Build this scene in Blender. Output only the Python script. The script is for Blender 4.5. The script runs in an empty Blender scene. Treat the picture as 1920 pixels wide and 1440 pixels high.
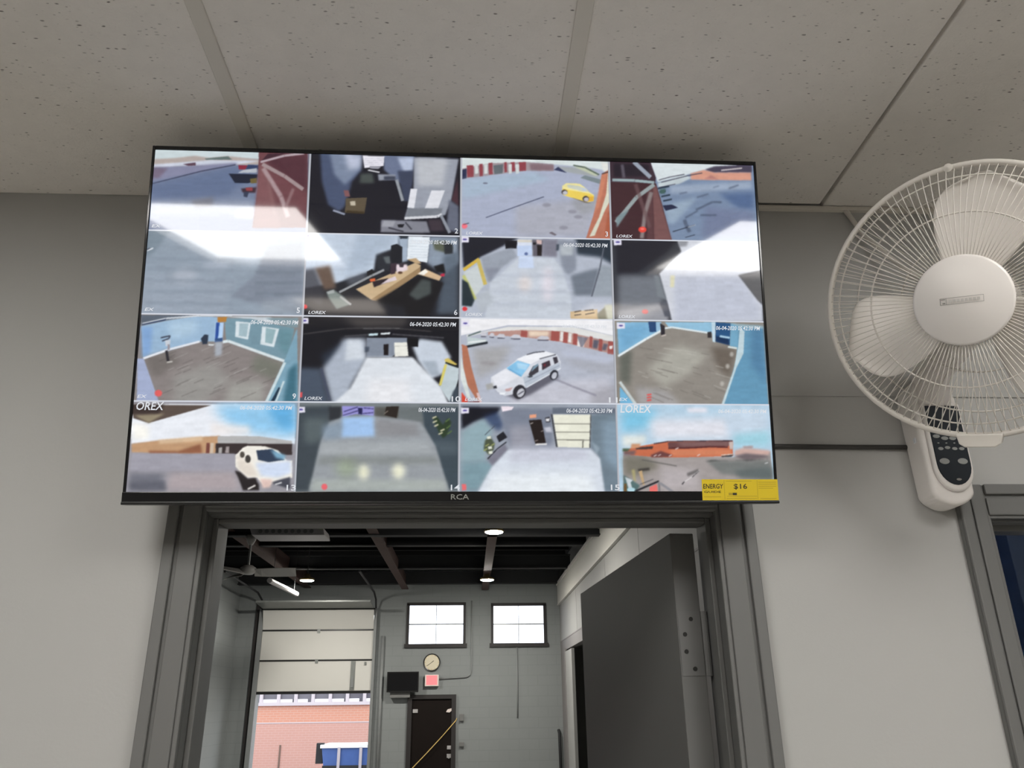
import bpy, math, random
import numpy as np
from mathutils import Vector, Matrix

# ------------------------------------------------------------------ camera, world, exposure
scene = bpy.context.scene
COL = scene.collection
cam_data = bpy.data.cameras.new('camera')
cam_data.sensor_fit = 'HORIZONTAL'
cam_data.sensor_width = 36.0
cam_data.lens = 28.008
cam_data.clip_start = 0.02
cam_data.clip_end = 300
camera = bpy.data.objects.new('camera', cam_data)
COL.objects.link(camera)
camera.matrix_world = Matrix((
    (0.99870293, -0.00743775, -0.05036994, 0.0),
    (-0.04951963, -0.37199118, -0.92691443, -1.4667),
    (-0.01184302, 0.92820646, -0.37187700, 1.87),
    (0, 0, 0, 1)))
scene.camera = camera

world = bpy.data.worlds.new('world')
scene.world = world
world.use_nodes = True
bg = world.node_tree.nodes['Background']
bg.inputs[0].default_value = (0.93, 0.96, 1.0, 1)      # bright overcast sky
bg.inputs[1].default_value = 3.2

scene.view_settings.view_transform = 'Standard'
scene.view_settings.look = 'None'
scene.view_settings.gamma = 1
scene.view_settings.use_curve_mapping = False
scene.view_settings.exposure = 0.0

TROFFER_LIGHT = 17.5        # radiance of the ceiling light diffusers
TROFFER_DIM = 5.0
HIGH_BAY_LIGHT = 820.0

# ------------------------------------------------------------------ materials
def lin(c):
    return tuple((v / 12.92 if v <= 0.04045 else ((v + 0.055) / 1.055) ** 2.4) for v in [x / 255 for x in c])

def mat(name, color, rough=0.6, metal=0.0, vary=0.06, scale=8.0, bump=0.0, bump_scale=60.0,
        spec=0.5, emit=None, strength=0.0, coat=0.0):
    m = bpy.data.materials.new(name); m.use_nodes = True
    nt = m.node_tree; b = nt.nodes['Principled BSDF']
    b.inputs['Roughness'].default_value = rough
    b.inputs['Metallic'].default_value = metal
    b.inputs['Specular IOR Level'].default_value = spec
    b.inputs['Coat Weight'].default_value = coat
    tc = nt.nodes.new('ShaderNodeTexCoord')
    nz = nt.nodes.new('ShaderNodeTexNoise'); nz.inputs['Scale'].default_value = scale; nz.inputs['Detail'].default_value = 4
    nt.links.new(tc.outputs['Object'], nz.inputs['Vector'])
    mx = nt.nodes.new('ShaderNodeMix'); mx.data_type = 'RGBA'
    mx.inputs['A'].default_value = (*[max(0, v * (1 - vary)) for v in color], 1)
    mx.inputs['B'].default_value = (*[min(1, v * (1 + vary)) for v in color], 1)
    nt.links.new(nz.outputs['Fac'], mx.inputs['Factor'])
    nt.links.new(mx.outputs['Result'], b.inputs['Base Color'])
    if bump > 0:
        nb = nt.nodes.new('ShaderNodeTexNoise'); nb.inputs['Scale'].default_value = bump_scale
        nt.links.new(tc.outputs['Object'], nb.inputs['Vector'])
        bp = nt.nodes.new('ShaderNodeBump'); bp.inputs['Strength'].default_value = bump; bp.inputs['Distance'].default_value = 0.004
        nt.links.new(nb.outputs['Fac'], bp.inputs['Height']); nt.links.new(bp.outputs['Normal'], b.inputs['Normal'])
    if emit:
        b.inputs['Emission Color'].default_value = (*emit, 1); b.inputs['Emission Strength'].default_value = strength
    return m

def tile_material():
    m = mat('ceiling_tile', (0.84, 0.80, 0.745), 0.95, vary=0.05, scale=30, bump=0.25, bump_scale=220)
    nt = m.node_tree; b = nt.nodes['Principled BSDF']
    src = b.inputs['Base Color'].links[0].from_socket
    tc = nt.nodes.new('ShaderNodeTexCoord')
    mp = nt.nodes.new('ShaderNodeMapping'); mp.inputs['Scale'].default_value = (75, 165, 120)
    nt.links.new(tc.outputs['Object'], mp.inputs['Vector'])
    nz = nt.nodes.new('ShaderNodeTexNoise'); nz.inputs['Scale'].default_value = 30; nt.links.new(tc.outputs['Object'], nz.inputs['Vector'])
    ad = nt.nodes.new('ShaderNodeMixRGB'); ad.blend_type = 'ADD'; ad.inputs[0].default_value = 0.9
    nt.links.new(mp.outputs['Vector'], ad.inputs[1]); nt.links.new(nz.outputs['Color'], ad.inputs[2])
    vo = nt.nodes.new('ShaderNodeTexVoronoi'); vo.inputs['Scale'].default_value = 1.0
    nt.links.new(ad.outputs['Color'], vo.inputs['Vector'])
    # holes: only some cells carry a pinhole, of varying size
    sep = nt.nodes.new('ShaderNodeSeparateColor'); nt.links.new(vo.outputs['Color'], sep.inputs['Color'])
    mr = nt.nodes.new('ShaderNodeMapRange'); mr.inputs['From Min'].default_value = 0.22; mr.inputs['From Max'].default_value = 1.0
    mr.inputs['To Min'].default_value = 0.0; mr.inputs['To Max'].default_value = 0.34
    nt.links.new(sep.outputs['Red'], mr.inputs['Value'])
    sb = nt.nodes.new('ShaderNodeMath'); sb.operation = 'SUBTRACT'
    nt.links.new(mr.outputs['Result'], sb.inputs[0]); nt.links.new(vo.outputs['Distance'], sb.inputs[1])
    m2 = nt.nodes.new('ShaderNodeMapRange'); m2.inputs['From Min'].default_value = 0.0; m2.inputs['From Max'].default_value = 0.16
    nt.links.new(sb.outputs['Value'], m2.inputs['Value'])
    mul = nt.nodes.new('ShaderNodeMath'); mul.operation = 'MULTIPLY'
    nt.links.new(m2.outputs['Result'], mul.inputs[0]); nt.links.new(sep.outputs['Green'], mul.inputs[1])
    mx = nt.nodes.new('ShaderNodeMix'); mx.data_type = 'RGBA'
    nt.links.new(mul.outputs['Value'], mx.inputs['Factor']); nt.links.new(src, mx.inputs['A'])
    mx.inputs['B'].default_value = (0.17, 0.15, 0.13, 1)
    nt.links.new(mx.outputs['Result'], b.inputs['Base Color'])
    return m

def block_material(name, color, mortar, bw, bh, gap, depth=0.5):
    m = mat(name, color, 0.85, vary=0.05, scale=2.0)
    nt = m.node_tree; b = nt.nodes['Principled BSDF']
    src = b.inputs['Base Color'].links[0].from_socket
    tc = nt.nodes.new('ShaderNodeTexCoord')
    mp = nt.nodes.new('ShaderNodeMapping'); mp.inputs['Rotation'].default_value = (math.radians(90), 0, 0)
    nt.links.new(tc.outputs['Object'], mp.inputs['Vector'])
    br = nt.nodes.new('ShaderNodeTexBrick'); br.inputs['Scale'].default_value = 1.0
    br.inputs['Brick Width'].default_value = bw; br.inputs['Row Height'].default_value = bh; br.inputs['Mortar Size'].default_value = gap
    nt.links.new(mp.outputs['Vector'], br.inputs['Vector'])
    mx = nt.nodes.new('ShaderNodeMix'); mx.data_type = 'RGBA'; mx.inputs['B'].default_value = (*mortar, 1)
    nt.links.new(br.outputs['Fac'], mx.inputs['Factor']); nt.links.new(src, mx.inputs['A'])
    nt.links.new(mx.outputs['Result'], b.inputs['Base Color'])
    bp = nt.nodes.new('ShaderNodeBump'); bp.inputs['Strength'].default_value = depth; bp.inputs['Distance'].default_value = 0.01; bp.invert = True
    nt.links.new(br.outputs['Fac'], bp.inputs['Height']); nt.links.new(bp.outputs['Normal'], b.inputs['Normal'])
    return m

def glass_material(name='window_glass', tint=(0.95, 0.97, 1.0)):
    m = bpy.data.materials.new(name); m.use_nodes = True; nt = m.node_tree
    nt.nodes.remove(nt.nodes['Principled BSDF'])
    tr = nt.nodes.new('ShaderNodeBsdfTransparent'); tr.inputs[0].default_value = (*tint, 1)
    gl = nt.nodes.new('ShaderNodeBsdfGlossy'); gl.inputs['Roughness'].default_value = 0.03
    mx = nt.nodes.new('ShaderNodeMixShader'); mx.inputs[0].default_value = 0.06
    nt.links.new(tr.outputs[0], mx.inputs[1]); nt.links.new(gl.outputs[0], mx.inputs[2])
    nt.links.new(mx.outputs[0], nt.nodes['Material Output'].inputs[0])
    return m

def screen_material():
    m = bpy.data.materials.new('lit_screen'); m.use_nodes = True; nt = m.node_tree
    b = nt.nodes['Principled BSDF']
    b.inputs['Base Color'].default_value = (0.01, 0.01, 0.012, 1)
    b.inputs['Roughness'].default_value = 0.05
    b.inputs['Specular IOR Level'].default_value = 0.5
    at = nt.nodes.new('ShaderNodeVertexColor'); at.layer_name = 'picture'
    nt.links.new(at.outputs['Color'], b.inputs['Emission Color'])
    b.inputs['Emission Strength'].default_value = 1.0
    return m

M = {
 'wall': mat('wall_paint', (0.455, 0.452, 0.437), 0.75, vary=0.03, scale=3, bump=0.05, bump_scale=150),
 'casing': mat('door_casing_paint', (0.155, 0.155, 0.15), 0.5, vary=0.06, scale=5),
 'tile': tile_material(),
 'grid': mat('ceiling_grid', (0.70, 0.66, 0.59), 0.6, vary=0.04),
 'plenum': mat('plenum_dark', (0.35, 0.33, 0.31), 0.9),
 'floor': mat('floor_concrete', (0.56, 0.545, 0.52), 0.35, vary=0.12, scale=1.5),
 'hall_floor': mat('warehouse_concrete', (0.24, 0.24, 0.235), 0.4, vary=0.12, scale=1.5),
 'hall_wall': block_material('painted_block', (0.235, 0.25, 0.25), (0.22, 0.235, 0.235), 0.40, 0.20, 0.008, 0.15),
 'hall_side': mat('office_wall_light', (0.27, 0.27, 0.262), 0.7, vary=0.04, scale=2),
 'hall_side_low': mat('office_wall_low', (0.19, 0.18, 0.178), 0.7, vary=0.04, scale=2),
 'band': mat('cream_fascia', (0.58, 0.57, 0.525), 0.55, vary=0.03, scale=2),
 'roof': mat('roof_deck_black', (0.018, 0.018, 0.019), 0.9, vary=0.2, scale=1.5),
 'steel': mat('dark_steel', (0.022, 0.023, 0.025), 0.8, vary=0.2, scale=2),
 'rust': mat('rust_primer_steel', (0.055, 0.027, 0.02), 0.8, vary=0.3, scale=4),
 'leaf': mat('door_leaf_paint', (0.155, 0.155, 0.15), 0.55, vary=0.04, scale=3),
 'hinge': mat('painted_hinge', (0.16, 0.16, 0.156), 0.5, vary=0.05),
 'black': mat('black_plastic', (0.012, 0.012, 0.012), 0.35, vary=0.1),
 'gloss_black': mat('gloss_black_plastic', (0.010, 0.010, 0.011), 0.12, vary=0.1),
 'screen': screen_material(),
 'white_plastic': mat('white_plastic', (0.84, 0.80, 0.765), 0.35, vary=0.03, scale=4),
 'blade': mat('translucent_white_blade', (0.86, 0.82, 0.77), 0.3, vary=0.03, scale=4),
 'wire': mat('white_wire', (0.78, 0.74, 0.68), 0.35, vary=0.03),
 'panel': mat('control_panel_navy', (0.014, 0.019, 0.026), 0.45, vary=0.05, spec=0.25),
 'print_grey': mat('grey_print', (0.30, 0.31, 0.30), 0.5, vary=0.1),
 'badge': mat('badge_print', (0.28, 0.27, 0.25), 0.5, vary=0.1),
 'badge_pale': mat('badge_pale', (0.60, 0.58, 0.55), 0.5, vary=0.05),
 'screw': mat('screw_dark', (0.03, 0.03, 0.028), 0.4, metal=0.5),
 'dark_door': mat('brown_black_door', (0.008, 0.005, 0.004), 0.6, vary=0.2, spec=0.15),
 'dark_frame': mat('dark_frame', (0.02, 0.017, 0.017), 0.6, vary=0.1),
 'garage': mat('roll_door_white', (0.60, 0.59, 0.555), 0.5, vary=0.03, scale=2),
 'galv': mat('galvanised', (0.22, 0.23, 0.22), 0.45, metal=0.4, vary=0.15, scale=10),
 'pipe': mat('painted_pipe', (0.215, 0.225, 0.225), 0.5, vary=0.1),
 'glass': glass_material(),
 'clock_face': mat('clock_face', (0.66, 0.60, 0.46), 0.4, vary=0.05),
 'clock_rim': mat('clock_rim', (0.03, 0.028, 0.024), 0.3),
 'red_lit': mat('lit_red_sign', (0.5, 0.12, 0.12), 0.4, emit=(1.0, 0.25, 0.27), strength=0.75),
 'sign_white': mat('sign_white', (0.75, 0.66, 0.62), 0.4),
 'lamp_glow': mat('lamp_lens', (0.9, 0.9, 0.9), 0.4, emit=(1.0, 0.96, 0.88), strength=HIGH_BAY_LIGHT),
 'lamp_body': mat('lamp_housing', (0.30, 0.22, 0.10), 0.4, metal=0.6),
 'troffer_glow': mat('troffer_diffuser', (0.9, 0.9, 0.9), 0.5, emit=(1.0, 0.978, 0.94), strength=TROFFER_LIGHT),
 'troffer_dim': mat('troffer_diffuser_old', (0.9, 0.86, 0.8), 0.5, emit=(1.0, 0.90, 0.80), strength=TROFFER_DIM),
 'fixture': mat('fixture_enamel', (0.40, 0.385, 0.385), 0.45, vary=0.06),
 'green': mat('green_strip', (0.12, 0.20, 0.05), 0.6),
 'fan_grey': mat('ceiling_fan_enamel', (0.42, 0.41, 0.39), 0.4, vary=0.05),
 'yellow': mat('yellow_cord', (0.72, 0.50, 0.16), 0.5),
 'label_yellow': mat('label_yellow', (0.76, 0.57, 0.03), 0.3, vary=0.03),
 'label_line': mat('label_line', (0.46, 0.33, 0.02), 0.5),
 'ink': mat('ink_black', (0.03, 0.025, 0.01), 0.5),
 'logo': mat('logo_silver', (0.34, 0.35, 0.33), 0.35, metal=0.2),
 'caption': mat('caption_white', (0.02, 0.02, 0.02), 0.3, emit=(0.82, 0.85, 0.9), strength=0.85),
 'blue_wall': mat('blue_room_wall', (0.045, 0.145, 0.33), 0.7, vary=0.03),
 'pale_blue': mat('pale_blue_wall', (0.36, 0.48, 0.74), 0.7, vary=0.03),
 'brick': block_material('pink_brick', (0.46, 0.255, 0.215), (0.48, 0.30, 0.26), 0.21, 0.07, 0.010, 0.2),
 'brick_orange': block_material('orange_brick', (0.50, 0.235, 0.165), (0.50, 0.30, 0.24), 0.21, 0.07, 0.010, 0.2),
 'far_glass': mat('far_window_glass', (0.10, 0.095, 0.12), 0.2, vary=0.3, scale=1.5),
 'sill': mat('pale_sill', (0.46, 0.42, 0.45), 0.6),
 'asphalt': mat('asphalt', (0.22, 0.21, 0.21), 0.9, vary=0.15, scale=1.0),
 'bin_blue': mat('blue_steel', (0.055, 0.115, 0.33), 0.4, vary=0.1),
 'bin_white': mat('white_rim', (0.78, 0.79, 0.82), 0.4),
 'cable': mat('cable_grey', (0.045, 0.043, 0.04), 0.6),
 'tan': mat('tan_rust', (0.14, 0.09, 0.07), 0.7),
}

# ------------------------------------------------------------------ geometry helpers
class MB:
    def __init__(self): self.v = []; self.f = []
    def add(self, vs, fs):
        o = len(self.v); self.v += [tuple(p) for p in vs]; self.f += [tuple(i + o for i in f) for f in fs]; return self
    def box(self, x0, x1, y0, y1, z0, z1):
        return self.add([(x0,y0,z0),(x1,y0,z0),(x1,y1,z0),(x0,y1,z0),(x0,y0,z1),(x1,y0,z1),(x1,y1,z1),(x0,y1,z1)],
                        [(0,3,2,1),(4,5,6,7),(0,1,5,4),(1,2,6,5),(2,3,7,6),(3,0,4,7)])
    def prism(self, poly, y0, y1):                       # poly in (x, z), extruded along y
        n = len(poly)
        vs = [(x, y0, z) for x, z in poly] + [(x, y1, z) for x, z in poly]
        fs = [tuple(range(n)), tuple(reversed(range(n, 2 * n)))] + [(i, i + n, (i + 1) % n + n, (i + 1) % n) for i in range(n)]
        return self.add(vs, fs)
    def tube(self, path, r, n=8, closed=False):
        path = [Vector(p) for p in path]; m = len(path); vs = []; fs = []
        rs = r if isinstance(r, (list, tuple)) else [r] * m
        prev = None
        for i, p in enumerate(path):
            a = path[(i - 1) % m] if (closed or i > 0) else p
            b = path[(i + 1) % m] if (closed or i < m - 1) else p
            t = (b - a).normalized()
            u = prev - t * prev.dot(t) if prev is not None else Vector((0.13, 0.31, 0.94)).cross(t)
            if u.length < 1e-6: u = t.orthogonal()
            u.normalize(); prev = u; w = t.cross(u)
            for k in range(n):
                c = 2 * math.pi * k / n
                vs.append(p + (u * math.cos(c) + w * math.sin(c)) * rs[i])
        for i in range(m if closed else m - 1):
            j = (i + 1) % m
            for k in range(n):
                fs.append((i*n+k, i*n+(k+1)%n, j*n+(k+1)%n, j*n+k))
        if not closed:
            fs.append(tuple(reversed(range(n)))); fs.append(tuple(range((m-1)*n, m*n)))
        return self.add(vs, fs)
    def lathe(self, prof, n=32):                          # prof of (r, z) about local z
        vs = []; fs = []; m = len(prof)
        for r, z in prof:
            for k in range(n):
                c = 2 * math.pi * k / n; vs.append((r * math.cos(c), r * math.sin(c), z))
        for i in range(m - 1):
            for k in range(n): fs.append((i*n+k, i*n+(k+1)%n, (i+1)*n+(k+1)%n, (i+1)*n+k))
        if prof[0][0] > 1e-5: fs.append(tuple(reversed(range(n))))
        if prof[-1][0] > 1e-5: fs.append(tuple(range((m-1)*n, m*n)))
        return self.add(vs, fs)
    def wall(self, axis, lo, hi, us, ws, holes):          # slab with rectangular openings; u horizontal, w = z
        U = sorted(set([us[0], us[1]] + [h[i] for h in holes for i in (0, 1)])); U = [u for u in U if us[0] <= u <= us[1]]
        Z = sorted(set([ws[0], ws[1]] + [h[i] for h in holes for i in (2, 3)])); Z = [z for z in Z if ws[0] <= z <= ws[1]]
        def solid(i, j):
            if i < 0 or j < 0 or i >= len(U) - 1 or j >= len(Z) - 1: return False
            cu, cz = (U[i] + U[i+1]) / 2, (Z[j] + Z[j+1]) / 2
            return not any(h[0] < cu < h[1] and h[2] < cz < h[3] for h in holes)
        P = (lambda u, d, z: (u, d, z)) if axis == 'y' else (lambda u, d, z: (d, u, z))
        for i in range(len(U) - 1):
            for j in range(len(Z) - 1):
                if not solid(i, j): continue
                a, b, c, e = U[i], U[i+1], Z[j], Z[j+1]
                self.add([P(a,lo,c), P(b,lo,c), P(b,lo,e), P(a,lo,e)], [(0,1,2,3)])
                self.add([P(a,hi,c), P(a,hi,e), P(b,hi,e), P(b,hi,c)], [(0,1,2,3)])
                if not solid(i-1, j): self.add([P(a,lo,c), P(a,lo,e), P(a,hi,e), P(a,hi,c)], [(0,1,2,3)])
                if not solid(i+1, j): self.add([P(b,lo,c), P(b,hi,c), P(b,hi,e), P(b,lo,e)], [(0,1,2,3)])
                if not solid(i, j-1): self.add([P(a,lo,c), P(a,hi,c), P(b,hi,c), P(b,lo,c)], [(0,1,2,3)])
                if not solid(i, j+1): self.add([P(a,lo,e), P(b,lo,e), P(b,hi,e), P(a,hi,e)], [(0,1,2,3)])
        return self
    def xf(self, m):
        self.v = [tuple(m @ Vector(p)) for p in self.v]; return self
    def build(self, name, material, parent=None, smooth=False, bevel=0.0, at=None, seg=2):
        """verts are in world space for things without a turned root; they are re-based to the root's location"""
        o0 = Vector(at) if at is not None else (ORIGIN.get(parent.name, Vector((0, 0, 0))) if parent else Vector((0, 0, 0)))
        me = bpy.data.meshes.new(name)
        me.from_pydata([tuple(Vector(p) - o0) for p in self.v], [], self.f)
        me.materials.append(material); me.update()
        if smooth:
            for p in me.polygons: p.use_smooth = True
        o = bpy.data.objects.new(name, me); COL.objects.link(o)
        if parent: o.parent = parent
        else: o.location = o0
        ORIGIN[o.name] = o0
        if bevel > 0:
            b = o.modifiers.new('bevel', 'BEVEL'); b.width = bevel; b.segments = seg; b.limit_method = 'ANGLE'; b.angle_limit = math.radians(40)
            if smooth: pass
        return o
ORIGIN = {}

def tag(o, label=None, cat=None, group=None, kind=None):
    if label: o['label'] = label
    if cat: o['category'] = cat
    if group: o['group'] = group
    if kind: o['kind'] = kind
    return o

def empty(name, loc=(0, 0, 0), local=False, **k):
    o = bpy.data.objects.new(name, None); COL.objects.link(o); o.location = loc; o.empty_display_size = 0.05
    ORIGIN[o.name] = Vector((0, 0, 0)) if local else Vector(loc)
    return tag(o, **k)

def copy_tree(o, loc, parent=None):
    c = o.copy(); COL.objects.link(c); c.parent = parent
    if parent is None: c.location = loc
    for ch in list(o.children): copy_tree(ch, None, c)
    return c

def text(name, body, size, x, z, y, material, parent, align='LEFT', width=None, shear=0.0):
    """flat lettering in the local x/z plane of the parent, facing -y"""
    cu = bpy.data.curves.new(name, 'FONT'); cu.body = body; cu.size = size; cu.align_x = align; cu.shear = shear
    cu.resolution_u = 2; cu.offset = size * 0.012
    t = bpy.data.objects.new(name, cu); COL.objects.link(t)
    dg = bpy.context.evaluated_depsgraph_get()
    me = bpy.data.meshes.new_from_object(t.evaluated_get(dg))
    bpy.data.objects.remove(t); bpy.data.curves.remove(cu)
    me.name = name
    xs = [v.co.x for v in me.vertices]; w = (max(xs) - min(xs)) or 1
    k = (width / w) if width else 1.0
    for v in me.vertices:
        v.co = Vector((x + v.co.x * k, y, z + v.co.y))
    me.materials.clear(); me.materials.append(material)
    o = bpy.data.objects.new(name, me); COL.objects.link(o); o.parent = parent
    ORIGIN[o.name] = ORIGIN.get(parent.name, Vector((0, 0, 0)))
    return o

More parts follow.
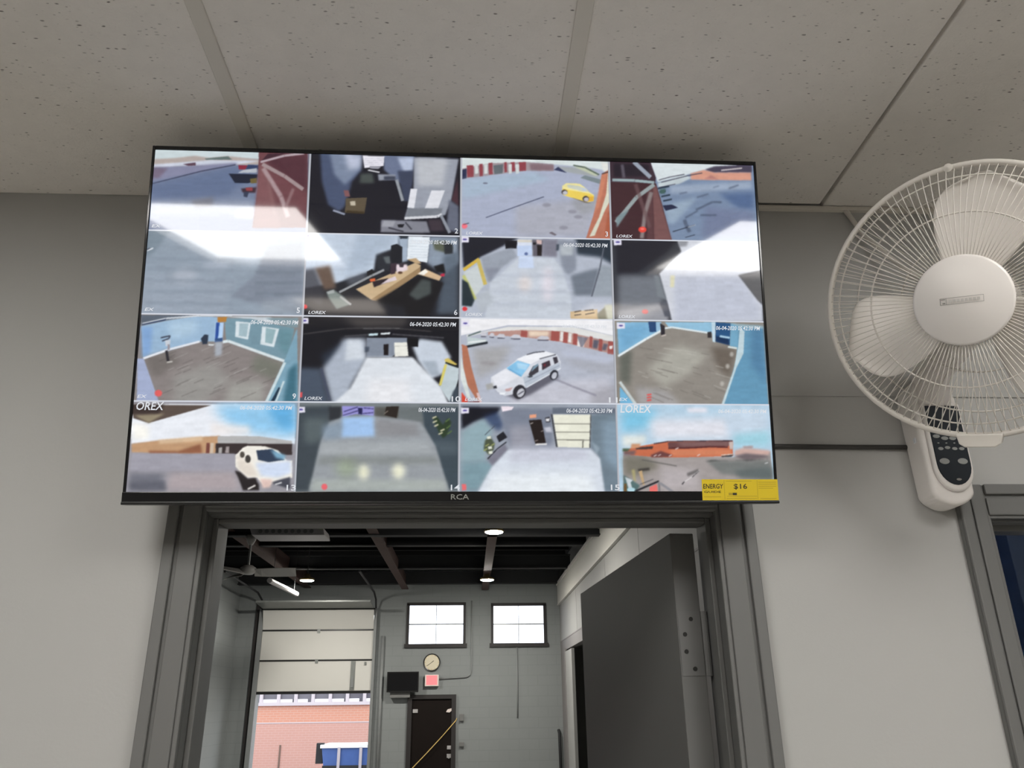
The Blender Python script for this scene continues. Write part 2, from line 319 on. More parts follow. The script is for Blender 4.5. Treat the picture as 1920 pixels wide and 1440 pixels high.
# ------------------------------------------------------------------ pictures on the television, as flat shapes in each picture's own 0..1 space
# each entry: colour, edge softness, opacity, outline
SCREEN_PICTURES = {
 1: [(112, 126, 156),
  ((198,212,216), 0.008, 1, [(-0.054,-0.07), (0.978,-0.125), (0.983,0.092), (0.407,0.082), (-0.044,0.155)]),
  ((178,165,160), 0.008, 1, [(-0.045,0.127), (0.135,0.096), (0.258,0.061), (0.35,0.085), (0.464,0.056), (0.683,0.09), (0.685,0.152), (-0.041,0.222)]),
  ((95,112,110), 0.005, 1, [(0.317,0.094), (0.469,0.057), (0.494,0.1), (0.329,0.114)]),
  ((200,206,222), 0.007, 1, [(-0.014,0.187), (0.351,0.113), (0.683,0.107), (0.524,0.16), (-0.012,0.227)]),
  ((132,134,164), 0.011, 1, [(-0.04,0.234), (0.524,0.138), (0.525,0.172), (-0.032,0.412)]),
  ((110,90,110), 0.014, 0.7, [(-0.013,0.221), (0.089,0.227), (0.038,0.353), (-0.007,0.355)]),
  ((90,62,80), 0.005, 1, [(0.183,0.172), (0.262,0.146), (0.263,0.185), (0.218,0.193)]),
  ((52,54,78), 0.003, 1, [(-0.003,0.433), (0.301,0.263), (0.299,0.25), (-0.005,0.421)]),
  ((52,54,78), 0.003, 1, [(0.301,0.263), (0.52,0.17), (0.518,0.156), (0.299,0.249)]),
  ((96,112,146), 0.035, 1, [(-0.003,0.444), (0.525,0.183), (0.615,0.303), (0.481,0.555), (0.006,0.642)]),
  ((140,150,172), 0.035, 1, [(0.006,0.642), (0.647,0.603), (0.653,0.791), (0.013,0.817)]),
  ((112,112,122), 0.017, 0.7, [(0.246,0.621), (0.391,0.57), (0.389,0.692), (0.284,0.718)]),
  ((168,178,196), 0.014, 1, [(0.543,0.718), (0.649,0.68), (0.654,0.835), (0.535,0.818)]),
  ((140,40,62), 0.003, 1, [(0.536,0.166), (0.599,0.168), (0.584,0.225), (0.541,0.222)]),
  ((44,60,100), 0.005, 1, [(0.599,0.157), (0.674,0.164), (0.675,0.215), (0.584,0.225)]),
  ((180,186,196), 0.005, 1, [(0.572,0.226), (0.657,0.199), (0.659,0.255), (0.534,0.267)]),
  ((26,32,52), 0.005, 1, [(0.477,0.276), (0.666,0.278), (0.662,0.356), (0.606,0.393), (0.521,0.391)]),
  ((110,95,50), 0.005, 1, [(0.616,0.336), (0.661,0.323), (0.663,0.39), (0.623,0.392)]),
  ((60,40,52), 0.006, 1, [(0.563,0.462), (0.665,0.44), (0.656,0.513), (0.576,0.512)]),
  ((150,60,66), 0.003, 1, [(0.591,0.449), (0.636,0.442), (0.638,0.486), (0.598,0.488)]),
  ((48,56,80), 0.005, 1, [(0.581,0.506), (0.615,0.504), (0.606,0.571), (0.583,0.561)]),
  ((112,66,72), 0.003, 1, [(0.663,-0.005), (0.98,-0.022), (1.003,0.931), (0.652,0.945), (0.671,0.457)]),
  ((84,46,56), 0.023, 1, [(0.75,0.013), (0.981,0.001), (0.993,0.487), (0.886,0.357), (0.719,0.139)]),
  ((128,82,86), 0.013, 1, [(0.668,0.165), (0.714,0.162), (0.833,0.938), (0.658,0.945)]),
  ((66,38,50), 0.005, 1, [(0.721,0.014), (0.836,0.003), (0.683,0.107)]),
  ((178,162,170), 0.003, 1, [(0.68,0.134), (0.833,0.045), (0.829,0.018), (0.676,0.108)]),
  ((178,162,170), 0.003, 1, [(0.832,0.045), (0.959,0.01), (0.956,-0.017), (0.83,0.018)]),
  ((160,140,142), 0.005, 1, [(0.685,0.168), (0.833,0.313), (0.843,0.271), (0.695,0.125)]),
  ((160,140,142), 0.005, 1, [(0.832,0.311), (0.956,0.474), (0.97,0.435), (0.845,0.272)]),
  ((168,142,146), 0.007, 1, [(0.686,0.213), (0.81,0.566), (0.834,0.535), (0.709,0.182)]),
  ((168,142,146), 0.007, 1, [(0.809,0.56), (0.861,0.813), (0.888,0.794), (0.835,0.541)]),
  ((140,104,108), 0.007, 1, [(0.89,0.439), (0.845,0.687), (0.864,0.701), (0.909,0.454)]),
  ((136,96,98), 0.010, 0.6, [(0.728,0.368), (0.78,0.789), (0.797,0.782), (0.745,0.361)]),
 ],
 2: [(26, 26, 36),
  ((70,82,112), 0.013, 1, [(0.062,-0.015), (0.33,-0.029), (0.334,0.2), (0.278,0.339), (0.238,0.655), (0.199,0.724), (0.128,0.638), (0.082,0.348)]),
  ((120,134,160), 0.017, 1, [(0.126,-0.007), (0.33,-0.017), (0.328,0.189), (0.233,0.386), (0.161,0.254)]),
  ((198,204,226), 0.026, 0.8, [(0.225,-0), (0.342,0.005), (0.328,0.166), (0.252,0.192)]),
  ((104,116,146), 0.011, 1, [(0.477,-0.013), (0.684,-0.001), (0.664,0.389), (0.575,0.325), (0.486,0.181)]),
  ((178,190,216), 0.014, 1, [(0.572,0.016), (0.684,0.01), (0.674,0.183), (0.615,0.197)]),
  ((58,66,90), 0.010, 1, [(0.574,0.188), (0.68,0.183), (0.66,0.57), (0.619,0.571)]),
  ((230,228,238), 0.003, 1, [(0.342,0.005), (0.486,0.009), (0.482,0.13), (0.357,0.164)]),
  ((170,170,190), 0.002, 0.7, [(0.355,0.047), (0.481,0.035), (0.481,0.029), (0.355,0.042)]),
  ((170,170,190), 0.002, 0.7, [(0.355,0.073), (0.481,0.06), (0.481,0.055), (0.355,0.067)]),
  ((170,170,190), 0.002, 0.7, [(0.356,0.098), (0.482,0.086), (0.481,0.08), (0.356,0.092)]),
  ((170,170,190), 0.002, 0.7, [(0.356,0.123), (0.482,0.111), (0.482,0.105), (0.356,0.117)]),
  ((150,150,162), 0.003, 1, [(0.391,0.134), (0.468,0.134), (0.45,0.171), (0.392,0.168)]),
  ((225,225,230), 0.003, 1, [(0.38,0.196), (0.456,0.222), (0.458,0.206), (0.381,0.18)]),
  ((150,156,170), 0.006, 1, [(0.446,0.24), (0.563,0.24), (0.563,0.302), (0.453,0.319)]),
  ((60,66,84), 0.006, 1, [(0.487,0.261), (0.563,0.257), (0.563,0.302), (0.488,0.312)]),
  ((70,78,76), 0.014, 1, [(0.335,0.234), (0.41,0.23), (0.424,0.354), (0.325,0.359)]),
  ((146,152,160), 0.005, 1, [(0.56,0.308), (0.604,0.577), (0.623,0.566), (0.579,0.296)]),
  ((130,84,86), 0.005, 1, [(0.225,0.454), (0.257,0.452), (0.27,0.531), (0.236,0.532)]),
  ((92,80,62), 0.003, 1, [(0.242,0.554), (0.38,0.537), (0.366,0.739), (0.239,0.733)]),
  ((60,48,28), 0.003, 1, [(0.25,0.705), (0.366,0.717), (0.364,0.745), (0.245,0.738)]),
  ((190,180,160), 0.005, 1, [(0.269,0.592), (0.303,0.585), (0.307,0.641), (0.275,0.642)]),
  ((150,158,178), 0.003, 1, [(0.16,0.72), (0.238,0.767), (0.242,0.744), (0.163,0.697)]),
  ((150,156,170), 0.006, 1, [(0.684,0.01), (0.98,0.018), (0.935,0.535), (0.895,0.739), (0.628,0.784), (0.682,0.433)]),
  ((184,188,196), 0.023, 1, [(0.696,0.021), (0.909,0.022), (0.875,0.367), (0.711,0.375)]),
  ((118,124,134), 0.008, 1, [(0.649,0.66), (0.877,0.65), (0.866,0.741), (0.633,0.784)]),
  ((222,224,232), 0.003, 1, [(0.664,0.411), (0.708,0.415), (0.69,0.658), (0.644,0.655)]),
  ((218,220,228), 0.003, 1, [(0.802,0.428), (0.89,0.426), (0.848,0.651), (0.76,0.657)]),
  ((70,44,54), 0.008, 1, [(0.975,0.26), (0.983,0.623), (0.935,0.546)]),
  ((98,104,122), 0.010, 1, [(0.918,0.536), (0.983,0.623), (0.984,0.959), (0.902,0.918)]),
  ((208,210,216), 0.003, 1, [(0.628,0.806), (0.843,0.775), (0.842,0.742), (0.627,0.773)]),
  ((208,210,216), 0.003, 1, [(0.847,0.773), (0.876,0.744), (0.868,0.714), (0.839,0.743)]),
  ((140,146,158), 0.005, 1, [(0.857,0.749), (0.917,0.97), (0.935,0.953), (0.875,0.732)]),
  ((128,130,142), 0.007, 1, [(0.477,0.812), (0.773,0.823), (0.798,0.966), (0.474,0.968)]),
  ((22,22,30), 0.003, 1, [(0.582,0.869), (0.628,0.862), (0.617,0.907), (0.588,0.902)]),
  ((170,172,182), 0.008, 0.7, [(0.495,0.823), (0.57,0.831), (0.554,0.898), (0.479,0.901)]),
  ((60,60,72), 0.003, 1, [(0.524,0.92), (0.623,0.966), (0.625,0.947), (0.526,0.901)]),
  ((60,60,72), 0.003, 1, [(0.631,0.845), (0.672,0.933), (0.679,0.921), (0.637,0.833)]),
  ((60,50,60), 0.009, 1, [(0.779,0.8), (0.866,0.797), (0.891,0.941), (0.798,0.944)]),
 ],
 3: [(166, 174, 198),
  ((212,222,222), 0.006, 1, [(-0.02,-0.005), (1.09,-0.015), (1.087,0.149), (0.845,0.079), (0.483,0.039), (-0.019,0.157)]),
  ((160,146,152), 0.005, 1, [(0.004,0.138), (0.195,0.059), (0.435,0.03), (0.621,0.055), (0.621,0.137), (0.434,0.146), (0.005,0.27)]),
  ((146,62,72), 0.002, 1, [(0.034,0.096), (0.079,0.089), (0.081,0.242), (0.038,0.251)]),
  ((146,62,72), 0.002, 1, [(0.117,0.075), (0.141,0.069), (0.144,0.228), (0.121,0.236)]),
  ((146,62,72), 0.002, 1, [(0.18,0.057), (0.207,0.051), (0.209,0.202), (0.183,0.21)]),
  ((146,62,72), 0.002, 1, [(0.285,0.043), (0.303,0.038), (0.305,0.168), (0.288,0.176)]),
  ((146,62,72), 0.002, 1, [(0.329,0.041), (0.357,0.035), (0.359,0.154), (0.333,0.162)]),
  ((146,62,72), 0.002, 1, [(0.384,0.038), (0.432,0.031), (0.433,0.145), (0.387,0.154)]),
  ((208,214,214), 0.003, 1, [(0.087,0.08), (0.11,0.074), (0.111,0.196), (0.09,0.204)]),
  ((208,214,214), 0.003, 1, [(0.15,0.077), (0.173,0.071), (0.174,0.193), (0.153,0.201)]),
  ((208,214,214), 0.003, 1, [(0.314,0.068), (0.337,0.063), (0.338,0.185), (0.317,0.193)]),
  ((208,214,214), 0.003, 1, [(0.362,0.066), (0.385,0.06), (0.386,0.183), (0.364,0.191)]),
  ((40,46,80), 0.005, 1, [(0.004,0.155), (0.034,0.137), (0.034,0.263), (0.005,0.276)]),
  ((96,104,110), 0.005, 1, [(0.213,0.087), (0.279,0.067), (0.275,0.188), (0.219,0.202)]),
  ((120,90,100), 0.009, 0.7, [(0.459,0.052), (0.621,0.055), (0.621,0.131), (0.464,0.142)]),
  ((160,166,170), 0.006, 1, [(0.633,0.078), (0.845,0.091), (0.94,0.214), (0.693,0.145)]),
  ((50,56,90), 0.005, 1, [(0.621,0.125), (0.651,0.083), (0.711,0.161)]),
  ((190,198,170), 0.008, 1, [(0.754,0.072), (0.833,0.068), (0.929,0.168), (0.904,0.192)]),
  ((80,96,84), 0.005, 1, [(0.753,0.067), (0.832,0.091), (0.834,0.073), (0.755,0.049)]),
  ((80,96,84), 0.005, 1, [(0.831,0.09), (0.926,0.182), (0.931,0.165), (0.835,0.074)]),
  ((120,134,140), 0.005, 1, [(0.801,0.22), (0.832,0.184), (0.946,0.237), (0.933,0.295)]),
  ((160,186,206), 0.023, 0.6, [(0.005,0.281), (0.482,0.155), (0.602,0.253), (0.006,0.532)]),
  ((170,170,180), 0.035, 0.7, [(0.361,0.607), (0.924,0.468), (0.834,0.971), (0.359,0.989)]),
  ((150,152,158), 0.023, 0.7, [(0.731,0.523), (0.925,0.422), (0.874,0.653), (0.801,0.702)]),
  ((60,66,92), 0.002, 1, [(0.163,0.764), (0.362,0.617), (0.36,0.608), (0.162,0.755)]),
  ((60,66,92), 0.002, 1, [(0.362,0.617), (0.553,0.48), (0.551,0.471), (0.36,0.608)]),
  ((110,114,134), 0.003, 1, [(0.176,0.319), (0.174,0.324), (0.17,0.327), (0.163,0.33), (0.155,0.33), (0.149,0.328), (0.144,0.325), (0.143,0.321), (0.144,0.316), (0.149,0.312), (0.155,0.31), (0.163,0.31), (0.17,0.311), (0.174,0.315)]),
  ((138,138,152), 0.008, 0.8, [(0.599,0.58), (0.596,0.591), (0.588,0.6), (0.576,0.605), (0.562,0.606), (0.55,0.601), (0.542,0.593), (0.539,0.582), (0.542,0.571), (0.551,0.562), (0.563,0.557), (0.576,0.556), (0.588,0.561), (0.596,0.569)]),
  ((138,138,152), 0.008, 0.8, [(0.772,0.658), (0.769,0.669), (0.76,0.678), (0.748,0.683), (0.735,0.683), (0.723,0.679), (0.715,0.671), (0.712,0.66), (0.715,0.649), (0.723,0.64), (0.735,0.635), (0.749,0.634), (0.761,0.638), (0.769,0.647)]),
  ((138,138,152), 0.008, 0.8, [(0.81,0.724), (0.807,0.735), (0.798,0.744), (0.786,0.749), (0.773,0.75), (0.761,0.746), (0.753,0.737), (0.75,0.727), (0.753,0.716), (0.761,0.707), (0.774,0.701), (0.787,0.701), (0.799,0.705), (0.807,0.713)]),
  ((138,138,152), 0.008, 0.8, [(0.71,0.864), (0.707,0.875), (0.698,0.884), (0.686,0.889), (0.673,0.889), (0.661,0.885), (0.653,0.877), (0.65,0.866), (0.653,0.855), (0.662,0.846), (0.674,0.841), (0.687,0.841), (0.699,0.845), (0.707,0.853)]),
  ((110,102,112), 0.003, 1, [(0.581,0.936), (0.602,0.919), (0.635,0.957), (0.62,0.968)]),
  ((238,226,150), 0.003, 1, [(0.676,0.33), (0.704,0.294), (0.794,0.296), (0.824,0.335), (0.859,0.402), (0.889,0.435), (0.885,0.516), (0.839,0.535), (0.678,0.445)]),
  ((240,208,84), 0.003, 1, [(0.679,0.365), (0.739,0.385), (0.865,0.425), (0.889,0.447), (0.882,0.516), (0.839,0.529), (0.714,0.466), (0.678,0.433)]),
  ((200,206,190), 0.003, 1, [(0.709,0.311), (0.794,0.325), (0.835,0.386), (0.817,0.398), (0.715,0.351)]),
  ((188,200,216), 0.002, 1, [(0.8,0.336), (0.835,0.357), (0.85,0.397), (0.823,0.392)]),
  ((232,176,50), 0.003, 1, [(0.852,0.46), (0.888,0.458), (0.885,0.516), (0.851,0.523)]),
  ((70,62,62), 0.002, 1, [(0.711,0.409), (0.709,0.423), (0.703,0.434), (0.695,0.441), (0.686,0.441), (0.677,0.436), (0.672,0.425), (0.67,0.411), (0.672,0.397), (0.678,0.385), (0.686,0.379), (0.695,0.378), (0.703,0.384), (0.709,0.395)]),
  ((190,190,200), 0.002, 1, [(0.712,0.418), (0.71,0.429), (0.705,0.438), (0.699,0.443), (0.691,0.444), (0.684,0.439), (0.68,0.431), (0.678,0.42), (0.68,0.409), (0.685,0.4), (0.692,0.394), (0.699,0.394), (0.706,0.399), (0.71,0.407)]),
  ((60,54,54), 0.002, 1, [(0.855,0.488), (0.853,0.504), (0.847,0.517), (0.838,0.525), (0.829,0.525), (0.82,0.519), (0.814,0.506), (0.812,0.49), (0.814,0.474), (0.821,0.461), (0.829,0.454), (0.839,0.453), (0.848,0.46), (0.854,0.473)]),
  ((186,180,190), 0.002, 1, [(0.854,0.497), (0.852,0.509), (0.848,0.518), (0.841,0.524), (0.833,0.524), (0.827,0.519), (0.822,0.51), (0.82,0.498), (0.822,0.486), (0.827,0.476), (0.834,0.471), (0.841,0.47), (0.848,0.475), (0.853,0.485)]),
  ((110,100,90), 0.003, 1, [(0.72,0.466), (0.815,0.519), (0.875,0.545), (0.827,0.541)]),
  ((188,112,88), 0.003, 1, [(0.947,0.167), (1.022,0.059), (1.089,0.055), (1.072,1.03), (0.821,1.039), (0.924,0.468)]),
  ((206,128,98), 0.006, 1, [(0.947,0.179), (0.984,0.154), (0.923,0.583), (0.885,0.698)]),
  ((214,214,194), 0.003, 1, [(1.022,0.059), (1.022,0.418), (0.958,0.65), (0.888,0.958), (0.852,0.971), (0.921,0.72), (0.974,0.42), (0.99,0.153)]),
  ((60,50,50), 0.002, 1, [(0.948,0.167), (1.019,0.123), (1.017,0.112), (0.946,0.156)]),
  ((224,226,220), 0.006, 1, [(0.943,0.004), (1.022,0.035), (1.015,0.094), (0.96,0.132)]),
  ((176,92,64), 0.006, 1, [(0.982,0.649), (1.019,0.579), (1.019,0.964), (0.953,0.967)]),
  ((246,110,126), 0.003, 1, [(0.042,0.87), (0.04,0.885), (0.034,0.896), (0.026,0.903), (0.017,0.904), (0.009,0.897), (0.004,0.886), (0.002,0.872), (0.004,0.857), (0.009,0.845), (0.017,0.838), (0.026,0.838), (0.034,0.844), (0.04,0.856)]),
  ((60,60,80), 0.002, 1, [(0.013,0.856), (0.051,0.838), (0.05,0.829), (0.012,0.848)]),
 ],
 4: [(118, 138, 168),
  ((212,222,226), 0.007, 1, [(0.28,-0.013), (1.013,-0.05), (1.011,-0.002), (0.667,0.074), (0.33,0.253)]),
  ((70,64,84), 0.007, 1, [(0.661,0.068), (0.73,0.023), (0.993,-0.013), (0.989,0.093), (0.715,0.106)]),
  ((196,186,190), 0.003, 1, [(0.775,0.083), (0.923,0.047), (0.922,0.028), (0.775,0.065)]),
  ((214,150,128), 0.006, 1, [(0.56,0.126), (0.654,0.074), (0.728,0.106), (0.983,0.093), (0.982,0.199), (0.558,0.208)]),
  ((180,120,116), 0.006, 0.8, [(0.651,0.192), (0.702,0.142), (0.756,0.198)]),
  ((190,202,208), 0.008, 1, [(0.329,0.265), (0.517,0.139), (0.565,0.184), (0.476,0.27), (0.334,0.323)]),
  ((62,62,80), 0.002, 1, [(0.337,0.229), (0.418,0.184), (0.416,0.174), (0.336,0.219)]),
  ((62,62,80), 0.002, 1, [(0.417,0.184), (0.517,0.145), (0.516,0.134), (0.417,0.174)]),
  ((62,62,80), 0.002, 1, [(0.355,0.257), (0.454,0.206), (0.453,0.196), (0.353,0.247)]),
  ((62,62,80), 0.002, 1, [(0.454,0.206), (0.554,0.154), (0.553,0.144), (0.453,0.196)]),
  ((62,62,80), 0.002, 1, [(0.554,0.155), (0.641,0.121), (0.64,0.111), (0.553,0.144)]),
  ((62,62,80), 0.002, 1, [(0.335,0.328), (0.452,0.276), (0.451,0.266), (0.334,0.318)]),
  ((150,166,190), 0.017, 1, [(0.414,0.296), (0.979,0.211), (0.982,0.305), (0.412,0.4)]),
  ((80,104,146), 0.029, 1, [(0.75,0.385), (0.992,0.351), (0.984,0.583), (0.874,0.565)]),
  ((148,168,190), 0.023, 1, [(0.359,0.564), (0.595,0.438), (0.439,0.767), (0.396,0.791)]),
  ((112,124,156), 0.035, 1, [(0.653,0.551), (0.983,0.607), (0.972,0.94), (0.611,0.953)]),
  ((36,52,70), 0.003, 1, [(0.329,0.345), (0.409,0.312), (0.407,0.292), (0.327,0.324)]),
  ((36,52,70), 0.003, 1, [(0.339,0.391), (0.383,0.377), (0.381,0.357), (0.338,0.37)]),
  ((36,52,70), 0.003, 1, [(0.351,0.448), (0.412,0.422), (0.411,0.402), (0.349,0.428)]),
  ((36,52,70), 0.003, 1, [(0.362,0.505), (0.423,0.479), (0.422,0.459), (0.36,0.485)]),
  ((64,96,92), 0.007, 1, [(0.34,0.346), (0.383,0.332), (0.375,0.402), (0.344,0.403)]),
  ((34,40,70), 0.005, 1, [(0.356,0.553), (0.421,0.538), (0.462,0.577), (0.376,0.621)]),
  ((74,86,110), 0.006, 0.8, [(0.477,0.404), (0.53,0.379), (0.528,0.365), (0.475,0.391)]),
  ((74,86,110), 0.006, 0.8, [(0.596,0.446), (0.677,0.396), (0.675,0.381), (0.594,0.431)]),
  ((74,86,110), 0.006, 0.8, [(0.71,0.31), (0.754,0.285), (0.753,0.276), (0.709,0.301)]),
  ((74,86,110), 0.006, 0.8, [(0.821,0.32), (0.891,0.27), (0.889,0.254), (0.819,0.304)]),
  ((74,86,110), 0.006, 0.8, [(0.587,0.612), (0.706,0.503), (0.701,0.48), (0.581,0.589)]),
  ((74,86,110), 0.006, 0.8, [(0.703,0.504), (0.764,0.507), (0.766,0.482), (0.704,0.479)]),
  ((74,86,110), 0.006, 0.8, [(0.51,0.715), (0.598,0.619), (0.594,0.603), (0.506,0.699)]),
  ((74,86,110), 0.006, 0.8, [(0.489,0.738), (0.5,0.806), (0.523,0.79), (0.513,0.722)]),
  ((74,86,110), 0.006, 0.8, [(0.5,0.809), (0.522,0.899), (0.545,0.878), (0.523,0.787)]),
  ((74,86,110), 0.006, 0.8, [(0.612,0.68), (0.723,0.675), (0.723,0.652), (0.613,0.657)]),
  ((30,36,52), 0.002, 1, [(0.419,0.892), (0.573,0.8), (0.572,0.791), (0.418,0.882)]),
  ((190,200,212), 0.002, 1, [(0.524,0.83), (0.576,0.8), (0.575,0.791), (0.522,0.822)]),
  ((40,46,62), 0.002, 1, [(0.502,0.961), (0.57,0.925), (0.569,0.917), (0.501,0.954)]),
  ((60,42,54), 0.005, 1, [(-0.007,-0.045), (0.281,-0.036), (0.319,0.196), (0.311,0.266), (-0.012,0.258)]),
  ((66,38,44), 0.005, 1, [(-0.012,0.258), (0.317,0.266), (0.359,0.587), (0.409,1.018), (-0.024,1.034)]),
  ((120,80,80), 0.008, 1, [(0.292,0.302), (0.319,0.3), (0.358,0.61), (0.412,1.017), (0.288,1.022)]),
  ((92,58,62), 0.011, 1, [(0.254,0.361), (0.292,0.313), (0.288,1.022), (0.24,1.024)]),
  ((36,28,40), 0.011, 1, [(0.028,0.023), (0.273,0.023), (0.276,0.174), (0.032,0.198)]),
  ((150,172,176), 0.003, 1, [(0.018,0.253), (0.17,0.255), (0.172,0.22), (0.019,0.218)]),
  ((150,172,176), 0.003, 1, [(0.17,0.255), (0.304,0.274), (0.306,0.239), (0.172,0.22)]),
  ((150,160,176), 0.005, 1, [(0.16,0.013), (0.272,0.212), (0.292,0.171), (0.18,-0.028)]),
  ((90,84,96), 0.008, 1, [(0.078,0.035), (0.088,0.21), (0.109,0.203), (0.1,0.029)]),
  ((148,160,162), 0.005, 1, [(0.044,0.798), (0.189,0.473), (0.169,0.441), (0.024,0.768)]),
  ((148,160,162), 0.005, 1, [(0.186,0.477), (0.312,0.304), (0.297,0.263), (0.171,0.437)]),
  ((120,140,146), 0.006, 1, [(0.035,0.726), (0.072,0.668), (0.127,0.62), (0.039,0.851)]),
  ((136,124,124), 0.006, 1, [(0.271,0.376), (0.223,0.631), (0.249,0.645), (0.297,0.39)]),
  ((136,124,124), 0.006, 1, [(0.223,0.635), (0.192,0.977), (0.218,0.983), (0.249,0.641)]),
  ((110,82,84), 0.008, 0.7, [(0.164,0.292), (0.25,0.85), (0.274,0.835), (0.188,0.276)]),
  ((244,66,52), 0.003, 1, [(0.24,0.868), (0.237,0.885), (0.229,0.898), (0.217,0.906), (0.205,0.907), (0.194,0.9), (0.187,0.887), (0.184,0.87), (0.187,0.853), (0.195,0.839), (0.207,0.832), (0.219,0.831), (0.23,0.838), (0.237,0.851)]),
  ((250,120,110), 0.005, 1, [(0.225,0.86), (0.224,0.866), (0.22,0.871), (0.215,0.874), (0.209,0.874), (0.204,0.872), (0.2,0.867), (0.199,0.862), (0.2,0.856), (0.204,0.851), (0.209,0.848), (0.215,0.848), (0.221,0.85), (0.224,0.855)]),
 ],
 5: [(142, 156, 172),
  ((122,138,152), 0.018, 1, [(-0.04,-0.038), (0.144,-0.034), (0.043,0.282), (-0.022,0.351)]),
  ((176,190,206), 0.042, 0.8, [(0.144,-0.034), (0.421,-0.022), (0.747,0.179), (0.685,0.437), (0.431,0.246)]),
  ((126,136,152), 0.018, 1, [(0.752,0.168), (0.978,0.114), (0.999,0.977), (0.535,0.783), (0.688,0.526)]),
  ((150,162,178), 0.036, 1, [(-0.015,0.504), (0.557,0.574), (0.514,0.99), (-0.004,1.003)]),
  ((172,180,194), 0.036, 0.8, [(0.327,0.537), (0.321,0.58), (0.3,0.615), (0.269,0.635), (0.233,0.636), (0.201,0.618), (0.177,0.585), (0.168,0.542), (0.174,0.499), (0.195,0.464), (0.226,0.444), (0.261,0.443), (0.294,0.461), (0.317,0.495)]),
  ((166,176,192), 0.036, 0.7, [(0.529,0.42), (0.521,0.449), (0.496,0.473), (0.46,0.487), (0.419,0.489), (0.382,0.477), (0.356,0.455), (0.346,0.426), (0.354,0.397), (0.378,0.374), (0.414,0.359), (0.455,0.358), (0.492,0.37), (0.519,0.392)]),
  ((128,142,158), 0.015, 0.45, [(0.001,0.366), (0.55,0.359), (0.548,0.314), (-0.001,0.322)]),
  ((128,142,158), 0.015, 0.45, [(0.007,0.493), (0.554,0.486), (0.553,0.442), (0.005,0.449)]),
  ((128,142,158), 0.015, 0.45, [(0.013,0.624), (0.558,0.618), (0.557,0.574), (0.011,0.58)]),
  ((128,142,158), 0.015, 0.45, [(0.018,0.754), (0.563,0.749), (0.561,0.706), (0.017,0.711)]),
  ((128,142,158), 0.015, 0.45, [(0.025,0.894), (0.567,0.891), (0.566,0.847), (0.023,0.851)]),
  ((112,124,138), 0.012, 0.55, [(0.687,0.5), (0.981,0.496), (0.981,0.458), (0.686,0.463)]),
  ((112,124,138), 0.012, 0.55, [(0.691,0.633), (0.985,0.628), (0.984,0.591), (0.69,0.595)]),
  ((112,124,138), 0.012, 0.55, [(0.695,0.764), (0.988,0.76), (0.987,0.723), (0.694,0.727)]),
  ((156,166,178), 0.030, 0.7, [(0.737,0.832), (0.994,0.781), (0.999,0.956), (0.741,0.962)]),
  ((225,230,238), 0.003, 1, [(0.004,0.257), (0.039,0.225), (0.036,0.211), (-0,0.243)]),
  ((40,44,60), 0.002, 1, [(-0.003,0.249), (0.019,0.222), (0.016,0.215), (-0.005,0.241)]),
 ],
 6: [(30, 32, 40),
  ((190,204,222), 0.012, 1, [(-0.028,-0.021), (0.593,-0.017), (0.595,0.148), (0.448,0.244), (0.439,0.435), (0.208,0.598), (-0.005,0.671)]),
  ((160,176,196), 0.030, 0.7, [(0.326,-0.001), (0.587,-0.011), (0.541,0.139), (0.448,0.255), (0.404,0.414), (0.253,0.508)]),
  ((160,176,196), 0.009, 1, [(0.587,0.012), (0.659,0.021), (0.656,0.316), (0.615,0.34)]),
  ((136,150,168), 0.018, 1, [(0.79,0.004), (0.982,0.009), (0.984,0.327), (0.895,0.488), (0.775,0.334)]),
  ((84,98,114), 0.024, 0.8, [(0.887,0.229), (0.983,0.191), (0.986,0.952), (0.845,0.956), (0.877,0.533)]),
  ((46,54,64), 0.004, 1, [(0.593,-0.011), (0.653,-0.011), (0.65,0.044), (0.603,0.046)]),
  ((226,234,242), 0.005, 1, [(0.656,0.01), (0.796,0.016), (0.781,0.334), (0.65,0.299)]),
  ((190,202,214), 0.002, 0.7, [(0.665,0.07), (0.785,0.074), (0.785,0.067), (0.665,0.063)]),
  ((190,202,214), 0.002, 0.7, [(0.666,0.104), (0.785,0.108), (0.785,0.102), (0.666,0.097)]),
  ((190,202,214), 0.002, 0.7, [(0.666,0.138), (0.785,0.143), (0.785,0.136), (0.666,0.131)]),
  ((190,202,214), 0.002, 0.7, [(0.666,0.172), (0.786,0.177), (0.786,0.17), (0.666,0.165)]),
  ((190,202,214), 0.002, 0.7, [(0.667,0.206), (0.786,0.211), (0.786,0.204), (0.667,0.199)]),
  ((190,202,214), 0.002, 0.7, [(0.667,0.24), (0.786,0.245), (0.786,0.238), (0.667,0.233)]),
  ((190,202,214), 0.002, 0.7, [(0.667,0.274), (0.786,0.279), (0.786,0.272), (0.668,0.267)]),
  ((90,96,80), 0.012, 1, [(0.815,0.072), (0.898,0.058), (0.947,0.147), (0.923,0.216), (0.827,0.174)]),
  ((40,44,50), 0.008, 1, [(0.886,0.069), (0.947,0.101), (0.947,0.215), (0.893,0.228)]),
  ((26,28,36), 0.005, 1, [(0.544,0.133), (0.582,0.109), (0.619,0.147), (0.618,0.34), (0.55,0.342)]),
  ((40,44,52), 0.005, 1, [(0.46,0.266), (0.525,0.241), (0.544,0.364), (0.534,0.443), (0.46,0.423)]),
  ((92,100,104), 0.008, 1, [(0.496,0.276), (0.537,0.263), (0.544,0.353), (0.515,0.354)]),
  ((104,110,122), 0.024, 0.7, [(0.254,0.552), (0.393,0.459), (0.394,0.548), (0.29,0.64)]),
  ((28,28,32), 0.005, 1, [(0.393,0.459), (0.427,0.424), (0.452,0.479), (0.406,0.537)]),
  ((148,152,156), 0.004, 1, [(0.226,0.727), (0.432,0.515), (0.425,0.49), (0.218,0.701)]),
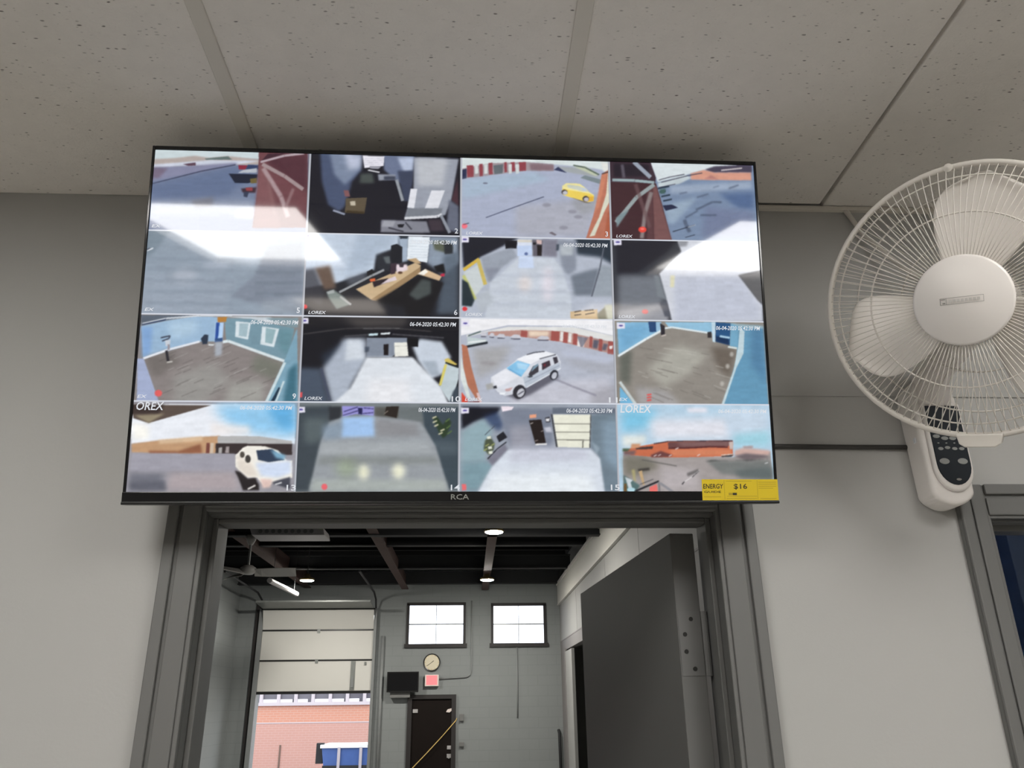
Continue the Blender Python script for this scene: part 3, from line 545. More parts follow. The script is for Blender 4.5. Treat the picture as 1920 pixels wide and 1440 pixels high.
  ((148,152,156), 0.004, 1, [(0.432,0.516), (0.507,0.446), (0.501,0.42), (0.425,0.489)]),
  ((36,36,40), 0.005, 1, [(0.231,0.752), (0.444,0.535), (0.437,0.514), (0.225,0.731)]),
  ((202,174,134), 0.004, 1, [(0.326,0.672), (0.704,0.337), (0.74,0.369), (0.734,0.403), (0.439,0.802), (0.421,0.791)]),
  ((160,130,92), 0.004, 1, [(0.424,0.796), (0.74,0.386), (0.738,0.459), (0.474,0.823)]),
  ((190,160,120), 0.005, 1, [(0.65,0.299), (0.709,0.28), (0.745,0.347), (0.71,0.348)]),
  ((44,34,40), 0.004, 1, [(0.43,0.575), (0.529,0.533), (0.547,0.566), (0.442,0.647)]),
  ((220,204,210), 0.005, 1, [(0.529,0.544), (0.576,0.509), (0.588,0.553), (0.483,0.612)]),
  ((226,100,52), 0.004, 1, [(0.412,0.548), (0.447,0.535), (0.45,0.569), (0.418,0.581)]),
  ((230,212,220), 0.006, 1, [(0.574,0.363), (0.651,0.361), (0.657,0.428), (0.587,0.475)]),
  ((60,44,56), 0.004, 1, [(0.544,0.353), (0.585,0.341), (0.575,0.476), (0.546,0.488)]),
  ((60,50,60), 0.005, 1, [(0.597,0.351), (0.633,0.339), (0.627,0.395), (0.604,0.396)]),
  ((90,60,40), 0.003, 1, [(0.623,0.463), (0.621,0.47), (0.617,0.475), (0.611,0.478), (0.604,0.479), (0.598,0.476), (0.594,0.471), (0.592,0.464), (0.594,0.457), (0.598,0.451), (0.604,0.448), (0.611,0.448), (0.617,0.451), (0.621,0.456)]),
  ((212,180,140), 0.004, 1, [(0.717,0.477), (0.77,0.413), (0.877,0.5), (0.86,0.556)]),
  ((240,236,226), 0.005, 1, [(0.723,0.471), (0.77,0.413), (0.788,0.446), (0.759,0.492)]),
  ((196,40,70), 0.004, 1, [(0.865,0.478), (0.895,0.454), (0.895,0.499), (0.871,0.5)]),
  ((20,20,24), 0.006, 1, [(0.823,0.378), (0.888,0.342), (0.901,0.465), (0.841,0.445)]),
  ((22,22,26), 0.009, 1, [(0.445,0.823), (0.735,0.493), (0.89,0.578), (0.798,0.979), (0.658,0.983), (0.633,0.873)]),
  ((70,78,78), 0.013, 1, [(0.667,0.729), (0.747,0.537), (0.807,0.558), (0.808,0.714), (0.72,0.794)]),
  ((104,84,72), 0.018, 1, [(0.059,0.425), (0.157,0.389), (0.203,0.665), (0.123,0.689)]),
  ((60,60,68), 0.018, 0.8, [(-0.011,0.45), (0.059,0.425), (0.129,0.733), (0.11,0.887), (-0.003,0.759)]),
  ((122,134,130), 0.007, 1, [(0.141,0.711), (0.186,0.682), (0.258,0.773), (0.294,0.86), (0.209,0.917), (0.154,0.776)]),
  ((160,166,166), 0.005, 1, [(0.141,0.711), (0.186,0.682), (0.193,0.72), (0.153,0.738)]),
  ((170,172,172), 0.005, 1, [(0.225,0.773), (0.297,0.87), (0.304,0.85), (0.232,0.754)]),
  ((230,40,46), 0.002, 1, [(0.025,0.889), (0.024,0.902), (0.019,0.912), (0.012,0.917), (0.004,0.918), (-0.004,0.912), (-0.009,0.903), (-0.011,0.89), (-0.01,0.878), (-0.005,0.868), (0.002,0.862), (0.01,0.862), (0.018,0.867), (0.023,0.877)]),
  ((225,222,238), 0.004, 1, [(-0.025,-0.004), (0.027,-0.002), (0.03,0.066), (-0.021,0.07)]),
  ((70,60,150), 0.002, 1, [(0.017,0.03), (0.016,0.035), (0.012,0.039), (0.006,0.041), (0,0.041), (-0.005,0.039), (-0.009,0.036), (-0.011,0.032), (-0.01,0.027), (-0.006,0.023), (-0,0.021), (0.006,0.021), (0.012,0.023), (0.016,0.026)]),
 ],
 7: [(176, 184, 200),
  ((26,28,40), 0.012, 1, [(0.003,-0.004), (0.384,0.005), (0.293,0.077), (0.287,0.1), (0.13,0.254), (0.017,0.394)]),
  ((20,20,28), 0.004, 1, [(0.287,0.043), (0.372,0.04), (0.366,0.138), (0.293,0.146)]),
  ((40,52,66), 0.020, 1, [(0.757,-0.009), (1.046,0.003), (1.04,0.36), (0.92,0.227), (0.761,0.198)]),
  ((136,144,160), 0.015, 1, [(0.634,0.019), (0.763,0.025), (0.759,0.392), (0.703,0.462), (0.668,0.373)]),
  ((176,184,192), 0.014, 1, [(0.652,0.087), (0.744,0.084), (0.736,0.21), (0.657,0.213)]),
  ((110,120,134), 0.018, 1, [(0.721,0.462), (0.856,0.389), (0.918,0.364), (0.864,0.706), (0.743,0.71)]),
  ((148,158,170), 0.014, 1, [(0.918,0.319), (1.04,0.36), (0.998,0.714), (0.864,0.717)]),
  ((90,96,110), 0.005, 1, [(0.941,0.11), (0.913,0.363), (0.922,0.366), (0.951,0.112)]),
  ((90,96,110), 0.005, 1, [(0.913,0.362), (0.853,0.715), (0.862,0.72), (0.922,0.367)]),
  ((110,116,132), 0.005, 0.7, [(0.84,0.491), (0.807,0.684), (0.813,0.687), (0.845,0.494)]),
  ((150,158,172), 0.012, 1, [(0.13,0.254), (0.336,0.133), (0.371,0.235), (0.263,0.386), (0.179,0.569), (0.149,0.412)]),
  ((136,142,158), 0.013, 1, [(0.155,0.389), (0.263,0.375), (0.191,0.568)]),
  ((196,204,216), 0.012, 1, [(0.275,0.431), (0.384,0.246), (0.614,0.249), (0.667,0.395), (0.719,0.71), (0.728,1), (0.155,1.014), (0.191,0.568)]),
  ((214,222,240), 0.004, 1, [(0.372,0.028), (0.469,0.025), (0.469,0.105), (0.372,0.109)]),
  ((214,208,196), 0.002, 1, [(0.372,0.028), (0.469,0.027), (0.468,0.059), (0.373,0.061)]),
  ((190,208,240), 0.004, 1, [(0.369,0.103), (0.469,0.099), (0.468,0.225), (0.371,0.235)]),
  ((90,110,160), 0.005, 1, [(0.441,0.204), (0.44,0.213), (0.437,0.22), (0.432,0.224), (0.426,0.224), (0.421,0.22), (0.418,0.213), (0.417,0.204), (0.418,0.195), (0.422,0.188), (0.427,0.184), (0.432,0.184), (0.437,0.188), (0.44,0.195)]),
  ((200,216,244), 0.008, 1, [(0.381,0.234), (0.474,0.231), (0.48,0.379), (0.377,0.382)]),
  ((96,92,104), 0.008, 1, [(0.469,0.025), (0.546,0.022), (0.535,0.229), (0.474,0.231)]),
  ((30,24,26), 0.003, 1, [(0.501,0.093), (0.533,0.091), (0.532,0.223), (0.502,0.224)]),
  ((210,180,176), 0.004, 1, [(0.497,0.024), (0.533,0.028), (0.533,0.08), (0.5,0.075)]),
  ((20,20,26), 0.002, 1, [(0.475,0.059), (0.497,0.058), (0.493,0.087), (0.476,0.088)]),
  ((126,126,142), 0.011, 1, [(0.54,0.011), (0.64,0.018), (0.632,0.237), (0.538,0.229)]),
  ((60,70,84), 0.006, 1, [(0.631,0.076), (0.649,0.076), (0.645,0.156), (0.627,0.157)]),
  ((222,212,210), 0.030, 0.8, [(0.461,0.572), (0.456,0.621), (0.444,0.66), (0.427,0.682), (0.409,0.683), (0.392,0.661), (0.38,0.623), (0.376,0.574), (0.381,0.525), (0.393,0.486), (0.409,0.463), (0.428,0.463), (0.445,0.484), (0.457,0.523)]),
  ((224,216,226), 0.036, 0.8, [(0.605,0.579), (0.601,0.676), (0.59,0.755), (0.575,0.798), (0.559,0.799), (0.545,0.756), (0.536,0.678), (0.533,0.581), (0.537,0.483), (0.548,0.403), (0.563,0.359), (0.579,0.359), (0.593,0.402), (0.602,0.481)]),
  ((168,176,192), 0.015, 0.4, [(0.209,0.5), (0.703,0.485), (0.703,0.44), (0.209,0.455)]),
  ((168,176,192), 0.015, 0.4, [(0.208,0.702), (0.701,0.688), (0.701,0.643), (0.209,0.658)]),
  ((168,176,192), 0.015, 0.4, [(0.208,0.847), (0.699,0.834), (0.7,0.789), (0.208,0.803)]),
  ((200,208,210), 0.006, 1, [(0.017,0.45), (0.113,0.346), (0.155,0.592), (0.089,0.75)]),
  ((178,186,196), 0.018, 1, [(0.089,0.75), (0.179,0.636), (0.214,0.791), (0.131,0.949)]),
  ((216,178,60), 0.004, 1, [(0.023,0.432), (0.124,0.293), (0.113,0.262), (0.011,0.401)]),
  ((206,182,90), 0.005, 1, [(0.101,0.296), (0.149,0.599), (0.172,0.585), (0.124,0.282)]),
  ((196,200,110), 0.006, 1, [(0.008,0.493), (0.086,0.781), (0.104,0.764), (0.026,0.475)]),
  ((34,48,56), 0.007, 1, [(0.009,0.529), (0.047,0.573), (0.09,0.784), (0.072,0.862), (0.01,0.852)]),
  ((226,50,56), 0.002, 1, [(0.044,0.89), (0.043,0.902), (0.038,0.911), (0.031,0.916), (0.024,0.917), (0.017,0.912), (0.013,0.902), (0.011,0.891), (0.013,0.879), (0.017,0.87), (0.024,0.865), (0.031,0.865), (0.038,0.87), (0.043,0.879)]),
  ((206,176,132), 0.005, 1, [(0.714,0.906), (0.892,0.874), (0.902,0.996), (0.716,1.012)]),
  ((120,118,96), 0.008, 1, [(0.891,0.93), (0.947,0.839), (0.969,0.994), (0.896,0.996)]),
  ((70,56,40), 0.002, 1, [(0.741,0.918), (0.787,0.9), (0.785,0.887), (0.74,0.905)]),
  ((70,56,40), 0.002, 1, [(0.807,0.899), (0.868,0.887), (0.867,0.873), (0.807,0.886)]),
  ((70,56,40), 0.002, 1, [(0.741,0.957), (0.786,0.944), (0.785,0.931), (0.74,0.943)]),
  ((70,56,40), 0.002, 1, [(0.813,0.944), (0.874,0.92), (0.873,0.907), (0.812,0.931)]),
  ((190,192,172), 0.012, 1, [(0.941,0.816), (1.014,0.814), (1.023,0.993), (0.957,0.995)]),
  ((225,222,238), 0.004, 1, [(-0.003,0.002), (0.05,0.005), (0.052,0.074), (0,0.078)]),
  ((70,60,150), 0.002, 1, [(0.04,0.037), (0.038,0.042), (0.034,0.046), (0.029,0.048), (0.022,0.048), (0.016,0.046), (0.012,0.043), (0.011,0.038), (0.012,0.034), (0.016,0.03), (0.022,0.028), (0.028,0.028), (0.034,0.03), (0.038,0.033)]),
 ],
 8: [(52, 54, 62),
  ((34,34,44), 0.018, 1, [(0.026,-0.008), (0.448,-0.012), (0.357,0.177), (0.154,0.425), (0.031,0.452)]),
  ((112,118,128), 0.030, 1, [(0.037,0.452), (0.301,0.444), (0.343,0.772), (0.027,1.004)]),
  ((150,152,160), 0.018, 1, [(0.029,0.892), (0.306,0.784), (0.363,0.94), (0.362,1.007), (0.027,1.015)]),
  ((206,210,220), 0.008, 1, [(0.448,-0), (1.001,0.003), (1.007,0.352), (0.848,0.426), (0.997,0.788), (0.996,0.992), (0.386,1.007), (0.314,0.42), (0.469,0.139)]),
  ((184,190,208), 0.030, 0.8, [(0.412,0.44), (0.854,0.426), (0.985,0.788), (0.99,0.992), (0.398,1.006)]),
  ((130,132,140), 0.012, 0.8, [(0.448,-0.012), (0.523,-0.015), (0.509,0.067), (0.458,0.081)]),
  ((98,98,100), 0.009, 1, [(0.854,0.42), (1.025,0.375), (1.01,0.776), (0.974,0.743)]),
  ((122,130,138), 0.009, 1, [(0.276,0.444), (0.313,0.443), (0.356,0.749), (0.295,0.705)]),
  ((84,88,100), 0.008, 1, [(0.312,0.784), (0.356,0.749), (0.376,0.94), (0.339,0.952)]),
  ((222,216,170), 0.008, 0.8, [(0.388,0.441), (0.418,0.44), (0.409,0.589), (0.384,0.589)]),
  ((240,238,240), 0.012, 1, [(0.518,0.172), (0.625,0.168), (0.592,0.221), (0.523,0.229)]),
  ((228,110,110), 0.005, 1, [(0.231,0.893), (0.228,0.906), (0.222,0.916), (0.213,0.922), (0.203,0.922), (0.195,0.917), (0.189,0.907), (0.187,0.894), (0.189,0.881), (0.195,0.871), (0.204,0.865), (0.214,0.865), (0.223,0.87), (0.229,0.88)]),
  ((225,222,238), 0.004, 1, [(0.014,-0.001), (0.068,0.001), (0.068,0.071), (0.015,0.075)]),
  ((70,60,150), 0.002, 1, [(0.056,0.034), (0.055,0.039), (0.051,0.042), (0.045,0.045), (0.038,0.045), (0.032,0.043), (0.028,0.04), (0.027,0.035), (0.028,0.031), (0.032,0.027), (0.038,0.025), (0.045,0.024), (0.051,0.026), (0.055,0.03)]),
 ],
 9: [(136, 130, 128),
  ((92,102,116), 0.005, 1, [(-0,0.016), (0.324,0.008), (0.153,0.079), (0.005,0.137)]),
  ((150,182,212), 0.005, 1, [(0.006,0.143), (0.153,0.079), (0.325,0.025), (0.476,0.026), (0.469,0.314), (0.37,0.316), (0.185,0.429), (0.034,0.518)]),
  ((176,204,226), 0.037, 0.8, [(0.165,0.089), (0.338,0.063), (0.355,0.206), (0.197,0.309)]),
  ((120,160,214), 0.018, 0.8, [(0.006,0.148), (0.075,0.158), (0.077,0.453), (0.028,0.519)]),
  ((196,206,214), 0.006, 1, [(0.499,0.015), (0.792,0.019), (0.883,0.106), (0.676,0.055)]),
  ((126,150,160), 0.007, 1, [(0.763,0.031), (0.97,0.025), (0.972,0.137), (0.913,0.138)]),
  ((116,150,166), 0.005, 1, [(0.511,0.037), (0.676,0.044), (0.949,0.149), (0.918,0.524), (0.889,0.536), (0.533,0.312)]),
  ((96,140,152), 0.024, 0.8, [(0.831,0.151), (0.949,0.16), (0.922,0.48), (0.862,0.394)]),
  ((214,220,228), 0.002, 1, [(0.011,0.123), (0.153,0.059), (0.15,0.044), (0.009,0.108)]),
  ((214,220,228), 0.002, 1, [(0.152,0.059), (0.36,0.022), (0.358,0.006), (0.151,0.043)]),
  ((214,220,228), 0.002, 1, [(0.359,0.022), (0.558,0.017), (0.557,0.001), (0.359,0.006)]),
  ((34,50,90), 0.002, 1, [(0.011,0.132), (0.153,0.071), (0.151,0.06), (0.01,0.121)]),
  ((136,128,126), 0.004, 1, [(0.037,0.518), (0.185,0.429), (0.371,0.327), (0.453,0.358), (0.539,0.318), (0.895,0.547), (0.809,1.013), (0.153,1.02)]),
  ((110,104,100), 0.030, 0.8, [(0.04,0.518), (0.185,0.429), (0.265,0.558), (0.112,0.733)]),
  ((152,150,146), 0.043, 0.9, [(0.225,0.709), (0.46,0.554), (0.583,0.769), (0.42,1.017), (0.238,1.019)]),
  ((112,116,104), 0.030, 0.8, [(0.718,0.462), (0.895,0.557), (0.849,0.765), (0.694,0.637)]),
  ((164,164,158), 0.037, 0.8, [(0.583,0.769), (0.785,0.766), (0.781,1.013), (0.534,1.016)]),
  ((172,170,166), 0.002, 0.55, [(0.477,0.819), (0.53,0.776), (0.528,0.769), (0.475,0.812)]),
  ((92,86,84), 0.002, 0.55, [(0.453,0.927), (0.546,0.85), (0.545,0.843), (0.451,0.92)]),
  ((92,86,84), 0.002, 0.55, [(0.173,0.532), (0.21,0.502), (0.208,0.495), (0.171,0.525)]),
  ((172,170,166), 0.002, 0.55, [(0.386,0.424), (0.451,0.37), (0.449,0.363), (0.384,0.417)]),
  ((92,86,84), 0.002, 0.55, [(0.536,0.568), (0.615,0.502), (0.613,0.495), (0.534,0.561)]),
  ((92,86,84), 0.002, 0.55, [(0.49,0.419), (0.562,0.359), (0.56,0.352), (0.488,0.412)]),
  ((172,170,166), 0.002, 0.55, [(0.27,0.652), (0.322,0.609), (0.32,0.602), (0.268,0.645)]),
  ((92,86,84), 0.002, 0.55, [(0.57,0.662), (0.614,0.625), (0.612,0.618), (0.568,0.655)]),
  ((92,86,84), 0.002, 0.55, [(0.474,0.861), (0.528,0.817), (0.526,0.81), (0.472,0.854)]),
  ((172,170,166), 0.002, 0.55, [(0.244,0.637), (0.339,0.557), (0.337,0.55), (0.242,0.63)]),
  ((92,86,84), 0.002, 0.55, [(0.77,0.794), (0.865,0.717), (0.863,0.71), (0.768,0.787)]),
  ((92,86,84), 0.002, 0.55, [(0.674,0.624), (0.714,0.591), (0.713,0.584), (0.672,0.617)]),
  ((172,170,166), 0.002, 0.55, [(0.544,0.731), (0.602,0.683), (0.601,0.676), (0.543,0.724)]),
  ((92,86,84), 0.002, 0.55, [(0.246,0.647), (0.311,0.594), (0.309,0.587), (0.244,0.641)]),
  ((92,86,84), 0.002, 0.55, [(0.274,0.58), (0.338,0.527), (0.336,0.52), (0.272,0.573)]),
  ((172,170,166), 0.002, 0.55, [(0.688,0.745), (0.741,0.702), (0.74,0.695), (0.686,0.738)]),
  ((92,86,84), 0.002, 0.55, [(0.284,0.675), (0.331,0.636), (0.329,0.629), (0.282,0.668)]),
  ((92,86,84), 0.002, 0.55, [(0.232,0.71), (0.271,0.678), (0.27,0.671), (0.231,0.703)]),
  ((172,170,166), 0.002, 0.55, [(0.423,0.619), (0.504,0.551), (0.502,0.544), (0.421,0.612)]),
  ((92,86,84), 0.002, 0.55, [(0.611,0.808), (0.692,0.742), (0.69,0.735), (0.61,0.801)]),
  ((92,86,84), 0.002, 0.55, [(0.354,0.798), (0.41,0.752), (0.408,0.745), (0.352,0.791)]),
  ((172,170,166), 0.002, 0.55, [(0.484,0.596), (0.548,0.543), (0.546,0.536), (0.482,0.589)]),
  ((92,86,84), 0.002, 0.55, [(0.13,0.554), (0.228,0.472), (0.226,0.465), (0.128,0.547)]),
  ((92,86,84), 0.002, 0.55, [(0.257,0.813), (0.333,0.749), (0.331,0.743), (0.255,0.806)]),
  ((172,170,166), 0.002, 0.55, [(0.592,0.682), (0.666,0.621), (0.664,0.614), (0.59,0.675)]),
  ((92,86,84), 0.002, 0.55, [(0.188,0.469), (0.23,0.434), (0.229,0.427), (0.187,0.462)]),
  ((172,170,166), 0.002, 0.55, [(0.468,0.516), (0.566,0.434), (0.564,0.427), (0.466,0.509)]),
  ((92,86,84), 0.002, 0.55, [(0.564,0.721), (0.645,0.654), (0.643,0.647), (0.562,0.714)]),
  ((92,86,84), 0.002, 0.55, [(0.285,0.948), (0.374,0.875), (0.372,0.868), (0.283,0.941)]),
  ((172,170,166), 0.002, 0.55, [(0.593,0.685), (0.684,0.61), (0.682,0.603), (0.591,0.678)]),
  ((92,86,84), 0.002, 0.55, [(0.61,0.79), (0.705,0.711), (0.703,0.704), (0.608,0.783)]),
  ((92,86,84), 0.002, 0.55, [(0.527,0.619), (0.598,0.56), (0.596,0.553), (0.525,0.612)]),
  ((172,170,166), 0.002, 0.55, [(0.221,0.523), (0.303,0.454), (0.301,0.447), (0.219,0.516)]),
  ((92,86,84), 0.002, 0.55, [(0.643,0.97), (0.734,0.896), (0.732,0.889), (0.641,0.963)]),
  ((92,86,84), 0.002, 0.55, [(0.459,0.458), (0.525,0.402), (0.524,0.395), (0.457,0.451)]),
  ((172,170,166), 0.002, 0.55, [(0.739,0.862), (0.805,0.808), (0.804,0.801), (0.737,0.855)]),
  ((92,86,84), 0.002, 0.55, [(0.4,0.535), (0.446,0.497), (0.444,0.49), (0.399,0.528)]),
  ((92,86,84), 0.002, 0.55, [(0.154,0.93), (0.229,0.868), (0.228,0.861), (0.152,0.923)]),
  ((172,170,166), 0.002, 0.55, [(0.19,0.653), (0.227,0.622), (0.225,0.615), (0.188,0.646)]),
  ((92,86,84), 0.002, 0.55, [(0.243,0.836), (0.319,0.772), (0.318,0.765), (0.241,0.829)]),
  ((92,86,84), 0.002, 0.55, [(0.418,0.568), (0.495,0.503), (0.494,0.496), (0.416,0.561)]),
  ((172,170,166), 0.002, 0.55, [(0.752,0.656), (0.791,0.624), (0.789,0.617), (0.75,0.649)]),
  ((92,86,84), 0.002, 0.55, [(0.472,0.894), (0.517,0.858), (0.515,0.851), (0.471,0.887)]),
  ((172,170,166), 0.002, 0.55, [(0.277,0.813), (0.37,0.736), (0.368,0.729), (0.275,0.806)]),
  ((226,230,238), 0.003, 1, [(0.037,0.53), (0.187,0.424), (0.181,0.401), (0.031,0.507)]),
  ((226,230,238), 0.003, 1, [(0.186,0.424), (0.372,0.327), (0.368,0.304), (0.182,0.401)]),
  ((214,226,230), 0.004, 1, [(0.512,0.335), (0.546,0.323), (0.542,0.29), (0.508,0.302)]),
  ((214,226,230), 0.004, 1, [(0.542,0.322), (0.898,0.551), (0.903,0.52), (0.546,0.291)]),
  ((220,226,230), 0.002, 1, [(0.423,0.342), (0.461,0.347), (0.453,0.363), (0.424,0.359)]),
  ((176,208,244), 0.003, 1, [(0.458,0.093), (0.51,0.092), (0.509,0.302), (0.46,0.314)]),
  ((40,78,160), 0.004, 1, [(0.461,0.093), (0.484,0.093), (0.48,0.303), (0.463,0.303)]),
  ((50,80,130), 0.003, 1, [(0.462,0.281), (0.508,0.269), (0.509,0.313), (0.461,0.325)]),
  ((176,186,200), 0.012, 0.8, [(0.463,0.319), (0.51,0.318), (0.509,0.466), (0.469,0.489)]),
  ((184,126,54), 0.002, 1, [(0.467,0.027), (0.526,0.025), (0.525,0.081), (0.472,0.088)]),
  ((212,224,230), 0.003, 1, [(0.583,0.074), (0.677,0.088), (0.666,0.288), (0.586,0.256)]),
  ((212,224,230), 0.003, 1, [(0.749,0.131), (0.855,0.156), (0.829,0.372), (0.743,0.341)]),
  ((160,186,196), 0.003, 1, [(0.607,0.101), (0.663,0.1), (0.656,0.255), (0.606,0.245)]),
  ((144,176,184), 0.003, 1, [(0.773,0.147), (0.835,0.168), (0.816,0.334), (0.772,0.318)]),
  ((44,56,74), 0.005, 1, [(0.375,0.283), (0.396,0.233), (0.42,0.238), (0.418,0.342), (0.389,0.348)]),
  ((60,64,80), 0.003, 1, [(0.131,0.285), (0.187,0.261), (0.185,0.246), (0.128,0.27)]),
  ((60,64,80), 0.003, 1, [(0.182,0.251), (0.175,0.284), (0.183,0.29), (0.19,0.257)]),
  ((60,64,80), 0.003, 1, [(0.177,0.28), (0.138,0.308), (0.141,0.322), (0.18,0.294)]),
  ((200,206,216), 0.005, 1, [(0.157,0.309), (0.191,0.298), (0.188,0.363), (0.165,0.375)]),
  ((150,140,146), 0.005, 1, [(0.175,0.353), (0.177,0.418), (0.191,0.418), (0.188,0.352)]),
  ((44,42,48), 0.004, 1, [(0.162,0.426), (0.179,0.551), (0.195,0.545), (0.178,0.421)]),
  ((200,196,190), 0.003, 1, [(0.18,0.567), (0.214,0.557), (0.212,0.542), (0.178,0.552)]),
  ((160,172,206), 0.005, 1, [(-0,0.519), (0.037,0.518), (0.153,1.02), (0.018,1.032)]),
  ((122,164,186), 0.005, 1, [(0.895,0.547), (0.967,0.148), (0.994,1.011), (0.792,1.013)]),
  ((60,110,130), 0.018, 1, [(0.927,0.633), (0.977,0.545), (0.983,1.011), (0.902,1.012)]),
  ((200,220,226), 0.005, 1, [(0.893,0.54), (0.79,1.006), (0.806,1.02), (0.909,0.553)]),
  ((26,50,70), 0.003, 1, [(0.871,0.831), (0.824,1.004), (0.841,1.021), (0.889,0.849)]),
  ((196,216,222), 0.004, 1, [(0.895,0.76), (0.85,1.009), (0.861,1.016), (0.906,0.768)]),
  ((228,90,90), 0.003, 1, [(0.165,0.912), (0.163,0.928), (0.158,0.942), (0.149,0.949), (0.139,0.949), (0.129,0.942), (0.123,0.929), (0.12,0.912), (0.121,0.896), (0.127,0.882), (0.136,0.875), (0.146,0.875), (0.155,0.882), (0.162,0.895)]),
 ],
 10: [(24, 24, 30),
  ((92,86,82), 0.036, 0.7, [(0.228,0.016), (0.675,0.005), (0.636,0.104), (0.346,0.122)]),
  ((70,82,100), 0.024, 1, [(-0.011,0.612), (0.126,0.61), (0.191,1.019), (-0,1.021)]),
  ((40,48,62), 0.024, 1, [(0.122,0.461), (0.268,0.275), (0.295,0.521), (0.149,0.609)]),
  ((170,180,196), 0.024, 1, [(0.256,0.265), (0.406,0.256), (0.41,0.519), (0.323,0.797), (0.293,1.028), (0.203,1.029), (0.137,0.609), (0.191,0.481), (0.246,0.33)]),
  ((206,214,224), 0.018, 1, [(0.285,0.275), (0.371,0.273), (0.398,0.498), (0.272,0.522)]),
  ((130,140,156), 0.005, 1, [(0.406,0.251), (0.661,0.245), (0.662,0.343), (0.565,0.474), (0.409,0.477)]),
  ((196,206,220), 0.014, 1, [(0.697,0.353), (0.742,0.254), (0.882,0.284), (0.942,0.467), (0.896,0.661), (0.816,0.726), (0.733,0.514)]),
  ((164,176,190), 0.014, 1, [(0.756,0.513), (0.849,0.512), (0.873,0.683), (0.816,0.684)]),
  ((218,224,232), 0.011, 1, [(0.409,0.477), (0.698,0.471), (0.81,0.684), (0.886,0.821), (0.933,1.021), (0.203,1.029), (0.313,0.839)]),
  ((232,232,236), 0.047, 0.8, [(0.425,0.732), (0.666,0.728), (0.703,1.024), (0.407,1.027)]),
  ((190,204,210), 0.005, 1, [(0.907,0.543), (0.995,0.595), (0.99,0.724), (0.945,1.021), (0.874,0.821)]),
  ((60,72,84), 0.006, 1, [(0.99,0.788), (0.956,0.873), (0.933,1.011), (0.991,1.01)]),
  ((60,58,60), 0.005, 1, [(0.003,0.224), (0.266,0.153), (0.264,0.138), (0.002,0.209)]),
  ((60,58,60), 0.005, 1, [(0.265,0.153), (0.52,0.131), (0.519,0.116), (0.265,0.138)]),
  ((60,58,60), 0.005, 1, [(0.519,0.131), (0.811,0.173), (0.812,0.158), (0.52,0.116)]),
  ((110,110,112), 0.002, 1, [(0.381,0.147), (0.613,0.139), (0.613,0.132), (0.381,0.139)]),
  ((66,66,72), 0.005, 1, [(0.267,0.247), (0.417,0.222), (0.416,0.203), (0.266,0.228)]),
  ((70,70,76), 0.005, 1, [(0.567,0.213), (0.894,0.249), (0.894,0.232), (0.567,0.195)]),
  ((200,226,234), 0.003, 1, [(0.416,0.202), (0.477,0.193), (0.474,0.222), (0.418,0.227)]),
  ((226,236,240), 0.003, 1, [(0.491,0.193), (0.555,0.182), (0.55,0.206), (0.495,0.211)]),
  ((28,22,24), 0.003, 1, [(0.514,0.324), (0.545,0.323), (0.544,0.453), (0.515,0.453)]),
  ((236,236,226), 0.004, 1, [(0.58,0.301), (0.661,0.299), (0.672,0.461), (0.585,0.468)]),
  ((170,170,164), 0.002, 0.7, [(0.58,0.348), (0.665,0.346), (0.664,0.339), (0.58,0.341)]),
  ((16,16,20), 0.004, 1, [(0.664,0.256), (0.733,0.255), (0.731,0.352), (0.667,0.343)]),
  ((70,80,96), 0.006, 1, [(0.396,0.359), (0.425,0.358), (0.42,0.412), (0.397,0.423)]),
  ((220,206,100), 0.004, 1, [(0.902,0.55), (0.866,0.796), (0.882,0.804), (0.918,0.557)]),
  ((214,190,90), 0.004, 1, [(0.901,0.494), (0.924,0.478), (0.983,0.552), (0.966,0.563), (0.907,0.532)]),
  ((30,36,34), 0.002, 1, [(0.906,0.541), (0.987,0.594), (0.991,0.575), (0.909,0.523)]),
  ((66,74,96), 0.008, 1, [(0.119,0.613), (0.184,0.991), (0.198,0.984), (0.133,0.606)]),
  ((226,80,84), 0.003, 1, [(-0.004,0.891), (0.019,0.89), (0.018,0.948), (-0.005,0.948)]),
  ((225,222,238), 0.004, 1, [(-0.017,0.022), (0.034,0.025), (0.037,0.09), (-0.013,0.094)]),
  ((70,60,150), 0.002, 1, [(0.024,0.056), (0.023,0.06), (0.019,0.064), (0.014,0.066), (0.008,0.066), (0.002,0.064), (-0.002,0.061), (-0.003,0.057), (-0.002,0.052), (0.002,0.049), (0.007,0.047), (0.013,0.047), (0.019,0.048), (0.023,0.052)]),
 ],
 11: [(178, 184, 200),
  ((236,236,240), 0.005, 1, [(-0.01,-0.003), (1.029,-0.017), (1.026,0.205), (0.727,0.079), (0.309,0.078), (-0.009,0.216)]),
  ((222,222,220), 0.005, 1, [(0.038,0.204), (0.309,0.1), (0.727,0.09), (1.02,0.205), (1.018,0.282), (0.845,0.209), (0.547,0.138), (0.191,0.157), (0.044,0.226)]),
  ((186,142,132), 0.005, 1, [(0.179,0.163), (0.392,0.136), (0.642,0.142), (0.696,0.157), (1.018,0.282), (1.016,0.425), (0.641,0.268), (0.392,0.219), (0.179,0.201)]),
  ((164,82,76), 0.003, 1, [(0.392,0.142), (0.434,0.15), (0.43,0.223), (0.387,0.213)]),
  ((164,82,76), 0.003, 1, [(0.589,0.143), (0.642,0.15), (0.638,0.268), (0.583,0.258)]),
  ((164,82,76), 0.003, 1, [(0.666,0.152), (0.696,0.16), (0.691,0.289), (0.66,0.279)]),
  ((164,82,76), 0.003, 1, [(0.732,0.167), (0.759,0.175), (0.754,0.31), (0.726,0.299)]),
  ((164,82,76), 0.003, 1, [(0.839,0.198), (0.857,0.206), (0.852,0.341), (0.833,0.33)]),
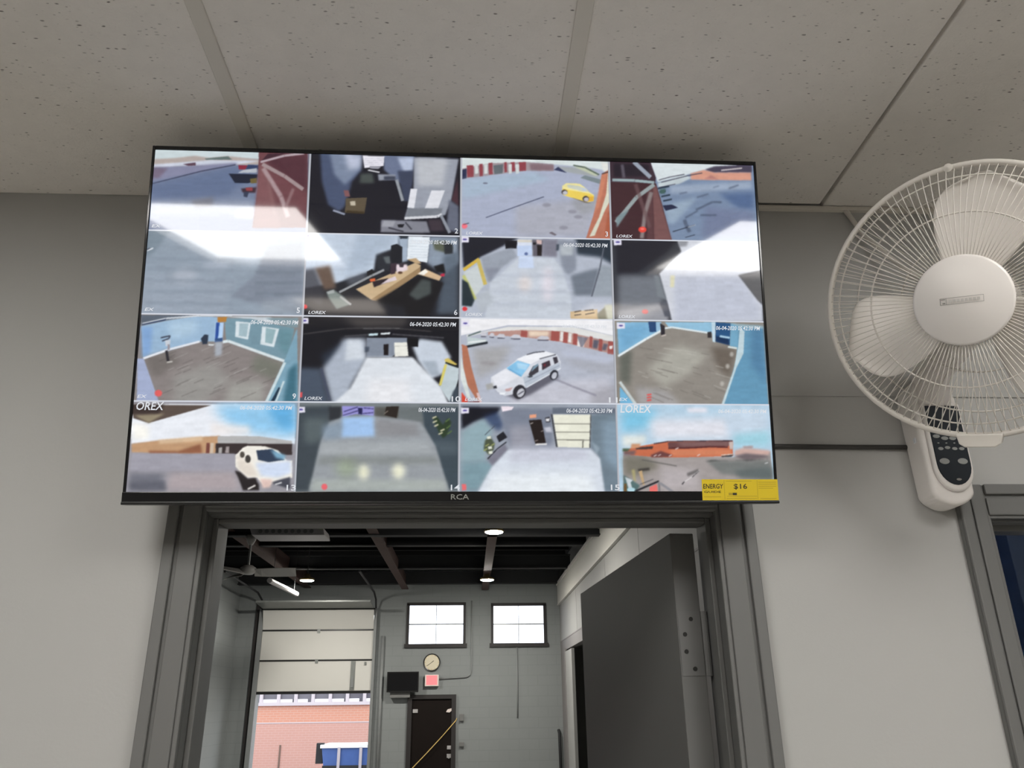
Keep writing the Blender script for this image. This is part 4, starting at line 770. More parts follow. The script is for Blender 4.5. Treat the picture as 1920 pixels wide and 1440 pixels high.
  ((164,82,76), 0.003, 1, [(0.899,0.23), (0.923,0.238), (0.917,0.383), (0.892,0.373)]),
  ((164,82,76), 0.003, 1, [(0.959,0.256), (1.004,0.264), (0.997,0.42), (0.951,0.41)]),
  ((226,222,220), 0.004, 1, [(0.648,0.147), (0.667,0.153), (0.663,0.268), (0.643,0.257)]),
  ((226,222,220), 0.004, 1, [(0.702,0.162), (0.721,0.169), (0.716,0.283), (0.696,0.273)]),
  ((226,222,220), 0.004, 1, [(0.761,0.211), (0.78,0.217), (0.775,0.331), (0.755,0.321)]),
  ((226,222,220), 0.004, 1, [(0.785,0.21), (0.804,0.216), (0.799,0.331), (0.779,0.32)]),
  ((240,222,196), 0.009, 0.8, [(0.44,0.141), (0.571,0.149), (0.57,0.204), (0.445,0.217)]),
  ((92,90,106), 0.006, 1, [(0.863,0.242), (0.899,0.252), (0.885,0.351), (0.855,0.341)]),
  ((98,96,110), 0.006, 1, [(0.928,0.284), (0.958,0.295), (0.939,0.372), (0.915,0.361)]),
  ((230,224,220), 0.002, 1, [(0.964,0.316), (0.988,0.31), (0.984,0.349), (0.966,0.355)]),
  ((110,110,126), 0.005, 0.8, [(0.755,0.2), (0.827,0.22), (0.79,0.331), (0.778,0.331)]),
  ((200,200,210), 0.004, 1, [(0.128,0.197), (0.142,0.168), (0.164,0.17), (0.171,0.203), (0.149,0.221)]),
  ((76,76,92), 0.003, 1, [(0.132,0.224), (0.167,0.228), (0.167,0.217), (0.132,0.213)]),
  ((200,200,210), 0.004, 1, [(0.185,0.203), (0.197,0.175), (0.214,0.177), (0.22,0.209), (0.203,0.227)]),
  ((76,76,92), 0.003, 1, [(0.188,0.231), (0.217,0.234), (0.217,0.224), (0.188,0.22)]),
  ((200,200,210), 0.004, 1, [(0.233,0.213), (0.252,0.184), (0.281,0.186), (0.29,0.219), (0.262,0.237)]),
  ((76,76,92), 0.003, 1, [(0.238,0.241), (0.285,0.244), (0.285,0.233), (0.238,0.23)]),
  ((200,200,210), 0.004, 1, [(0.321,0.22), (0.344,0.191), (0.38,0.193), (0.392,0.225), (0.356,0.243)]),
  ((76,76,92), 0.003, 1, [(0.326,0.247), (0.386,0.251), (0.386,0.24), (0.327,0.236)]),
  ((200,200,210), 0.004, 1, [(0.491,0.233), (0.52,0.204), (0.563,0.205), (0.577,0.238), (0.534,0.256)]),
  ((76,76,92), 0.003, 1, [(0.498,0.26), (0.57,0.263), (0.57,0.252), (0.499,0.249)]),
  ((190,204,206), 0.005, 1, [(0.044,0.226), (0.167,0.256), (0.173,0.278), (0.044,0.335)]),
  ((30,36,44), 0.002, 1, [(0.04,0.358), (0.177,0.305), (0.175,0.277), (0.037,0.33)]),
  ((80,100,100), 0.005, 1, [(0.051,0.222), (0.133,0.166), (0.13,0.151), (0.048,0.208)]),
  ((240,240,240), 0.003, 1, [(0.05,0.297), (0.162,0.273), (0.161,0.262), (0.049,0.286)]),
  ((164,166,176), 0.036, 0.7, [(0.605,0.346), (1.016,0.447), (1.011,0.708), (0.722,0.561)]),
  ((190,198,220), 0.024, 0.7, [(0.635,0.345), (1.01,0.447), (0.96,0.524), (0.663,0.454)]),
  ((160,158,156), 0.036, 0.7, [(0.073,0.356), (0.332,0.329), (0.249,0.591), (0.109,0.722)]),
  ((196,196,208), 0.036, 0.8, [(0.366,0.782), (0.958,0.687), (1,1.01), (0.307,1.017)]),
  ((150,148,156), 0.036, 0.6, [(0.837,0.862), (1.01,0.752), (1.006,1.01), (0.835,1.011)]),
  ((150,146,150), 0.012, 0.7, [(0.232,0.537), (0.227,0.548), (0.212,0.558), (0.191,0.563), (0.167,0.563), (0.146,0.559), (0.132,0.55), (0.126,0.539), (0.132,0.528), (0.146,0.518), (0.167,0.513), (0.191,0.513), (0.212,0.517), (0.227,0.526)]),
  ((128,126,142), 0.006, 0.8, [(0.605,0.723), (0.717,0.808), (0.721,0.79), (0.61,0.705)]),
  ((128,126,142), 0.006, 0.8, [(0.717,0.808), (0.869,0.913), (0.874,0.895), (0.721,0.79)]),
  ((182,112,84), 0.004, 1, [(0.009,0.314), (0.044,0.335), (0.074,0.594), (0.133,0.977), (0.104,0.956), (0.045,0.787), (0.021,0.595)]),
  ((212,220,218), 0.005, 1, [(-0.003,0.368), (0.021,0.595), (0.069,0.956), (0.046,0.936), (-0.007,0.659)]),
  ((226,70,50), 0.005, 1, [(0.011,0.872), (0.046,0.957), (0.058,1.02), (0.011,1.02)]),
  ((220,190,190), 0.004, 1, [(0.104,0.882), (0.121,0.882), (0.144,1.019), (0.127,1.019)]),
  ((120,50,50), 0.005, 1, [(0.046,0.988), (0.121,0.977), (0.127,1.019), (0.046,1.02)]),
  ((92,92,106), 0.014, 0.95, [(0.226,0.848), (0.366,0.964), (0.459,0.888), (0.637,0.692), (0.603,0.607), (0.401,0.739)]),
  ((210,214,224), 0.003, 1, [(0.197,0.699), (0.296,0.59), (0.367,0.481), (0.432,0.425), (0.545,0.385), (0.622,0.422), (0.648,0.508), (0.641,0.606), (0.591,0.639), (0.401,0.835), (0.331,0.9), (0.284,0.917), (0.237,0.869), (0.197,0.763)]),
  ((238,240,246), 0.003, 1, [(0.361,0.486), (0.432,0.431), (0.545,0.39), (0.616,0.422), (0.521,0.478), (0.449,0.544)]),
  ((228,230,238), 0.008, 1, [(0.202,0.699), (0.29,0.601), (0.378,0.686), (0.284,0.783), (0.232,0.816)]),
  ((182,192,206), 0.004, 1, [(0.402,0.696), (0.639,0.519), (0.644,0.584), (0.419,0.824)]),
  ((226,230,238), 0.002, 1, [(0.426,0.818), (0.646,0.589), (0.643,0.58), (0.423,0.809)]),
  ((150,158,176), 0.002, 1, [(0.414,0.764), (0.64,0.556), (0.638,0.548), (0.412,0.756)]),
  ((130,196,238), 0.003, 1, [(0.296,0.59), (0.367,0.502), (0.449,0.544), (0.39,0.691)]),
  ((100,168,216), 0.005, 1, [(0.32,0.6), (0.39,0.675), (0.39,0.691), (0.302,0.601)]),
  ((170,216,246), 0.008, 1, [(0.361,0.519), (0.438,0.55), (0.42,0.61), (0.367,0.589)]),
  ((60,58,66), 0.002, 1, [(0.437,0.663), (0.467,0.566), (0.503,0.549), (0.502,0.63), (0.449,0.69)]),
  ((64,50,60), 0.002, 1, [(0.523,0.532), (0.574,0.493), (0.581,0.553), (0.526,0.613)]),
  ((60,56,66), 0.002, 1, [(0.595,0.46), (0.622,0.449), (0.63,0.514), (0.606,0.541)]),
  ((120,150,170), 0.004, 1, [(0.467,0.571), (0.5,0.532), (0.5,0.56), (0.455,0.631)]),
  ((120,40,50), 0.003, 1, [(0.535,0.543), (0.55,0.532), (0.547,0.564), (0.535,0.57)]),
  ((70,72,82), 0.002, 1, [(0.427,0.436), (0.475,0.408), (0.473,0.397), (0.426,0.426)]),
  ((70,72,82), 0.002, 1, [(0.474,0.408), (0.545,0.394), (0.545,0.383), (0.474,0.397)]),
  ((70,72,82), 0.002, 1, [(0.51,0.483), (0.617,0.429), (0.615,0.419), (0.508,0.473)]),
  ((44,44,52), 0.003, 1, [(0.412,0.902), (0.399,0.931), (0.381,0.948), (0.363,0.948), (0.348,0.933), (0.338,0.905), (0.336,0.869), (0.343,0.833), (0.356,0.804), (0.374,0.787), (0.392,0.786), (0.407,0.802), (0.417,0.83), (0.419,0.866)]),
  ((196,198,208), 0.003, 1, [(0.406,0.897), (0.397,0.917), (0.387,0.928), (0.376,0.93), (0.368,0.921), (0.363,0.904), (0.362,0.882), (0.367,0.859), (0.375,0.84), (0.386,0.828), (0.396,0.826), (0.405,0.835), (0.41,0.852), (0.41,0.874)]),
  ((70,70,84), 0.002, 1, [(0.37,0.904), (0.408,0.861), (0.405,0.852), (0.367,0.895)]),
  ((40,42,52), 0.003, 1, [(0.625,0.684), (0.616,0.707), (0.605,0.722), (0.593,0.726), (0.582,0.718), (0.575,0.7), (0.574,0.675), (0.577,0.648), (0.586,0.625), (0.597,0.609), (0.609,0.605), (0.62,0.614), (0.627,0.632), (0.628,0.657)]),
  ((190,194,206), 0.003, 1, [(0.618,0.685), (0.613,0.701), (0.605,0.712), (0.597,0.715), (0.591,0.71), (0.586,0.697), (0.585,0.68), (0.588,0.662), (0.594,0.646), (0.601,0.635), (0.609,0.632), (0.616,0.637), (0.62,0.649), (0.621,0.667)]),
  ((60,66,76), 0.002, 1, [(0.428,0.69), (0.455,0.668), (0.466,0.69), (0.443,0.701)]),
  ((200,160,160), 0.004, 1, [(0.287,0.837), (0.337,0.815), (0.319,0.858), (0.29,0.863)]),
  ((240,244,250), 0.003, 1, [(0.249,0.88), (0.29,0.874), (0.284,0.901), (0.255,0.901)]),
  ((44,46,54), 0.004, 1, [(0.208,0.806), (0.232,0.795), (0.235,0.827), (0.214,0.832)]),
  ((160,158,150), 0.008, 0.7, [(0.162,0.785), (0.208,0.763), (0.214,0.827), (0.173,0.849)]),
  ((225,222,238), 0.004, 1, [(0.005,0.03), (0.056,0.033), (0.058,0.099), (0.007,0.102)]),
  ((70,60,150), 0.002, 1, [(0.046,0.064), (0.045,0.068), (0.041,0.072), (0.035,0.074), (0.029,0.074), (0.023,0.072), (0.019,0.069), (0.018,0.065), (0.019,0.06), (0.023,0.057), (0.029,0.055), (0.035,0.055), (0.041,0.057), (0.045,0.06)]),
 ],
 12: [(140, 134, 126),
  ((128,184,220), 0.004, 1, [(0.021,0.028), (0.313,0.021), (0.31,0.121), (0.026,0.436)]),
  ((104,164,206), 0.030, 0.7, [(0.032,0.094), (0.215,0.034), (0.225,0.145), (0.033,0.403)]),
  ((140,190,220), 0.004, 1, [(0.337,0.02), (0.68,0.012), (0.664,0.147), (0.615,0.136), (0.36,0.075)]),
  ((34,70,120), 0.003, 1, [(0.227,0.017), (0.279,0.016), (0.278,0.138), (0.234,0.145)]),
  ((150,190,220), 0.003, 1, [(0.279,0.021), (0.313,0.021), (0.31,0.115), (0.28,0.133)]),
  ((142,136,128), 0.004, 1, [(0.026,0.436), (0.211,0.234), (0.322,0.121), (0.372,0.097), (0.621,0.148), (0.667,0.258), (0.763,0.3), (0.818,0.333), (0.771,0.631), (0.686,1.024), (0.129,1.03), (0.021,0.73)]),
  ((172,170,160), 0.042, 0.9, [(0.204,0.575), (0.416,0.285), (0.62,0.392), (0.492,0.636), (0.307,0.812)]),
  ((96,100,92), 0.024, 0.9, [(0.026,0.436), (0.112,0.357), (0.092,0.794), (0.027,0.73)]),
  ((104,94,84), 0.030, 0.9, [(0.635,0.303), (0.805,0.333), (0.751,0.697), (0.676,0.567)]),
  ((168,166,168), 0.030, 0.8, [(0.127,0.793), (0.33,0.834), (0.433,1.026), (0.147,1.029)]),
  ((188,186,178), 0.004, 0.5, [(0.321,0.338), (0.43,0.368), (0.431,0.358), (0.322,0.328)]),
  ((110,104,98), 0.004, 0.5, [(0.283,0.811), (0.331,0.844), (0.333,0.835), (0.285,0.802)]),
  ((110,104,98), 0.004, 0.5, [(0.499,0.878), (0.595,0.948), (0.597,0.939), (0.502,0.869)]),
  ((188,186,178), 0.004, 0.5, [(0.32,0.801), (0.367,0.832), (0.369,0.823), (0.322,0.791)]),
  ((110,104,98), 0.004, 0.5, [(0.3,0.587), (0.409,0.64), (0.411,0.631), (0.302,0.578)]),
  ((110,104,98), 0.004, 0.5, [(0.207,0.908), (0.308,0.985), (0.31,0.976), (0.209,0.899)]),
  ((188,186,178), 0.004, 0.5, [(0.66,0.545), (0.713,0.569), (0.715,0.56), (0.662,0.535)]),
  ((110,104,98), 0.004, 0.5, [(0.254,0.871), (0.369,0.955), (0.371,0.946), (0.256,0.862)]),
  ((110,104,98), 0.004, 0.5, [(0.509,0.628), (0.568,0.659), (0.57,0.65), (0.51,0.618)]),
  ((188,186,178), 0.004, 0.5, [(0.574,0.898), (0.617,0.93), (0.619,0.921), (0.576,0.889)]),
  ((110,104,98), 0.004, 0.5, [(0.241,0.874), (0.346,0.951), (0.348,0.942), (0.243,0.865)]),
  ((110,104,98), 0.004, 0.5, [(0.303,0.489), (0.375,0.518), (0.377,0.508), (0.305,0.479)]),
  ((188,186,178), 0.004, 0.5, [(0.429,0.357), (0.536,0.389), (0.537,0.379), (0.43,0.348)]),
  ((110,104,98), 0.004, 0.5, [(0.414,0.833), (0.468,0.871), (0.471,0.862), (0.416,0.824)]),
  ((110,104,98), 0.004, 0.5, [(0.648,0.813), (0.712,0.857), (0.714,0.848), (0.65,0.804)]),
  ((188,186,178), 0.004, 0.5, [(0.64,0.778), (0.746,0.847), (0.748,0.838), (0.642,0.769)]),
  ((110,104,98), 0.004, 0.5, [(0.161,0.335), (0.259,0.361), (0.26,0.351), (0.162,0.325)]),
  ((110,104,98), 0.004, 0.5, [(0.294,0.655), (0.343,0.682), (0.344,0.672), (0.296,0.646)]),
  ((188,186,178), 0.004, 0.5, [(0.661,0.64), (0.766,0.696), (0.768,0.687), (0.662,0.63)]),
  ((110,104,98), 0.004, 0.5, [(0.17,0.631), (0.211,0.652), (0.212,0.643), (0.171,0.621)]),
  ((110,104,98), 0.004, 0.5, [(0.611,0.601), (0.652,0.621), (0.654,0.612), (0.612,0.591)]),
  ((188,186,178), 0.004, 0.5, [(0.17,0.672), (0.212,0.696), (0.214,0.686), (0.172,0.663)]),
  ((110,104,98), 0.004, 0.5, [(0.23,0.6), (0.307,0.638), (0.309,0.629), (0.231,0.591)]),
  ((110,104,98), 0.004, 0.5, [(0.443,0.725), (0.51,0.765), (0.512,0.756), (0.445,0.716)]),
  ((188,186,178), 0.004, 0.5, [(0.471,0.4), (0.531,0.42), (0.532,0.41), (0.473,0.39)]),
  ((110,104,98), 0.004, 0.5, [(0.57,0.395), (0.625,0.413), (0.626,0.404), (0.571,0.386)]),
  ((110,104,98), 0.004, 0.5, [(0.261,0.63), (0.297,0.648), (0.299,0.639), (0.263,0.62)]),
  ((188,186,178), 0.004, 0.5, [(0.146,0.619), (0.196,0.644), (0.197,0.635), (0.148,0.61)]),
  ((110,104,98), 0.004, 0.5, [(0.492,0.846), (0.575,0.905), (0.578,0.896), (0.494,0.837)]),
  ((110,104,98), 0.004, 0.5, [(0.508,0.564), (0.548,0.582), (0.55,0.573), (0.51,0.554)]),
  ((188,186,178), 0.004, 0.5, [(0.369,0.553), (0.455,0.592), (0.457,0.583), (0.371,0.543)]),
  ((110,104,98), 0.004, 0.5, [(0.206,0.455), (0.31,0.493), (0.312,0.484), (0.207,0.445)]),
  ((110,104,98), 0.004, 0.5, [(0.274,0.581), (0.388,0.636), (0.389,0.626), (0.275,0.572)]),
  ((188,186,178), 0.004, 0.5, [(0.284,0.395), (0.379,0.426), (0.381,0.416), (0.285,0.386)]),
  ((226,236,240), 0.003, 1, [(0.024,0.447), (0.215,0.234), (0.207,0.212), (0.017,0.425)]),
  ((226,236,240), 0.003, 1, [(0.214,0.235), (0.317,0.133), (0.31,0.109), (0.208,0.212)]),
  ((220,232,236), 0.003, 1, [(0.336,0.103), (0.385,0.09), (0.384,0.07), (0.335,0.083)]),
  ((220,232,236), 0.003, 1, [(0.383,0.09), (0.62,0.152), (0.622,0.132), (0.385,0.07)]),
  ((44,40,48), 0.005, 1, [(0.306,0.032), (0.336,0.065), (0.334,0.165), (0.309,0.177)]),
  ((210,196,190), 0.002, 1, [(0.312,0.195), (0.343,0.179), (0.342,0.168), (0.311,0.185)]),
  ((52,48,50), 0.005, 1, [(0.618,0.136), (0.646,0.125), (0.644,0.203), (0.619,0.203)]),
  ((190,216,232), 0.003, 1, [(0.649,0.013), (0.677,0.012), (0.667,0.258), (0.649,0.247)]),
  ((36,84,134), 0.004, 1, [(0.677,0.012), (0.779,0.021), (0.764,0.289), (0.67,0.247)]),
  ((20,48,86), 0.006, 1, [(0.675,0.18), (0.76,0.211), (0.758,0.289), (0.673,0.247)]),
  ((170,206,230), 0.004, 1, [(0.698,0.194), (0.765,0.212), (0.768,0.188), (0.701,0.169)]),
  ((110,166,198), 0.005, 1, [(0.779,0.021), (0.833,0.042), (0.818,0.321), (0.763,0.3)]),
  ((214,226,226), 0.003, 1, [(0.749,0.32), (0.81,0.338), (0.813,0.316), (0.752,0.299)]),
  ((96,152,186), 0.005, 1, [(0.833,0.042), (0.993,0.061), (0.995,1.02), (0.692,1.024), (0.8,0.477)]),
  ((76,124,162), 0.030, 0.8, [(0.913,0.074), (0.993,0.072), (0.987,0.738), (0.897,0.519)]),
  ((190,212,220), 0.005, 1, [(0.838,0.075), (0.868,0.12), (0.852,0.387), (0.798,0.565), (0.698,1.023), (0.68,1.024), (0.779,0.587), (0.819,0.299)]),
  ((150,178,190), 0.007, 1, [(0.772,0.021), (0.994,0.049), (0.993,0.083), (0.839,0.064)]),
  ((110,180,220), 0.004, 1, [(0.026,0.795), (0.129,1.03), (0.022,1.031)]),
  ((196,206,206), 0.005, 1, [(0.019,0.75), (0.127,1.039), (0.142,1.02), (0.034,0.731)]),
  ((190,186,178), 0.006, 0.8, [(0.754,0.544), (0.752,0.557), (0.748,0.568), (0.742,0.574), (0.736,0.574), (0.731,0.568), (0.728,0.557), (0.727,0.544), (0.729,0.531), (0.733,0.52), (0.738,0.514), (0.744,0.514), (0.749,0.52), (0.753,0.53)]),
  ((190,186,178), 0.006, 0.8, [(0.711,0.752), (0.709,0.766), (0.705,0.776), (0.699,0.782), (0.693,0.782), (0.688,0.777), (0.685,0.766), (0.684,0.753), (0.686,0.74), (0.69,0.729), (0.695,0.723), (0.701,0.723), (0.706,0.729), (0.71,0.739)]),
  ((190,186,178), 0.006, 0.8, [(0.786,0.4), (0.784,0.413), (0.78,0.424), (0.774,0.43), (0.768,0.43), (0.763,0.424), (0.76,0.414), (0.759,0.4), (0.761,0.387), (0.765,0.376), (0.77,0.37), (0.776,0.37), (0.782,0.376), (0.785,0.386)]),
  ((234,80,76), 0.002, 1, [(0.201,0.903), (0.231,0.893), (0.229,0.876), (0.199,0.886)]),
  ((234,80,76), 0.002, 1, [(0.2,0.935), (0.23,0.925), (0.229,0.908), (0.199,0.918)]),
  ((234,80,76), 0.002, 1, [(0.199,0.968), (0.229,0.958), (0.228,0.941), (0.198,0.951)]),
  ((225,222,238), 0.004, 1, [(0.018,0.033), (0.071,0.036), (0.071,0.103), (0.019,0.107)]),
  ((70,60,150), 0.002, 1, [(0.06,0.068), (0.058,0.072), (0.054,0.076), (0.048,0.078), (0.042,0.078), (0.036,0.076), (0.032,0.073), (0.031,0.069), (0.032,0.064), (0.036,0.061), (0.042,0.059), (0.049,0.058), (0.054,0.06), (0.058,0.064)]),
 ],
 13: [(150, 148, 156),
  ((232,236,244), 0.005, 1, [(-0.012,0.036), (0.976,0.026), (0.987,0.472), (0.528,0.39), (0.008,0.476)]),
  ((140,200,240), 0.055, 1, [(0.47,0.031), (0.976,0.026), (0.986,0.419), (0.767,0.378), (0.581,0.274)]),
  ((80,168,226), 0.037, 0.8, [(0.791,0.028), (0.976,0.026), (0.984,0.345), (0.878,0.272)]),
  ((240,232,228), 0.024, 0.7, [(0.466,0.243), (0.707,0.273), (0.71,0.368), (0.482,0.38)]),
  ((250,248,240), 0.024, 1, [(0.003,0.236), (0.1,0.278), (0.107,0.424), (0.012,0.435)]),
  ((90,76,68), 0.005, 1, [(-0.012,0.042), (0.47,0.042), (0.099,0.246), (0.006,0.194)]),
  ((150,138,112), 0.011, 1, [(0.01,0.158), (0.19,0.14), (0.099,0.246)]),
  ((60,48,44), 0.009, 1, [(-0.007,0.036), (0.186,0.04), (0.156,0.14), (0.001,0.142)]),
  ((196,152,112), 0.006, 1, [(0.008,0.476), (0.158,0.439), (0.426,0.396), (0.528,0.385), (0.542,0.474), (0.512,0.578), (0.287,0.584), (0.013,0.57)]),
  ((148,92,64), 0.012, 1, [(0.112,0.549), (0.286,0.558), (0.418,0.474), (0.433,0.579), (0.265,0.587), (0.119,0.588)]),
  ((226,196,160), 0.012, 0.8, [(0.163,0.434), (0.426,0.391), (0.428,0.443), (0.176,0.476)]),
  ((178,178,178), 0.005, 1, [(0.517,0.39), (0.642,0.385), (0.767,0.389), (0.969,0.44), (0.97,0.482), (0.52,0.474)]),
  ((56,46,46), 0.005, 1, [(0.508,0.469), (0.97,0.472), (0.973,0.597), (0.626,0.588), (0.512,0.578)]),
  ((170,166,164), 0.003, 1, [(0.53,0.516), (0.549,0.51), (0.549,0.578), (0.529,0.578)]),
  ((160,150,150), 0.003, 1, [(0.572,0.505), (0.592,0.505), (0.591,0.578), (0.569,0.573)]),
  ((120,66,56), 0.003, 1, [(0.452,0.464), (0.474,0.464), (0.476,0.578), (0.453,0.578)]),
  ((206,186,164), 0.003, 1, [(0.477,0.464), (0.497,0.464), (0.498,0.578), (0.478,0.578)]),
  ((158,156,168), 0.007, 1, [(0.013,0.58), (0.626,0.583), (0.644,0.785), (0.011,0.776)]),
  ((112,114,126), 0.024, 1, [(0.012,0.796), (0.218,0.806), (0.189,0.898), (0.017,0.908)]),
  ((172,160,164), 0.030, 1, [(0.251,0.796), (0.632,0.785), (0.673,0.981), (0.226,0.99)]),
  ((96,98,110), 0.018, 1, [(0.016,0.888), (0.221,0.868), (0.237,0.99), (0.015,0.99)]),
  ((240,236,226), 0.004, 1, [(0.632,0.599), (0.674,0.515), (0.702,0.494), (0.805,0.499), (0.886,0.545), (0.946,0.66), (0.975,0.66), (0.98,0.847), (0.862,0.909), (0.818,0.95), (0.77,0.847), (0.713,0.847), (0.66,0.765), (0.636,0.723)]),
  ((206,220,244), 0.018, 1, [(0.753,0.682), (0.969,0.66), (0.973,0.795), (0.894,0.847), (0.792,0.827)]),
  ((226,216,204), 0.015, 1, [(0.637,0.599), (0.731,0.682), (0.769,0.827), (0.713,0.837), (0.654,0.754)]),
  ((44,60,84), 0.004, 1, [(0.755,0.546), (0.851,0.53), (0.929,0.65), (0.833,0.676), (0.769,0.65)]),
  ((120,170,200), 0.009, 1, [(0.84,0.535), (0.933,0.598), (0.929,0.65), (0.877,0.629)]),
  ((80,74,66), 0.003, 1, [(0.687,0.593), (0.686,0.609), (0.682,0.621), (0.677,0.628), (0.67,0.628), (0.664,0.621), (0.66,0.609), (0.658,0.593), (0.659,0.578), (0.662,0.566), (0.668,0.559), (0.675,0.559), (0.681,0.566), (0.685,0.578)]),
  ((64,60,56), 0.003, 1, [(0.725,0.64), (0.724,0.659), (0.72,0.674), (0.713,0.683), (0.705,0.683), (0.698,0.674), (0.693,0.659), (0.691,0.64), (0.692,0.621), (0.696,0.606), (0.703,0.597), (0.71,0.597), (0.717,0.606), (0.723,0.621)]),
  ((36,30,30), 0.007, 1, [(0.632,0.765), (0.666,0.785), (0.714,0.858), (0.759,0.847), (0.784,0.93), (0.785,0.986), (0.69,0.986), (0.657,0.847)]),
  ((220,216,212), 0.002, 1, [(0.72,0.979), (0.764,0.938), (0.759,0.921), (0.715,0.962)]),
  ((70,72,84), 0.006, 1, [(0.851,0.899), (0.923,0.858), (0.968,0.837), (0.971,0.971), (0.897,0.93)]),
  ((220,220,222), 0.002, 1, [(0.881,0.926), (0.92,0.906), (0.917,0.892), (0.878,0.913)]),
  ((228,196,186), 0.012, 1, [(0.787,0.858), (0.861,0.868), (0.852,0.95), (0.807,0.961)]),
 ],
 14: [(118, 126, 130),
  ((60,70,78), 0.018, 1, [(-0.014,0.047), (0.201,0.045), (0.173,0.365), (0.141,0.513), (0.095,0.992), (-0.007,0.992)]),
  ((86,98,102), 0.030, 1, [(0.03,0.185), (0.18,0.173), (0.146,0.45), (0.048,0.471)]),
  ((44,48,54), 0.009, 1, [(0.183,0.05), (0.265,0.049), (0.262,0.183), (0.187,0.216)]),
  ((146,142,214), 0.004, 1, [(0.265,0.044), (0.467,0.047), (0.465,0.155), (0.354,0.134), (0.273,0.167)]),
  ((60,56,110), 0.002, 1, [(0.279,0.113), (0.365,0.059), (0.363,0.048), (0.277,0.103)]),
  ((60,56,110), 0.002, 1, [(0.274,0.156), (0.366,0.102), (0.364,0.091), (0.272,0.146)]),
  ((60,56,110), 0.002, 1, [(0.395,0.134), (0.459,0.122), (0.459,0.112), (0.394,0.123)]),
  ((60,56,110), 0.002, 1, [(0.399,0.069), (0.461,0.079), (0.461,0.069), (0.4,0.059)]),
  ((30,30,80), 0.005, 1, [(0.364,0.064), (0.394,0.064), (0.392,0.139), (0.369,0.134)]),
  ((86,86,82), 0.009, 1, [(0.467,0.052), (0.622,0.051), (0.618,0.18), (0.471,0.171)]),
  ((40,32,26), 0.004, 1, [(0.54,0.046), (0.619,0.045), (0.606,0.18), (0.53,0.143)]),
  ((150,140,130), 0.002, 1, [(0.531,0.131), (0.554,0.098), (0.551,0.091), (0.528,0.124)]),
  ((104,112,114), 0.012, 1, [(0.622,0.051), (0.776,0.049), (0.777,0.232), (0.624,0.18)]),
  ((58,72,82), 0.012, 1, [(0.764,0.049), (1.001,0.047), (1.005,0.973), (0.935,0.973), (0.85,0.51), (0.778,0.265)]),
  ((80,94,104), 0.030, 0.8, [(0.814,0.425), (0.991,0.445), (0.991,0.594), (0.874,0.594)]),
  ((150,156,162), 0.012, 1, [(0.273,0.172), (0.471,0.16), (0.754,0.222), (0.85,0.488), (0.935,0.994), (0.084,0.992), (0.145,0.429), (0.193,0.237)]),
  ((156,194,240), 0.018, 1, [(0.267,0.173), (0.465,0.16), (0.475,0.384), (0.266,0.396)]),
  ((130,150,170), 0.024, 0.8, [(0.148,0.27), (0.274,0.215), (0.266,0.407), (0.157,0.428)]),
  ((136,136,140), 0.024, 0.8, [(0.472,0.192), (0.73,0.233), (0.755,0.382), (0.486,0.384)]),
  ((170,176,180), 0.024, 0.7, [(0.152,0.471), (0.803,0.446), (0.839,0.573), (0.143,0.597)]),
  ((126,132,130), 0.024, 0.7, [(0.144,0.607), (0.851,0.605), (0.875,0.7), (0.123,0.702)]),
  ((170,178,172), 0.024, 0.8, [(0.104,0.868), (0.911,0.868), (0.929,0.994), (0.09,0.992)]),
  ((232,232,204), 0.027, 1, [(0.446,0.785), (0.443,0.821), (0.434,0.85), (0.421,0.866), (0.405,0.866), (0.391,0.85), (0.381,0.821), (0.377,0.785), (0.38,0.748), (0.389,0.719), (0.403,0.703), (0.418,0.703), (0.432,0.719), (0.442,0.748)]),
  ((232,232,206), 0.027, 1, [(0.666,0.774), (0.662,0.81), (0.651,0.839), (0.635,0.856), (0.617,0.856), (0.601,0.839), (0.589,0.81), (0.585,0.774), (0.588,0.738), (0.599,0.708), (0.615,0.692), (0.633,0.692), (0.65,0.708), (0.661,0.738)]),
  ((150,166,130), 0.043, 0.6, [(0.376,0.743), (0.37,0.788), (0.352,0.825), (0.325,0.845), (0.294,0.845), (0.266,0.825), (0.246,0.788), (0.238,0.743), (0.244,0.698), (0.263,0.661), (0.29,0.641), (0.321,0.641), (0.349,0.661), (0.369,0.698)]),
  ((40,60,36), 0.006, 1, [(0.83,0.167), (0.859,0.156), (0.895,0.253), (0.924,0.177), (0.948,0.22), (0.92,0.371), (0.896,0.403), (0.872,0.339)]),
  ((196,192,160), 0.002, 1, [(0.831,0.186), (0.857,0.164), (0.852,0.149), (0.827,0.17)]),
  ((196,192,160), 0.002, 1, [(0.834,0.234), (0.86,0.213), (0.856,0.197), (0.83,0.219)]),
  ((196,192,160), 0.002, 1, [(0.843,0.277), (0.869,0.256), (0.865,0.24), (0.839,0.262)]),
  ((196,192,160), 0.002, 1, [(0.882,0.331), (0.908,0.309), (0.904,0.293), (0.878,0.315)]),
  ((196,192,160), 0.002, 1, [(0.87,0.368), (0.896,0.347), (0.892,0.331), (0.866,0.353)]),
  ((84,110,60), 0.003, 1, [(0.913,0.224), (0.941,0.185), (0.936,0.173), (0.908,0.212)]),
  ((84,110,60), 0.003, 1, [(0.919,0.3), (0.947,0.261), (0.942,0.249), (0.914,0.288)]),
  ((84,110,60), 0.003, 1, [(0.926,0.364), (0.954,0.325), (0.949,0.313), (0.921,0.352)]),
  ((236,96,104), 0.003, 1, [(0.195,0.946), (0.194,0.961), (0.189,0.973), (0.182,0.98), (0.173,0.98), (0.166,0.973), (0.161,0.961), (0.159,0.946), (0.16,0.93), (0.165,0.918), (0.172,0.911), (0.18,0.911), (0.188,0.918), (0.193,0.93)]),
